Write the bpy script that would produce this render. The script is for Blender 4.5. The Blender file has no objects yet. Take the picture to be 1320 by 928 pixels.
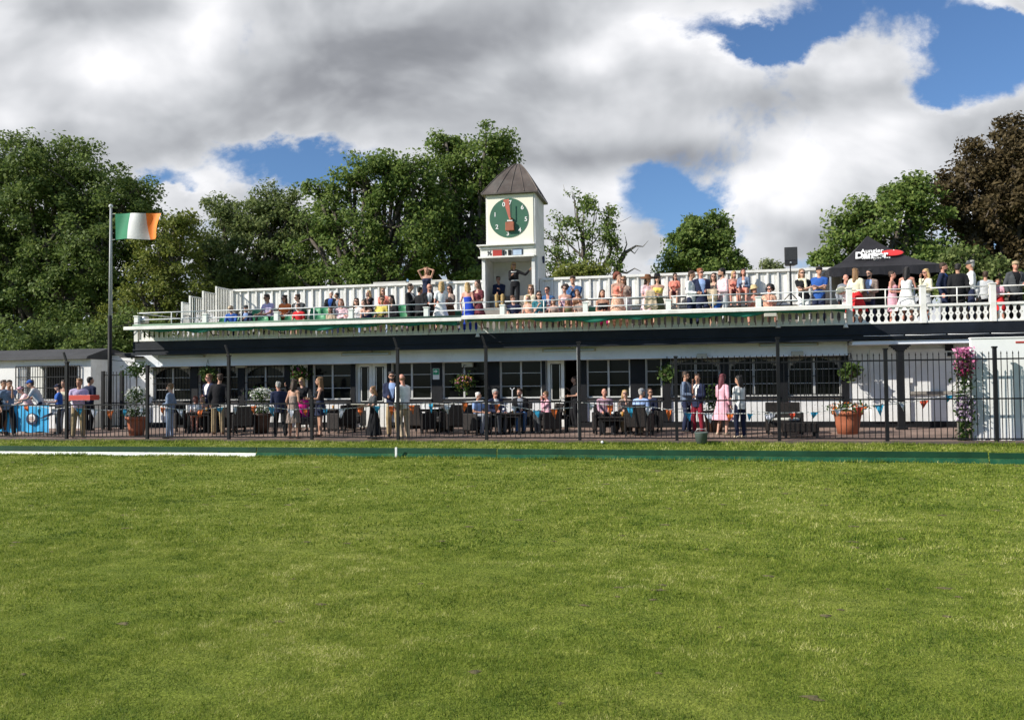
import bpy, bmesh, math, random
import numpy as np
from mathutils import Vector, Matrix

scene = bpy.context.scene
COL = scene.collection
R = random.Random(7)
rad = math.radians

# ------------------------------------------------------------------ camera
F, TH, RO, PH, HC = 1065.0, rad(11.7), 0.011, math.atan(31 / 1065.0), 1.55

def ray(x, y):
    a, b = x - 660, 464 - y
    px = a * math.cos(RO) + b * math.sin(RO)
    py = -a * math.sin(RO) + b * math.cos(RO)
    Y = F * math.cos(PH) - py * math.sin(PH)
    Z = F * math.sin(PH) + py * math.cos(PH)
    return Vector((px * math.cos(TH) - Y * math.sin(TH), px * math.sin(TH) + Y * math.cos(TH), Z))

def P(x, y, Y):            # survey: the point of sight line (x, y) in the plane at distance Y
    r = ray(x, y); k = Y / r.y
    return Vector((r.x * k, Y, HC + r.z * k))

def G(x, y, z=0.0):        # survey: the point of sight line (x, y) at height z
    r = ray(x, y); k = (z - HC) / r.z
    return Vector((r.x * k, r.y * k, z))

def PX(x, Y=26.0, y=490):
    return P(x, y, Y).x

cam = bpy.data.cameras.new('camera')
cam.sensor_fit = 'HORIZONTAL'; cam.sensor_width = 36; cam.lens = F * 36 / 1320
cam.clip_start = 0.05; cam.clip_end = 2000
camo = bpy.data.objects.new('camera', cam); COL.objects.link(camo)
f0 = ray(660, 464).normalized(); r0 = (ray(661, 464) - ray(660, 464)).normalized(); u0 = r0.cross(f0)
camo.matrix_world = Matrix(((r0.x, u0.x, -f0.x, 0), (r0.y, u0.y, -f0.y, 0), (r0.z, u0.z, -f0.z, HC), (0, 0, 0, 1)))
scene.camera = camo

# ------------------------------------------------------------------ materials
MATS = {}

def mat(name, col, rough=0.6, var=0.12, scale=3.0, bump=0.0, bscale=30.0, metal=0.0, spec=0.5, dirt=None, dscale=1.2, damt=0.5):
    if name in MATS: return MATS[name]
    m = bpy.data.materials.new(name); m.use_nodes = True
    nt = m.node_tree; b = nt.nodes['Principled BSDF']
    b.inputs['Roughness'].default_value = rough; b.inputs['Metallic'].default_value = metal
    b.inputs['Specular IOR Level'].default_value = spec
    tc = nt.nodes.new('ShaderNodeTexCoord')
    n = nt.nodes.new('ShaderNodeTexNoise'); n.inputs['Scale'].default_value = scale; n.inputs['Detail'].default_value = 5
    nt.links.new(tc.outputs['Object'], n.inputs['Vector'])
    r = nt.nodes.new('ShaderNodeValToRGB')
    c = list(col)[:3]
    r.color_ramp.elements[0].position = 0.3; r.color_ramp.elements[1].position = 0.7
    r.color_ramp.elements[0].color = [x * (1 - var) for x in c] + [1]
    r.color_ramp.elements[1].color = [min(1, x * (1 + var)) for x in c] + [1]
    nt.links.new(n.outputs['Fac'], r.inputs['Fac'])
    out = r.outputs['Color']
    if dirt:
        n2 = nt.nodes.new('ShaderNodeTexNoise'); n2.inputs['Scale'].default_value = dscale; n2.inputs['Detail'].default_value = 9; n2.inputs['Roughness'].default_value = 0.7
        nt.links.new(tc.outputs['Object'], n2.inputs['Vector'])
        mr = nt.nodes.new('ShaderNodeMapRange'); mr.inputs[1].default_value = 0.5; mr.inputs[2].default_value = 0.75; mr.inputs[3].default_value = 0; mr.inputs[4].default_value = damt
        nt.links.new(n2.outputs['Fac'], mr.inputs[0])
        mx = nt.nodes.new('ShaderNodeMix'); mx.data_type = 'RGBA'
        nt.links.new(mr.outputs[0], mx.inputs[0]); nt.links.new(out, mx.inputs[6]); mx.inputs[7].default_value = list(dirt) + [1]
        out = mx.outputs[2]
    nt.links.new(out, b.inputs['Base Color'])
    if bump:
        n3 = nt.nodes.new('ShaderNodeTexNoise'); n3.inputs['Scale'].default_value = bscale; n3.inputs['Detail'].default_value = 4
        nt.links.new(tc.outputs['Object'], n3.inputs['Vector'])
        bp = nt.nodes.new('ShaderNodeBump'); bp.inputs['Strength'].default_value = bump; bp.inputs['Distance'].default_value = 0.03
        nt.links.new(n3.outputs['Fac'], bp.inputs['Height']); nt.links.new(bp.outputs['Normal'], b.inputs['Normal'])
    MATS[name] = m
    return m

WALL = mat('white_render', (.72, .72, .70), .75, .05, 1.5, .25, 25, dirt=(.36, .35, .31), dscale=1.3, damt=.55)
SPAN = mat('shaded_white_spandrel', (.27, .25, .21), .8, .12, 3, .2, 20, dirt=(.15, .14, .12), damt=.5)  # white arch heads under the canopy, their shade put into the base colour
BARW = mat('grey_white_glazing_paint', (.50, .50, .48), .5, .08, 3, .1, 12, dirt=(.3, .29, .26), dscale=3, damt=.5)
MAST = mat('weathered_mast_paint', (.36, .37, .38), .55, .15, 3)
WOODW = mat('white_gloss_paint', (.76, .75, .70), .45, .05, 3, .1, 12, dirt=(.40, .38, .32), dscale=2.2, damt=.55)
CREAM = mat('cream_paint', (.84, .80, .66), .5, .04, 2, .05, 10, dirt=(.6, .56, .44), dscale=2.0, damt=.3)
BLACK = mat('black_paint', (.008, .0085, .010), .6, .4, 2, .15, 20, spec=.25, dirt=(.022, .022, .022), damt=.5)
BLUEBLACK = mat('dark_fascia_paint', (.009, .012, .018), .6, .4, 1.5, .1, 20, spec=.25, dirt=(.025, .026, .03), damt=.5)
SOFF = mat('soffit_paint', (.78, .82, .88), .7, .06, 1, .1, 10, dirt=(.42, .43, .44), dscale=.8, damt=.4)
GLASS = mat('window_glass', (.006, .007, .007), .08, .3, 1, 0, spec=.14)
INTERIOR = mat('dark_interior', (.03, .028, .026), .9)
IRON = mat('black_iron', (.007, .007, .008), .5, .3, 6, spec=.3)
STEEL = mat('galvanised_steel', (.5, .51, .52), .4, .1, 5, metal=.7)
GREYPOLE = mat('pale_grey_pole', (.55, .56, .57), .5, .08, 3)
CONC = mat('concrete', (.26, .24, .21), .9, .15, 3, .4, 40, dirt=(.11, .10, .085), damt=.6)
BENCHW = mat('weathered_timber', (.20, .18, .15), .8, .25, 5, .3, 30)
GREENP = mat('green_plastic_seat', (.05, .25, .11), .5, .15, 3)
AWNG = mat('green_awning_cloth', (.012, .17, .11), .8, .15, 4, .2, 60)
BOARDG = mat('board_green_paint', (.006, .040, .018), .7, .25, 2.5, .2, 20, spec=.2, dirt=(.012, .055, .03), damt=.5)
BOARDT = mat('faded_teal_paint', (.012, .075, .038), .85, .25, 4, .2, 20, spec=.15, dirt=(.06, .11, .04), dscale=4, damt=.85)
BOARDW = mat('board_white_paint', (.72, .74, .70), .6, .08, 5, .2, 20, dirt=(.25, .33, .2), dscale=3, damt=.45)
COPPER = mat('weathered_copper_sheet', (.13, .105, .09), .42, .3, 2.0, .15, 9, metal=.5, dirt=(.20, .20, .18), dscale=1.7, damt=.6)
CLOCKG = mat('clock_green', (.035, .12, .07), .5, .08, 3)
REDP = mat('red_panel', (.40, .035, .025), .5, .1, 3)
WEDGE = mat('faded_red_paint', (.45, .12, .08), .6, .15, 5)
BRICKO = mat('orange_brown_block', (.33, .10, .05), .6, .2, 5)
TERRA = mat('terracotta', (.36, .11, .05), .75, .15, 5, .2, 20, dirt=(.22, .1, .06), damt=.5)
DARKPOT = mat('brown_glazed_pot', (.07, .035, .02), .5, .2, 4)
RATTAN = mat('dark_rattan', (.013, .010, .009), .6, .35, 14, .5, 60, spec=.3)
TENT = mat('black_tent_cloth', (.012, .011, .014), .65, .3, 3, .3, 6)
WHITEP = mat('white_plastic', (.78, .78, .76), .45, .04, 3)
LAMPB = mat('cream_lamp_housing', (.46, .44, .37), .5, .08, 3)
NAVYF = mat('navy_frame', (.02, .03, .08), .4)
SCREEN = mat('pale_blue_screen', (.45, .55, .68), .25)
SIGNG = mat('exit_green', (.0, .28, .13), .5)
SPKR = mat('speaker_black', (.014, .014, .015), .55, .3, 8, .3, 90)
BLUECL = mat('sky_blue_tablecloth', (.03, .36, .66), .75, .12, 2, .3, 5)
ROOFD = mat('dark_roof_felt', (.035, .036, .04), .85, .3, 2, .3, 30)
BARK = mat('bark', (.09, .075, .06), .95, .35, 4, .8, 14)
DEADW = mat('grey_dead_wood', (.20, .17, .14), .95, .3, 4, .6, 14)
BRICKW = mat('pale_flat_roof_edge', (.50, .49, .44), .8, .1, 2)

def brick_paving():
    m = bpy.data.materials.new('brown_brick_paving'); m.use_nodes = True
    nt = m.node_tree; b = nt.nodes['Principled BSDF']; b.inputs['Roughness'].default_value = .85
    tc = nt.nodes.new('ShaderNodeTexCoord')
    br = nt.nodes.new('ShaderNodeTexBrick'); br.inputs['Scale'].default_value = 2.4
    br.inputs['Color1'].default_value = (.30, .19, .145, 1); br.inputs['Color2'].default_value = (.23, .15, .12, 1); br.inputs['Mortar'].default_value = (.14, .12, .10, 1)
    br.inputs['Mortar Size'].default_value = .03
    nt.links.new(tc.outputs['Object'], br.inputs['Vector'])
    n = nt.nodes.new('ShaderNodeTexNoise'); n.inputs['Scale'].default_value = 1.1; n.inputs['Detail'].default_value = 8
    nt.links.new(tc.outputs['Object'], n.inputs['Vector'])
    mr = nt.nodes.new('ShaderNodeMapRange'); mr.inputs[1].default_value = .3; mr.inputs[2].default_value = .7; mr.inputs[3].default_value = .7; mr.inputs[4].default_value = 1.25
    nt.links.new(n.outputs['Fac'], mr.inputs[0])
    mx = nt.nodes.new('ShaderNodeMix'); mx.data_type = 'RGBA'; mx.blend_type = 'MULTIPLY'; mx.inputs[0].default_value = 1
    nt.links.new(br.outputs['Color'], mx.inputs[6]); nt.links.new(mr.outputs[0], mx.inputs[7])
    nt.links.new(mx.outputs[2], b.inputs['Base Color'])
    return m
PAVING = brick_paving()

def leaf_mat(name, c1, c2, trans=.3, patch=0.0, stops=()):
    m = bpy.data.materials.new(name); m.use_nodes = True
    nt = m.node_tree
    for n in list(nt.nodes): nt.nodes.remove(n)
    out = nt.nodes.new('ShaderNodeOutputMaterial')
    g = nt.nodes.new('ShaderNodeNewGeometry')
    r = nt.nodes.new('ShaderNodeValToRGB')
    r.color_ramp.elements[0].color = list(c1) + [1]; r.color_ramp.elements[1].color = list(c2) + [1]
    fac = g.outputs['Random Per Island']
    if patch:
        tc = nt.nodes.new('ShaderNodeTexCoord')
        acc = None
        for sc, am in ((.55, .75), (3.2, .8), (.13, .3), (11., .6)):
            n = nt.nodes.new('ShaderNodeTexNoise'); n.inputs['Scale'].default_value = sc; n.inputs['Detail'].default_value = 4
            nt.links.new(tc.outputs['Object'], n.inputs['Vector'])
            q = nt.nodes.new('ShaderNodeMath'); q.operation = 'MULTIPLY_ADD'; nt.links.new(n.outputs['Fac'], q.inputs[0]); q.inputs[1].default_value = am * patch; q.inputs[2].default_value = -am * patch * .5
            if acc is not None:
                s_ = nt.nodes.new('ShaderNodeMath'); s_.operation = 'ADD'; nt.links.new(acc, s_.inputs[0]); nt.links.new(q.outputs[0], s_.inputs[1]); acc = s_.outputs[0]
            else: acc = q.outputs[0]
        s_ = nt.nodes.new('ShaderNodeMath'); s_.operation = 'MULTIPLY_ADD'; nt.links.new(fac, s_.inputs[0]); s_.inputs[1].default_value = .62; s_.inputs[2].default_value = .19
        s2 = nt.nodes.new('ShaderNodeMath'); s2.operation = 'ADD'; s2.use_clamp = True; nt.links.new(s_.outputs[0], s2.inputs[0]); nt.links.new(acc, s2.inputs[1]); fac = s2.outputs[0]
    nt.links.new(fac, r.inputs['Fac'])
    for p_, c_ in stops:
        k_ = r.color_ramp.elements.new(p_); k_.color = list(c_) + [1]
    d = nt.nodes.new('ShaderNodeBsdfPrincipled'); d.inputs['Roughness'].default_value = .6; d.inputs['Specular IOR Level'].default_value = .2
    t = nt.nodes.new('ShaderNodeBsdfTranslucent')
    mx = nt.nodes.new('ShaderNodeMixShader'); mx.inputs[0].default_value = trans
    nt.links.new(r.outputs['Color'], d.inputs['Base Color']); nt.links.new(r.outputs['Color'], t.inputs['Color'])
    nt.links.new(d.outputs[0], mx.inputs[1]); nt.links.new(t.outputs[0], mx.inputs[2]); nt.links.new(mx.outputs[0], out.inputs['Surface'])
    return m

# ------------------------------------------------------------------ mesh builder
ORIG = {}

class MB:
    def __init__(s): s.v = []; s.f = []; s.m = []
    def add(s, vs, fs, mi=0):
        k = len(s.v); s.v += [tuple(v) for v in vs]; s.f += [tuple(i + k for i in f) for f in fs]; s.m += [mi] * len(fs)
        return s
    def box(s, x0, x1, y0, y1, z0, z1, mi=0):
        vs = [(x, y, z) for z in (z0, z1) for y in (y0, y1) for x in (x0, x1)]
        return s.add(vs, [(0, 2, 3, 1), (4, 5, 7, 6), (0, 1, 5, 4), (2, 6, 7, 3), (0, 4, 6, 2), (1, 3, 7, 5)], mi)
    def beam(s, p, q, w, h, mi=0):
        p, q = Vector(p), Vector(q); d = (q - p).normalized()
        up = Vector((0, 0, 1)) if abs(d.z) < .95 else Vector((0, 1, 0))
        a = d.cross(up).normalized(); b = a.cross(d)
        vs = [c + a * sx * w / 2 + b * sz * h / 2 for c in (p, q) for sx, sz in ((-1, -1), (1, -1), (1, 1), (-1, 1))]
        return s.add(vs, [(3, 2, 1, 0), (4, 5, 6, 7), (0, 1, 5, 4), (1, 2, 6, 5), (2, 3, 7, 6), (3, 0, 4, 7)], mi)
    def tube(s, pts, rs, n=8, cap=True, mi=0):
        pts = [Vector(p) for p in pts]
        if not isinstance(rs, (list, tuple)): rs = [rs] * len(pts)
        vs = []; fs = []
        prev = None
        for i, p in enumerate(pts):
            d = (pts[min(i + 1, len(pts) - 1)] - pts[max(i - 1, 0)]).normalized()
            a = prev - d * prev.dot(d) if prev is not None else d.cross(Vector((0, 0, 1)) if abs(d.z) < .9 else Vector((1, 0, 0)))
            if a.length < 1e-6: a = d.orthogonal()
            a.normalize(); prev = a; b = d.cross(a)
            for k in range(n):
                t = 2 * math.pi * k / n
                vs.append(p + (a * math.cos(t) + b * math.sin(t)) * rs[i])
        for i in range(len(pts) - 1):
            for k in range(n):
                k2 = (k + 1) % n
                fs.append((i * n + k, i * n + k2, (i + 1) * n + k2, (i + 1) * n + k))
        if cap:
            fs.append(tuple(range(n - 1, -1, -1))); fs.append(tuple(range((len(pts) - 1) * n, len(pts) * n)))
        return s.add(vs, fs, mi)
    def lathe(s, c, prof, n=16, mi=0):
        c = Vector(c); vs = []; fs = []
        for r, z in prof:
            for k in range(n):
                t = 2 * math.pi * k / n; vs.append((c.x + r * math.cos(t), c.y + r * math.sin(t), c.z + z))
        for i in range(len(prof) - 1):
            for k in range(n):
                k2 = (k + 1) % n; fs.append((i * n + k, i * n + k2, (i + 1) * n + k2, (i + 1) * n + k))
        fs.append(tuple(range(n - 1, -1, -1))); fs.append(tuple(range((len(prof) - 1) * n, len(prof) * n)))
        return s.add(vs, fs, mi)
    def prism(s, poly, y0, y1, mi=0):          # outline in x, z pushed from y0 to y1
        n = len(poly)
        vs = [(x, y0, z) for x, z in poly] + [(x, y1, z) for x, z in poly]
        fs = [tuple(range(n)), tuple(range(2 * n - 1, n - 1, -1))] + [(i, i + n, (i + 1) % n + n, (i + 1) % n) for i in range(n)]
        return s.add(vs, fs, mi)
    def prismx(s, poly, x0, x1, mi=0):         # outline in y, z pushed along x
        n = len(poly)
        vs = [(x0, y, z) for y, z in poly] + [(x1, y, z) for y, z in poly]
        fs = [tuple(range(n)), tuple(range(2 * n - 1, n - 1, -1))] + [(i, i + n, (i + 1) % n + n, (i + 1) % n) for i in range(n)]
        return s.add(vs, fs, mi)
    def ell(s, c, r, n=10, k=6, rot=None, mi=0):
        c = Vector(c); vs = [Vector((0, 0, -r[2]))]; fs = []
        for i in range(1, k):
            a = math.pi * i / k
            for j in range(n):
                t = 2 * math.pi * j / n
                vs.append(Vector((r[0] * math.sin(a) * math.cos(t), r[1] * math.sin(a) * math.sin(t), -r[2] * math.cos(a))))
        vs.append(Vector((0, 0, r[2])))
        for j in range(n):
            fs.append((0, 1 + (j + 1) % n, 1 + j))
            for i in range(k - 2):
                q = 1 + i * n; fs.append((q + j, q + (j + 1) % n, q + n + (j + 1) % n, q + n + j))
            q = 1 + (k - 2) * n; fs.append((q + j, q + (j + 1) % n, len(vs) - 1))
        if rot is not None: vs = [rot @ v for v in vs]
        return s.add([c + v for v in vs], fs, mi)
    def loft(s, rings, n=12, mi=0):            # rings: centre, half width vector, half depth vector
        vs = []; fs = []
        for c, a, b in rings:
            c, a, b = Vector(c), Vector(a), Vector(b)
            for k in range(n):
                t = 2 * math.pi * k / n; vs.append(c + a * math.cos(t) + b * math.sin(t))
        for i in range(len(rings) - 1):
            for k in range(n):
                k2 = (k + 1) % n; fs.append((i * n + k, i * n + k2, (i + 1) * n + k2, (i + 1) * n + k))
        fs.append(tuple(range(n - 1, -1, -1))); fs.append(tuple(range((len(rings) - 1) * n, len(rings) * n)))
        return s.add(vs, fs, mi)
    def mesh(s, name, mats, off=(0, 0, 0), smooth=False):
        me = bpy.data.meshes.new(name)
        me.from_pydata([(a - off[0], b - off[1], c - off[2]) for a, b, c in s.v], [], s.f)
        for m in (mats if isinstance(mats, (list, tuple)) else [mats]): me.materials.append(m)
        if any(s.m): me.polygons.foreach_set('material_index', s.m)
        if smooth: me.polygons.foreach_set('use_smooth', [True] * len(me.polygons))
        me.validate(); me.update()
        return me
    def build(s, name, mats, parent=None, smooth=False, bevel=0, label=None):
        off = ORIG.get(parent.name, (0, 0, 0)) if parent else (0, 0, 0)
        o = bpy.data.objects.new(name, s.mesh(name, mats, off, smooth)); COL.objects.link(o)
        if parent: o.parent = parent; ORIG[o.name] = off
        if bevel:
            b = o.modifiers.new('bevel', 'BEVEL'); b.width = bevel; b.segments = 2; b.limit_method = 'ANGLE'
        if label: o['label'] = label
        return o

def tag(o, label, cat, group=None):
    o['label'] = label; o['category'] = cat
    if group: o['group'] = group
    return o

def thing(name, label, cat, loc=(0, 0, 0), group=None):
    o = bpy.data.objects.new(name, None); COL.objects.link(o); o.location = loc; o.empty_display_size = .1
    ORIG[o.name] = tuple(loc)
    return tag(o, label, cat, group)

def struct(o): o['kind'] = 'structure'; return o

def dup(root, loc, rotz=0.0, label=None, group=None, scale=1.0):
    r = root.copy(); COL.objects.link(r); r.location = loc; r.rotation_euler = (0, 0, rotz); r.scale = (scale,) * 3
    if label: r['label'] = label
    if group: r['group'] = group
    def rec(a, b):
        for ch in a.children:
            c = ch.copy(); COL.objects.link(c); c.parent = b; rec(ch, c)
    rec(root, r)
    return r

def text(body, size, mat_, parent, loc, name='numeral', rotx=90, bold=0.0, ext=.004, shear=0.0, rotz=0.0, tilt=None):
    c = bpy.data.curves.new(name, 'FONT'); c.body = body; c.size = size; c.align_x = 'CENTER'; c.align_y = 'CENTER'
    c.extrude = ext; c.offset = bold; c.shear = shear; c.materials.append(mat_)
    o = bpy.data.objects.new(name, c); COL.objects.link(o)
    off = ORIG.get(parent.name, (0, 0, 0)); o.parent = parent
    o.location = Vector(loc) - Vector(off); o.rotation_euler = (rad(rotx), 0, rotz)
    if tilt is not None: o.rotation_euler = tilt
    return o
# ------------------------------------------------------------------ light and sky
SUN_AZ, SUN_EL = rad(57), rad(31)
L = Vector((math.sin(SUN_AZ) * math.cos(SUN_EL), math.cos(SUN_AZ) * math.cos(SUN_EL), -math.sin(SUN_EL)))
sl = bpy.data.lights.new('sun', 'SUN'); sl.energy = 5.0; sl.angle = rad(.53); sl.color = (1, .945, .86)
so = bpy.data.objects.new('sun', sl); COL.objects.link(so); so.rotation_euler = L.to_track_quat('-Z', 'Y').to_euler(); so.location = (-60, -40, 60)

w = bpy.data.worlds.new('World'); scene.world = w; w.use_nodes = True
nt = w.node_tree
for n in list(nt.nodes): nt.nodes.remove(n)
N = nt.nodes.new; LK = nt.links.new

def mth(op, a, b=None, c=None, clamp=False):
    n = N('ShaderNodeMath'); n.operation = op; n.use_clamp = clamp
    for i, v in enumerate((a, b, c)):
        if v is None: continue
        if isinstance(v, (int, float)): n.inputs[i].default_value = v
        else: LK(v, n.inputs[i])
    return n.outputs[0]

def vm(op, a, b=None, out=0):
    n = N('ShaderNodeVectorMath'); n.operation = op
    for i, v in enumerate((a, b)):
        if v is None: continue
        if isinstance(v, (tuple, list, Vector)): n.inputs[i].default_value = tuple(v)
        else: LK(v, n.inputs[i])
    return n.outputs[out]

def smooth(v, lo, hi):
    n = N('ShaderNodeMapRange'); n.interpolation_type = 'SMOOTHSTEP'
    LK(v, n.inputs[0]); n.inputs[1].default_value = lo; n.inputs[2].default_value = hi; n.inputs[3].default_value = 0; n.inputs[4].default_value = 1
    return n.outputs[0]

tc = N('ShaderNodeTexCoord'); D = tc.outputs['Generated']
Fh = Vector((-math.sin(TH), math.cos(TH), 0)); Rh = Vector((math.cos(TH), math.sin(TH), 0))
dF = mth('MAXIMUM', mth('ABSOLUTE', vm('DOT_PRODUCT', D, Fh, 1)), .12)
U = mth('DIVIDE', vm('DOT_PRODUCT', D, Rh, 1), dF)
sx = N('ShaderNodeSeparateXYZ'); LK(D, sx.inputs[0])
V = mth('DIVIDE', mth('MAXIMUM', sx.outputs[2], 0.0), dF)
cb = N('ShaderNodeCombineXYZ'); LK(U, cb.inputs[0]); LK(V, cb.inputs[1]); PV = cb.outputs[0]     # a flat cloud chart by compass bearing and height

def chart(x, y):
    r = ray(x, y); d = r.dot(Fh)
    return (r.dot(Rh) / d, r.z / d)

def blobs(lst, PV=None):
    PV = PV or globals()['PV']
    tot = None
    for x, y, sx_, sy_, amp in lst:
        c = chart(x, y)
        q = vm('MULTIPLY', vm('SUBTRACT', PV, (c[0], c[1], 0)), (F / sx_, F / sy_, 0))
        g = mth('MULTIPLY', mth('EXPONENT', mth('MULTIPLY', vm('DOT_PRODUCT', q, q, 1), -1.0)), amp)
        tot = g if tot is None else mth('ADD', tot, g)
    return tot

def noise(vec, scale, detail, rough=.55, dist=0.0):
    n = N('ShaderNodeTexNoise'); n.inputs['Scale'].default_value = scale; n.inputs['Detail'].default_value = detail
    n.inputs['Roughness'].default_value = rough; n.inputs['Distortion'].default_value = dist
    LK(vec, n.inputs['Vector']); return n.outputs['Fac']

st = vm('MULTIPLY', PV, (1.0, 1.3, 1.0)); st = vm('ADD', st, (3.1, 1.7, .4))
n1 = noise(st, 4.6, 10, .60, .25)
n1s = noise(st, 4.6, 4, .5, .25); n2 = noise(vm('ADD', st, (.028, -.050, 0)), 4.6, 4, .5, .25)
n3 = noise(vm('ADD', st, (5.3, 2.2, 1)), 2.0, 6, .5, .2)
wv = N('ShaderNodeTexNoise'); wv.inputs['Scale'].default_value = 7.0; wv.inputs['Detail'].default_value = 7; wv.inputs['Roughness'].default_value = .62; LK(st, wv.inputs['Vector'])
PW = vm('ADD', PV, vm('MULTIPLY', vm('SUBTRACT', wv.outputs['Color'], (.5, .5, .5)), (.17, .12, 0)))
HOLES = [(30, 60, 90, 70, .45), (885, 300, 55, 40, -.35), (345, 214, 95, 30, -.72), (440, 205, 60, 26, -.55), (215, 242, 70, 20, -.5), (880, 258, 62, 40, -.60), (875, 325, 50, 26, -.34), (975, 48, 95, 24, -.62),
         (1040, 30, 60, 45, -.35), (1270, 60, 90, 60, -.62), (1215, 120, 75, 22, -.48), (820, 25, 24, 10, -.25), (835, 225, 30, 10, -.2),
         (1075, 330, 60, 14, -.3), (1330, 10, 60, 16, .5), (1130, 90, 80, 60, .3), (1050, 255, 110, 55, .4), (250, 262, 38, 16, .45), (838, 303, 24, 20, .6), (820, 345, 30, 14, .35),
         (930, 100, 150, 40, .3), (1230, 185, 110, 45, .42), (720, 250, 60, 40, .3), (300, 80, 340, 110, .3), (780, 130, 200, 80, .22), (565, 195, 40, 14, -.18), (1150, 235, 60, 40, .2)]
dens = mth('ADD', mth('ADD', mth('MULTIPLY', mth('SUBTRACT', n1, .5), 2.3), .66), blobs(HOLES, PW))
behind = mth('MULTIPLY', smooth(mth('MULTIPLY', vm('DOT_PRODUCT', D, Fh, 1), -1.0), .0, .5), -.55)
dens = mth('ADD', dens, behind)
cover = smooth(dens, .24, .64)
SHADE = [(520, 85, 170, 75, -.38), (640, 45, 150, 50, -.16), (420, 150, 130, 40, -.16), (120, 190, 170, 36, -.16), (800, 205, 130, 24, -.40), (930, 205, 90, 26, -.30), (1000, 130, 120, 30, -.22), (120, 10, 220, 22, -.25),
         (1020, 300, 110, 22, -.18), (1260, 230, 70, 30, -.20), (140, 85, 90, 50, .30), (255, 20, 50, 40, .22), (20, 150, 45, 30, .25), (750, 75, 60, 25, .35), (1010, 225, 80, 45, .5), (700, 262, 40, 30, .3), (960, 300, 40, 25, .3), (790, 255, 50, 30, .3),
         (1130, 165, 60, 25, .25), (1080, 75, 80, 40, .10), (860, 30, 80, 30, .25), (640, 90, 30, 20, .2), (1000, 265, 60, 20, .2), (1290, 110, 40, 20, .15)]
relief = mth('MULTIPLY', mth('ADD', mth('SUBTRACT', n1s, n2), mth('MULTIPLY', mth('SUBTRACT', n1, n1s), .40)), 1.35)
bright = mth('ADD', mth('ADD', mth('ADD', .70, relief), mth('MULTIPLY', mth('SUBTRACT', n3, .5), .5)), blobs(SHADE))
thin = mth('SUBTRACT', 1.0, smooth(dens, .45, .85))
bright = mth('ADD', bright, mth('MULTIPLY', thin, .12), clamp=True)
cr = N('ShaderNodeValToRGB'); LK(bright, cr.inputs[0])
e = cr.color_ramp.elements
e[0].position = .0; e[0].color = (.16, .17, .19, 1); e[1].position = 1; e[1].color = (.80, .80, .82, 1)
for p_, c_ in ((.3, (.26, .27, .295, 1)), (.55, (.42, .435, .46, 1)), (.8, (.62, .63, .655, 1))):
    k = e.new(p_); k.color = c_
sky = N('ShaderNodeTexSky'); sky.sky_type = 'NISHITA'; sky.sun_disc = False
sky.sun_elevation = SUN_EL; sky.sun_rotation = math.pi + SUN_AZ; sky.air_density = 1.0; sky.dust_density = .3; sky.ozone_density = 4.0
b1 = N('ShaderNodeBackground'); tm = N('ShaderNodeMix'); tm.data_type = 'RGBA'; tm.blend_type = 'MULTIPLY'; tm.inputs[0].default_value = 1.0; LK(sky.outputs[0], tm.inputs[6]); tm.inputs[7].default_value = (.80, .93, 1.08, 1); LK(tm.outputs[2], b1.inputs[0]); b1.inputs[1].default_value = .092
b2 = N('ShaderNodeBackground'); LK(cr.outputs[0], b2.inputs[0]); b2.inputs[1].default_value = 1.0
ms = N('ShaderNodeMixShader'); LK(cover, ms.inputs[0]); LK(b1.outputs[0], ms.inputs[1]); LK(b2.outputs[0], ms.inputs[2])
wo = N('ShaderNodeOutputWorld'); LK(ms.outputs[0], wo.inputs[0])
vs_ = scene.view_settings
vs_.view_transform = 'Standard'; vs_.look = 'None'; vs_.exposure = 0.35; vs_.gamma = 1.0; vs_.use_curve_mapping = False

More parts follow.
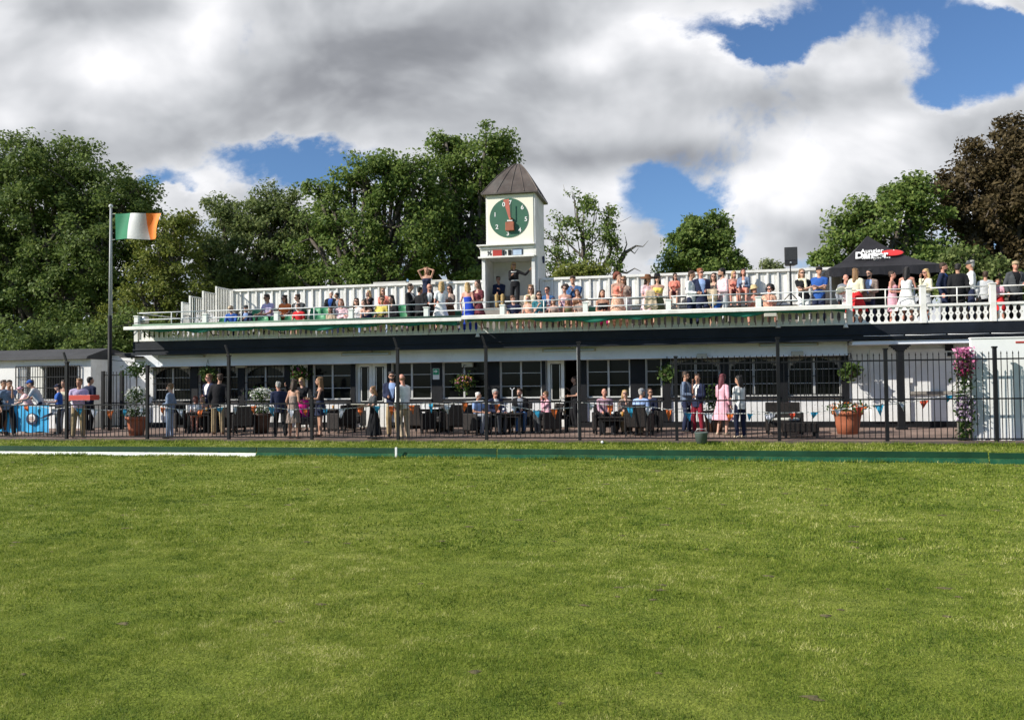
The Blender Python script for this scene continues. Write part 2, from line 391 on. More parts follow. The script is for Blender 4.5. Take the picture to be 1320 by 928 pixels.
# ------------------------------------------------------------------ ground
def lawn_mat():
    m = bpy.data.materials.new('mown_grass'); m.use_nodes = True
    t = m.node_tree; b = t.nodes['Principled BSDF']; b.inputs['Roughness'].default_value = .9; b.inputs['Specular IOR Level'].default_value = .15
    c = t.nodes.new('ShaderNodeTexCoord')
    def no(scale, det, sc=(1, 1, 1)):
        mp = t.nodes.new('ShaderNodeMapping'); mp.inputs['Scale'].default_value = sc; t.links.new(c.outputs['Object'], mp.inputs[0])
        n = t.nodes.new('ShaderNodeTexNoise'); n.inputs['Scale'].default_value = scale; n.inputs['Detail'].default_value = det; n.inputs['Roughness'].default_value = .65
        t.links.new(mp.outputs[0], n.inputs['Vector']); return n.outputs['Fac']
    def ramp(f, stops):
        r = t.nodes.new('ShaderNodeValToRGB'); t.links.new(f, r.inputs[0])
        r.color_ramp.elements[0].position = stops[0][0]; r.color_ramp.elements[0].color = stops[0][1]
        r.color_ramp.elements[1].position = stops[-1][0]; r.color_ramp.elements[1].color = stops[-1][1]
        for p_, q_ in stops[1:-1]:
            k = r.color_ramp.elements.new(p_); k.color = q_
        return r.outputs[0]
    def mix(f, a, b_, mode='MIX'):
        x = t.nodes.new('ShaderNodeMix'); x.data_type = 'RGBA'; x.blend_type = mode
        if isinstance(f, float): x.inputs[0].default_value = f
        else: t.links.new(f, x.inputs[0])
        for i, v in ((6, a), (7, b_)):
            if isinstance(v, tuple): x.inputs[i].default_value = v
            else: t.links.new(v, x.inputs[i])
        return x.outputs[2]
    base = ramp(no(.45, 6), [(.3, (.10, .15, .018, 1)), (.5, (.16, .20, .03, 1)), (.7, (.21, .235, .05, 1))])
    fine = ramp(no(70, 3, (1, .5, 1)), [(.3, (.45, .5, .4, 1)), (.7, (1.5, 1.45, 1.5, 1))])
    c1 = mix(1.0, base, fine, 'MULTIPLY')
    midn = ramp(no(6, 6, (.6, 1, 1)), [(.35, (.7, .75, .7, 1)), (.65, (1.25, 1.2, 1.2, 1))])
    c2 = mix(1.0, c1, midn, 'MULTIPLY')
    dirt = ramp(no(2.6, 5), [(.685, (0, 0, 0, 1)), (.72, (1, 1, 1, 1))])
    c3 = mix(dirt, c2, (.075, .055, .025, 1))
    t.links.new(c3, b.inputs['Base Color'])
    bp = t.nodes.new('ShaderNodeBump'); bp.inputs['Strength'].default_value = .9; bp.inputs['Distance'].default_value = .02
    t.links.new(no(55, 4), bp.inputs['Height']); t.links.new(bp.outputs[0], b.inputs['Normal'])
    return m
LAWN = lawn_mat()
struct(MB().add([(-600, -300, 0), (600, -300, 0), (600, 900, 0), (-600, 900, 0)], [(0, 1, 2, 3)]).build('lawn', LAWN))

rv = random.Random(5); DIVOTS = []
while len(DIVOTS) < 150:
    y_ = 3.6 + 13 * rv.random() ** .8; x_ = rv.uniform(-.98 * y_, .45 * y_ + .5); DIVOTS.append((x_, y_, rv.uniform(.012, .045) * (1 + y_ * .10)))
m = MB()
for dx_, dy_, dr_ in DIVOTS:
    n_ = 11; ph_ = [rv.uniform(.3, 1.2) for _ in range(n_)]
    m.add([(dx_ + dr_ * ph_[i] * math.cos(6.283 * i / n_), dy_ + .6 * dr_ * ph_[i] * math.sin(6.283 * i / n_), .003) for i in range(n_)] + [(dx_, dy_, .012)], [(i, (i + 1) % n_, n_) for i in range(n_)])
o = m.build('divots', mat('bare_earth', (.10, .085, .035), .95, .3, 20, .6, 60)); o['kind'] = 'stuff'; o['label'] = 'small bare earth divots scattered over the lawn'; o['category'] = 'divots'
def grass_blades():
    rng = np.random.default_rng(3)
    zones = [(3.0, 5.0, 14000, .017, .0018), (5.0, 7.5, 7500, .019, .0026), (7.5, 11.0, 2600, .025, .0048), (11.0, 16.6, 1100, .027, .008), (16.60, 16.84, 2600, .065, .007), (17.0, 21.0, 420, .045, .012), (21.0, 21.3, 1800, .075, .009)]
    X, Y_, Hh, W = [], [], [], []
    for y0, y1, dn, h, wd in zones:
        xa = -1.02 * y1 - 2.9; xb = .50 * y1 + 3.4
        n = int((xb - xa) * (y1 - y0) * dn)
        x = rng.uniform(xa, xb, n); y = rng.uniform(y0, y1, n)
        k = (x > -1.0 * y - 2.8) & (x < .46 * y + 3.3)
        x, y = x[k], y[k]
        X.append(x); Y_.append(y); Hh.append(h * rng.uniform(.5, 1.5, len(x))); W.append(wd * rng.uniform(.7, 1.3, len(x)))
    X = np.concatenate(X); Y_ = np.concatenate(Y_); Hh = np.concatenate(Hh); W = np.concatenate(W)
    # tufts and worn spots
    pat = np.sin(X * 2.1 + 1.3 * np.sin(Y_ * 1.7)) * np.sin(Y_ * 2.7 + 1.1 * np.sin(X * 1.3)) + .6 * np.sin(X * 7.3 + Y_ * 5.1) * np.sin(Y_ * 8.7 - X * 3.9)
    for (dx_, dy_, dr_) in DIVOTS:
        q_ = ((X - dx_) / dr_) ** 2 + ((Y_ - dy_) / (dr_ * .6)) ** 2; Hh = np.where(q_ < 1, Hh * .45, Hh)
    Hh = Hh * (1 + .28 * pat); keep = rng.uniform(0, 1, len(X)) < np.clip(1.05 + .35 * pat, .25, 1); X, Y_, Hh, W = X[keep], Y_[keep], Hh[keep], W[keep]
    n = len(X)
    a = rng.uniform(0, 2 * np.pi, n); tilt = rng.uniform(.15, 1.15, n); b = rng.uniform(0, 2 * np.pi, n)
    co = np.zeros((n, 3, 3), np.float32)
    co[:, 0, 0] = X - np.cos(a) * W; co[:, 0, 1] = Y_ - np.sin(a) * W
    co[:, 1, 0] = X + np.cos(a) * W; co[:, 1, 1] = Y_ + np.sin(a) * W
    co[:, 2, 0] = X + np.cos(b) * np.sin(tilt) * Hh; co[:, 2, 1] = Y_ + np.sin(b) * np.sin(tilt) * Hh; co[:, 2, 2] = np.cos(tilt) * Hh
    me = bpy.data.meshes.new('grass')
    me.vertices.add(n * 3); me.vertices.foreach_set('co', co.ravel())
    me.loops.add(n * 3); me.loops.foreach_set('vertex_index', np.arange(n * 3, dtype=np.int32))
    me.polygons.add(n); me.polygons.foreach_set('loop_start', np.arange(0, n * 3, 3, dtype=np.int32))
    me.materials.append(leaf_mat('grass_blade', (.038, .080, .007), (.58, .56, .24), .42, 1.5, ((.28, (.10, .165, .016)), (.5, (.20, .26, .030)), (.8, (.33, .365, .075)))))
    me.update()
    o = bpy.data.objects.new('grass', me); COL.objects.link(o); o['kind'] = 'stuff'
    tag(o, 'short mown grass blades growing across the polo lawn', 'grass'); del o['category']; o['category'] = 'grass'
grass_blades()

# paving of the lower terrace, a sheet rising gently to the house wall, with its edging kerb
def zf(Y): return .06 + (min(max(Y, 21.5), 26.0) - 21.5) / 4.5 * .10
struct(MB().add([(-40, 21.42, .06), (13, 21.42, .06), (13, 26.0, .16), (-40, 26.0, .16)], [(0, 1, 2, 3)]).build('terrace_paving', PAVING))
struct(MB().box(-40, 13, 21.30, 21.42, -.05, .068).build('pavement_kerb', mat('dark_kerb', (.10, .08, .065), .9, .2, 3, .3, 30)))

# sideboards along the lawn
def sideboard(xa, xb, Ya, Yb, foot, label, top=.21):
    a = P(xa, 588, Ya); b = P(xb, 592, Yb)
    t = thing('lawn_sideboard', label, 'sideboard', ((a.x + b.x) / 2, (Ya + Yb) / 2, 0), 'low sideboards along the edge of the lawn')
    def slab(y0, z0, y1, z1, th, dx):
        vs = [(a.x, Ya + y0, z0), (b.x, Yb + y0, z0), (b.x, Yb + y1, z1), (a.x, Ya + y1, z1), (a.x, Ya + y0 + th, z0), (b.x, Yb + y0 + th, z0), (b.x, Yb + y1 + th, z1), (a.x, Ya + y1 + th, z1)]
        return MB().add(vs, [(0, 1, 2, 3), (7, 6, 5, 4), (0, 4, 5, 1), (2, 6, 7, 3), (1, 5, 6, 2), (0, 3, 7, 4)])
    slab(.0, .095, .02, top, .03, 0).build('plank', BOARDG, t, bevel=.004)
    slab(-.05, -.01, -.005, .092 if foot is not BOARDW else .082, .03, 0).build('foot_board', foot, t, bevel=.004)
    m = MB()
    n = max(2, int((b.x - a.x) / 1.8))
    for i in range(n):
        x = a.x + (b.x - a.x) * (i + .5) / n; y = Ya + (Yb - Ya) * (i + .5) / n
        m.box(x - .03, x + .03, y + .055, y + .10, 0, top - .03)
    m.build('back_stake', BOARDG, t)
sideboard(-200, 330, 16.9, 16.85, BOARDW, 'green sideboard with a bright white foot at the left end of the lawn edge')
sideboard(331, 640, 16.86, 16.85, BOARDT, 'green sideboard with a pale teal foot, the one with the white peg')
sideboard(641, 1274, 16.82, 16.66, BOARDT, 'long dark green sideboard before the seated guests and the terracotta pot', .205)
sideboard(1276, 1600, 16.55, 16.5, BOARDT, 'short green sideboard set forward before the white hoarding', .20)
g = G(521, 588, 0)
tag(MB().box(g.x - .022, g.x + .022, 16.72, 16.76, -.02, .235).build('marker_peg', WHITEP, bevel=.004), 'small white marker peg standing against the green sideboard', 'peg')
g = G(776, 570, .05)
tag(MB().ell((g.x, 21.1, .043), (.042, .042, .042), 14, 9).build('ball', WHITEP, smooth=True), 'white polo ball lying in the grass before the fence', 'ball')
# ------------------------------------------------------------------ clubhouse
ZB, ZF0, ZF1, ZFL = 2.68, 2.69, 3.13, 3.10          # fascia bottom, top, deck level
XL = P(172, 440, 25.0).x; XE = P(1098, 440, 25.0).x; XR = 13.0
WY = 26.0
club = thing('clubhouse', 'long low white and black clubhouse with a balustraded upper terrace', 'clubhouse', (-5, WY, 0))
ZT, ZS = 2.30, 1.10
# every opening of the garden front: kind, edges
OPEN = [('arch', 198, 246), ('arch', 256, 307), ('arch', 316, 367), ('glazed', 375, 397), ('win', 404, 452), ('double', 459, 499), ('win', 505, 556),
        ('win', 571, 625), ('win', 645, 698), ('single', 704, 746), ('win', 757, 812), ('narrow', 833, 853), ('arch', 866, 928), ('arch', 940, 1004), ('arch', 1016, 1084)]
m = MB(); x = PX(188); xend = PX(1098)
for kind, a, b in OPEN:
    X0, X1 = PX(a), PX(b)
    zb = ZS if kind in ('win', 'narrow', 'arch') else .16
    zt = ZT
    m.box(x, X0, WY, WY + .25, .1, 2.9)
    m.box(X0, X1, WY, WY + .25, zt, 2.9)
    if zb > .2: m.box(X0, X1, WY, WY + .25, .1, zb)
    x = X1
m.box(x, xend, WY, WY + .25, .1, 2.9)
m.build('wall', WALL, club)
MB().box(PX(188), PX(188) + .25, WY + .25, 31, .1, 2.9).build('wall', WALL, club)
# right hand wing, set a little forward
m = MB(); RY = 26.0
rx0 = xend + .002
m.box(rx0, XR, RY, RY + .6, .1, 2.9); m.build('wall', WALL, club)
MB().box(rx0, XR, RY - .025, RY - .002, .1, .34).build('skirting', BLACK, club, bevel=.004)
# blind arch of the wing
ax0, ax1 = PX(1172, RY), PX(1262, RY)
m = MB(); pts = []
for i in range(25):
    t = i / 24; xx = ax0 + (ax1 - ax0) * t
    pts.append((xx, 1.22 + 1.0 * math.sqrt(max(0, 1 - (2 * t - 1) ** 2)) ** .8))
for i in range(24):
    (xa, za), (xb, zb) = pts[i], pts[i + 1]
    m.box(xa, xb, RY - .09, RY - .003, (za + zb) / 2, 2.44)
m.box(rx0 + .5, ax0 - .001, RY - .09, RY - .003, .34, 2.44); m.box(ax1 + .001, XR, RY - .09, RY - .003, .34, 2.44)
m.build('arch_surround', WALL, club)
MB().box(ax0, ax1, RY - .085, RY - .004, 1.12, 1.21).build('sill', CONC, club, bevel=.006)
for (a, b, c, d) in ((1218, 1229, 444, 452), (1221, 1227, 454, 459)):
    p, q = P(a, c, RY - .1), P(b, d, RY - .1)
    MB().box(p.x, q.x, RY - .11, RY - .092, q.z, p.z).build('vent', BLACK, club)
# column with a flared head
cx = PX(1161, 25.2)
m = MB(); m.box(cx - .09, cx + .09, 25.12, 25.30, .1, 2.36)
for i in range(4): m.box(cx - .11 - .05 * i, cx + .11 + .05 * i, 25.10 - .01 * i, 25.32 + .01 * i, 2.361 + .045 * i, 2.405 + .045 * i)
m.box(cx - .14, cx + .14, 25.08, 25.34, .1, .22)
m.build('column', BLACK, club, bevel=.006)
MB().box(XE + .02, XR, 25.05, RY - .003, 2.56, 2.66).build('soffit', SOFF, club)
# skirting, sills, pilasters of the main front
m = MB(); seg = [(188, 374), (398, 458), (500, 703), (747, 1097)]
for a, b in seg: m.box(PX(a), PX(b), WY - .03, WY - .003, .1, .34)
m.build('skirting', BLACK, club, bevel=.004)
for a, b in ((246, 256), (308, 316), (367.5, 374.5), (397.5, 403.5), (452.5, 458.5), (499.5, 504.5), (556.5, 570.5), (626, 644.5), (698.5, 703.5), (746.5, 756.5), (812.5, 832), (853.5, 864.5), (928.8, 939.5), (1004.6, 1015.4), (1084.8, 1094)):
    MB().box(PX(a), PX(b), WY - .055, WY - .004, .345, 2.33).build('pilaster', BLACK, club, bevel=.004)

def window(kind, a, b):
    X0, X1 = PX(a), PX(b); y = WY + .06; t = .035
    f = MB()
    f.box(X0, X0 + t, y, y + .07, ZS, ZT); f.box(X1 - t, X1, y, y + .07, ZS, ZT)
    f.box(X0 + t, X1 - t, y, y + .07, ZS, ZS + t); f.box(X0 + t, X1 - t, y, y + .07, ZT - t, ZT)
    fo = f.build('window', BARW, club, bevel=.004)
    MB().box(X0 + .01, X1 - .01, y + .03, y + .045, ZS + .01, ZT - .01).build('pane', GLASS, fo)
    g = MB(); xm = (X0 + X1) / 2
    if kind != 'narrow': g.box(xm - .03, xm + .03, y - .012, y + .08, ZS + t, ZT - t)
    for zz in (ZS + .38, ZS + .80):
        if kind == 'narrow': g.box(X0 + t, X1 - t, y + .005, y + .06, zz - .012, zz + .012)
        else:
            g.box(X0 + t, xm - .031, y + .005, y + .06, zz - .010, zz + .010); g.box(xm + .031, X1 - t, y + .005, y + .06, zz - .010, zz + .010)
    g.build('glazing_bar', BARW, fo)
    MB().box(X0 - .03, X1 + .03, WY - .085, WY + .05, ZS - .075, ZS - .004).build('sill', BLACK, fo, bevel=.006)
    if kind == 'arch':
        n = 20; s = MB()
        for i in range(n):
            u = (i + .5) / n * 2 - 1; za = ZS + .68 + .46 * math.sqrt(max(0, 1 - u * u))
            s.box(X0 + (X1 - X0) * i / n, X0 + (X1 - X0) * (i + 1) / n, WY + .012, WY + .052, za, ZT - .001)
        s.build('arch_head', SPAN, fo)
        g = MB(); k = max(8, int((X1 - X0) / .115))
        for i in range(k + 1):
            xx = X0 + (X1 - X0) * i / k
            g.beam((xx, WY - .02, ZS - .0), (xx, WY - .02, ZT), .012, .012)
        for zz in (ZS + .06, ZS + .6, ZT - .06): g.box(X0 - .02, X1 + .02, WY - .036, WY - .028, zz - .012, zz + .012)
        g.build('window_grille', IRON, fo)

def leaf_door(X0, X1, handle_right=True, rot=None):
    y = WY + .05; z0, z1 = .17, 2.28
    f = MB(); t = .10
    f.box(X0, X0 + t, y, y + .05, z0, z1); f.box(X1 - t, X1, y, y + .05, z0, z1); f.box(X0 + t, X1 - t, y, y + .05, z1 - t, z1)
    f.box(X0 + t, X1 - t, y, y + .05, z0, .98)
    d = f.build('door', WOODW, club, bevel=.004)
    MB().box(X0 + t, X1 - t, y + .02, y + .03, .98, z1 - t).build('pane', GLASS, d)
    g = MB()
    for a in (X0 + t + .03, X1 - t - .05): g.box(a, a + .02, y - .004, y + .018, 1.02, z1 - t - .03)
    g.box(X0 + t + .052, X1 - t - .052, y - .004, y + .018, 1.02, 1.04)
    g.build('glazing_bar', WOODW, d)
    hx = X1 - .05 if handle_right else X0 + .05
    MB().tube([(hx, y, 1.1), (hx, y - .05, 1.1), (hx + (-.1 if handle_right else .1), y - .05, 1.1)], .011).build('handle', STEEL, d, smooth=True)
    return d

for kind, a, b in OPEN:
    X0, X1 = PX(a), PX(b)
    if kind in ('win', 'narrow', 'arch'): window(kind, a, b)
    elif kind == 'double':
        xm = (X0 + X1) / 2; leaf_door(X0 + .03, xm - .005); leaf_door(xm + .005, X1 - .03, False)
    elif kind == 'glazed': leaf_door(X0 + .02, X1 - .02)
    else:
        leaf_door(X0 + .03, PX(727))
        r = MB(); a2, b2 = PX(727) + .02, X1
        r.add([(a2, WY + .25, .16), (b2 + .6, WY + .25, .16), (b2 + .6, 29, .16), (a2 - .6, 29, .16), (a2, WY + .25, 2.3), (b2 + .6, WY + .25, 2.3), (b2 + .6, 29, 2.3), (a2 - .6, 29, 2.3)],
              [(0, 1, 2, 3), (7, 6, 5, 4), (3, 2, 6, 7), (0, 3, 7, 4), (1, 5, 6, 2)])
        r.build('hallway', INTERIOR, club)
# sloping soffit, fascia, deck
s0 = P(160, 440, 25).x; CBY = 25.55; CBZ = 2.315
m = MB(); m.box(s0, XE - .02, CBY, CBY + .05, CBZ, 2.74)
for xx in (160, 290, 402, 513, 625, 747, 872, 1000):
    xb = P(xx, 450, 25.1).x + 1.0
    if xb < XE - .3: m.box(xb, xb + .02, CBY - .006, CBY - .001, CBZ + .01, 2.70)
m.build('canopy_board', SOFF, club, bevel=.004)
m = MB(); m.box(s0, XE - .02, CBY - .03, WY - .001, CBZ - .035, CBZ - .001)
m.build('soffit', SOFF, club)
m = MB(); m.box(XL, XR, 24.97, 25.03, ZF0, ZF1)
m.box(XL, XR, 24.93, 24.969, 2.83, 2.87); m.box(XL - .3, XE, 24.90, 24.968, ZF0 - .03, ZF0 + .05)
m.build('fascia', BLUEBLACK, club, bevel=.006)
MB().box(XL, XR, 25.031, 31, 2.901, ZFL).build('roof_deck', CONC, club)
MB().box(XL - .5, XL - .002, 24.95, 30, 2.60, 2.66).build('eave', ROOFD, club)
# cable along the fascia
m = MB()
for i in range(7):
    xa = XE + .3 + i * 1.1; m.tube([(xa, 24.91, 2.80), (xa + .5, 24.91, 2.79), (xa + 1.05, 24.91, 2.80)], .012, 6)
m.build('cable', GREYPOLE, club, smooth=True)
# strip lights and lamp boxes on the soffit
def soff(xp, yp): return P(xp, yp, CBY - .04)
for a, b, y in ((204, 264, 460), (440, 503, 457), (699, 768, 452), (978, 1055, 445)):
    p, q = soff(a, y), soff(b, y)
    l = MB(); l.box(p.x, q.x, p.y - .02, p.y + .038, p.z - .045, p.z + .045); lo = l.build('strip_light', LAMPB, club, bevel=.008)
    MB().box(p.x + .05, q.x - .05, p.y - .05, p.y - .021, p.z - .03, p.z + .03).build('diffuser', SCREEN, lo, bevel=.006)
for a, b, y in ((467, 480, 451), (719, 735, 445), (235, 245, 472), (305, 318, 471), (596, 610, 470), (898, 911, 459), (1020, 1035, 456)):
    Yb = 25.9 if y > 465 else CBY - .05
    p, q = P(a, y - 3, Yb), P(b, y + 3, Yb)
    MB().box(p.x, q.x, Yb - .10, Yb + .04, q.z, p.z).build('lamp_box', LAMPB, club, bevel=.012)
# small spot lamps on the parapet
for xp, yp in ((616, 432), (1003, 420), (1090, 420)):
    p = P(xp, yp, 24.9); m = MB(); m.lathe(p - Vector((0, .02, .05)), [(.02, .11), (.04, .09), (.075, 0), (.07, -.005)], 12); m.tube([p + Vector((0, 0, .04)), p + Vector((0, .1, .06))], .015, 6)
    m.build('spot_lamp', WHITEP, club, smooth=True)
# exit sign
p, q = P(558, 475, WY - .06), P(566.5, 489, WY - .06)
sg = MB().box(p.x, q.x, WY - .075, WY - .058, q.z, p.z).build('exit_sign', WHITEP, club, bevel=.003)
zc = p.z - (p.z - q.z) * .28
MB().box(p.x + .012, q.x - .012, WY - .082, WY - .076, q.z + (p.z - q.z) * .42, p.z - .012).build('sign_panel', SIGNG, sg)
m = MB(); xc = (p.x + q.x) / 2
m.prism([(xc - .075, zc - .012), (xc - .01, zc - .012), (xc - .01, zc - .05), (xc + .06, zc + .005), (xc - .01, zc + .06), (xc - .01, zc + .022), (xc - .075, zc + .022)], WY - .088, WY - .083)
m.build('arrow', WHITEP, sg)

# ------------------------------------------------------------------ tiered stand, benches, back fence
XS0, XS1 = PX(236, 26.2, 400), PX(1076, 27.5, 380)
TIER = {0: (25.95, ZFL), 1: (26.75, 3.40), 2: (27.55, 3.68), 3: (28.30, 4.00)}
stand = thing('tiered_stand', 'stepped concrete viewing stand on the clubhouse roof behind the railing', 'stand', ((XS0 + XS1) / 2, 27.4, ZFL))
for i, (y0, z, zl) in enumerate(((26.2, 3.40, ZFL), (27.0, 3.68, 3.401), (27.8, 4.00, 3.681))):
    MB().box(XS0, XS1, y0, 28.62, zl, z).build('step', CONC, stand, bevel=.01)
def bench(X0, X1, t, label):
    Y, z = TIER[t]
    o = thing('timber_bench', label, 'bench', ((X0 + X1) / 2, Y, z), 'benches on the tiered stand')
    m = MB()
    for k in range(3): m.box(X0, X1, Y - .16 + k * .115, Y - .06 + k * .115, z + .40, z + .44)
    m.build('seat', BENCHW, o, bevel=.005)
    n = max(2, int((X1 - X0) / 1.5))
    for k in range(n + 1):
        xx = X0 + .15 + (X1 - X0 - .3) * k / n; MB().box(xx - .03, xx + .03, Y - .13, Y + .13, z + .002, z + .398).build('leg', CONC, o)
XT0, XT1 = PX(621, 28, 380), PX(702, 29, 380)
bench(PX(705, 26.7, 395), PX(865, 26.7, 395), 1, 'grey timber bench on the first step between the clock tower and the yellow top')
bench(PX(868, 26.7, 395), PX(1076, 26.7, 395), 1, 'grey timber bench on the first step below the loudspeaker')
bench(PX(705, 27.5, 385), PX(865, 27.5, 385), 2, 'grey timber bench on the second step right of the clock tower')
bench(PX(868, 27.5, 385), PX(1062, 27.5, 385), 2, 'grey timber bench on the second step below the loudspeaker')
bench(PX(705, 28.3, 375), PX(865, 28.3, 375), 3, 'topmost timber bench against the white fence beside the clock tower')
bench(PX(868, 28.3, 375), PX(1000, 28.3, 375), 3, 'topmost timber bench against the white fence left of the loudspeaker')
bench(PX(300, 28.3, 380), PX(520, 28.3, 380), 3, 'topmost timber bench against the white fence at the left of the stand')

def seat_proto():
    o = thing('plastic_seat', 'empty', 'seat', (0, 0, 0))
    m = MB(); m.loft([((0, -.02, .40), (.19, 0, 0), (0, .19, 0)), ((0, -.02, .43), (.215, 0, 0), (0, .21, 0)), ((0, -.02, .445), (.20, 0, 0), (0, .195, 0)), ((0, -.0, .43), (.12, 0, 0), (0, .12, 0))], 16)
    m.build('seat', GREENP, o, smooth=True)
    m = MB(); n = 10
    vs = []
    for k in range(2):
        for j in range(5):
            for i in range(n + 1):
                u = i / n * 2 - 1; z = .42 + j * .118; wd = .215 - .012 * max(0, j - 2) ** 2
                a = u * .9; vs.append((wd * u, .20 + .03 * j / 4 - .07 * (u * u) + k * .012, z))
    fs = []
    for j in range(4):
        for i in range(n):
            a = j * (n + 1) + i; b = a + n + 1; o2 = 5 * (n + 1)
            fs += [(a, a + 1, b + 1, b), (a + o2, b + o2, b + 1 + o2, a + 1 + o2)]
    for i in range(n):
        a = 4 * (n + 1) + i; o2 = 5 * (n + 1); fs.append((a, a + 1, a + 1 + o2, a + o2))
    m.add(vs, fs); m.build('backrest', GREENP, o, smooth=True)
    m = MB(); m.box(-.03, .03, -.10, .10, .0, .39); m.box(-.12, .12, -.12, .14, .385, .40); m.build('bracket', STEEL, o)
    return o
SEAT = seat_proto()
_first = [True]
def place_seat(px, t, label):
    Y, z = TIER[t]; x = PX(px, Y, 400)
    if _first[0]: SEAT.location = (x, Y, z); SEAT['label'] = label; SEAT['group'] = 'green plastic seats on the stand'; _first[0] = False; ORIG[SEAT.name] = (0, 0, 0); return
    dup(SEAT, (x, Y, z), 0, label, 'green plastic seats on the stand')

# white boarded fence at the back of the stand
def back_fence(X0, X1, label, z1=5.24):
    t = thing('boarded_fence', label, 'fence', ((X0 + X1) / 2, 28.66, 4), 'white boarded fence behind the stand')
    m = MB(); n = int((X1 - X0) / .10); 
    vs = []; fs = []
    for i in range(n + 1):
        xx = X0 + (X1 - X0) * i / n; yy = 28.68 + (.018 if i % 2 else 0)
        vs += [(xx, yy, 3.8), (xx, yy, z1 - .06)]
    for i in range(n): fs.append((2 * i, 2 * i + 2, 2 * i + 3, 2 * i + 1))
    m.add(vs, fs); m.box(X0, X1, 28.705, 28.74, 3.8, z1 - .06); m.build('board_panel', WOODW, t)
    m = MB(); k = max(1, round((X1 - X0) / .33))
    for i in range(k + 1):
        xx = X0 + (X1 - X0) * i / k; m.box(xx - .03, xx + .03, 28.63, 28.675, 3.8, z1 - .062)
    m.build('batten', WOODW, t)
    MB().box(X0 - .04, X1 + .04, 28.60, 28.78, z1 - .058, z1 + .03).build('cap_rail', WOODW, t, bevel=.008)
    m = MB(); m.box(X0 - .10, X0 - .042, 28.58, 28.76, 3.2, z1 + .02); m.build('end_post', WOODW, t, bevel=.006)
back_fence(PX(300, 28.65, 380), PX(622, 28.65, 370), 'white boarded fence behind the seats left of the clock tower')
back_fence(PX(700, 28.65, 365), PX(1084, 28.65, 360), 'white boarded fence behind the stand right of the clock tower')
m = MB()
for a, b, y in ((481, 523, 364), (527, 577, 362)):
    p, q = P(a, y, 29.6), P(b, y, 29.6); m.box(p.x, q.x, 29.6, 30.1, 4.6, p.z)
m.build('parapet', BRICKW, club, bevel=.01)
m = MB(); m.box(PX(300, 28.9, 380), PX(1084, 28.9, 360), 28.85, 31, 3.1, 4.7); m.build('rear_block', CONC, club)

# stepped side railing at the left end of the stand
sr = thing('stepped_railing', 'white stepped bar railing at the left end of the stand', 'railing', (-16.6, 27, ZFL))
xs = -16.75
def onX(px, y, X):
    r = ray(px, y); k = X / r.x; return Vector((X, r.y * k, HC + r.z * k))
edges = [(234, 389), (244, 381), (261, 375), (278, 369)]
ys = [onX(e[0], e[1], xs) for e in edges] + [Vector((xs, 28.6, 5.24))]
for i in range(4):
    y0, y1, z1 = ys[i].y + .02, ys[i + 1].y - .02, ys[i].z
    z0 = ZFL + .05 + .30 * i
    m = MB(); n = max(5, int((y1 - y0) / .11))
    m.box(xs - .03, xs + .03, y0, y0 + .06, z0 - .3, z1); m.box(xs - .02, xs + .02, y0 + .06, y1, z1 - .05, z1 - .005); m.box(xs - .02, xs + .02, y0 + .06, y1, z0, z0 + .04)
    for k in range(1, n + 1):
        yy = y0 + .06 + (y1 - y0 - .06) * k / n; m.beam((xs, yy, z0 + .04), (xs, yy, z1 - .05), .022, .022)
    m.build('railing_panel', WOODW, sr)
MB().tube([(xs, 25.3, ZFL), (xs, 25.3, 3.85), (xs, 25.42, 4.02), (xs, 25.75, 4.05), (xs, 25.75, ZFL)], .03, 8).build('hoop_rail', WOODW, sr, smooth=True)

# ------------------------------------------------------------------ balustrade
def baluster_mesh():
    H = .44; n = 22; m = MB(); th = .022
    def wd(t):
        w_ = .036 + .009 * math.cos(t * 2 * math.pi * 2)
        w_ += .026 * math.exp(-((t - .5) / .09) ** 2) + .016 * (math.exp(-(t / .07) ** 2) + math.exp(-((1 - t) / .07) ** 2))
        return w_
    def gap(t):
        d = abs(t - .5) * H
        return math.sqrt(.018 ** 2 - d * d) if d < .018 else 0.0
    ts = sorted(set([i / n for i in range(n + 1)] + [.5 - .018 / H, .5 - .012 / H, .5 + .012 / H, .5 + .018 / H]))
    for sgn in (1, -1):
        vs = []; fs = []
        for t in ts:
            for y in (-th / 2, th / 2): vs += [(sgn * gap(t), y, t * H), (sgn * wd(t), y, t * H)]
        for i in range(len(ts) - 1):
            a, b = 4 * i, 4 * i + 4
            q = [(a, a + 1, b + 1, b), (a + 2, b + 2, b + 3, a + 3), (a + 1, a + 3, b + 3, b + 1), (a, b, b + 2, a + 2)]
            fs += q if sgn > 0 else [tuple(reversed(f)) for f in q]
        m.add(vs, fs)
    return m.mesh('baluster', WOODW)
BALM = baluster_mesh()
def slat_mesh():
    m = MB(); m.prism([(-.080, 0), (.080, 0), (.080, .07), (.050, .09), (.046, .20), (.050, .31), (.080, .33), (.080, .44), (-.080, .44), (-.080, .33), (-.050, .31), (-.046, .20), (-.050, .09), (-.080, .07)], -.011, .011)
    return m.mesh('baluster', WOODW)
SLAT = slat_mesh()
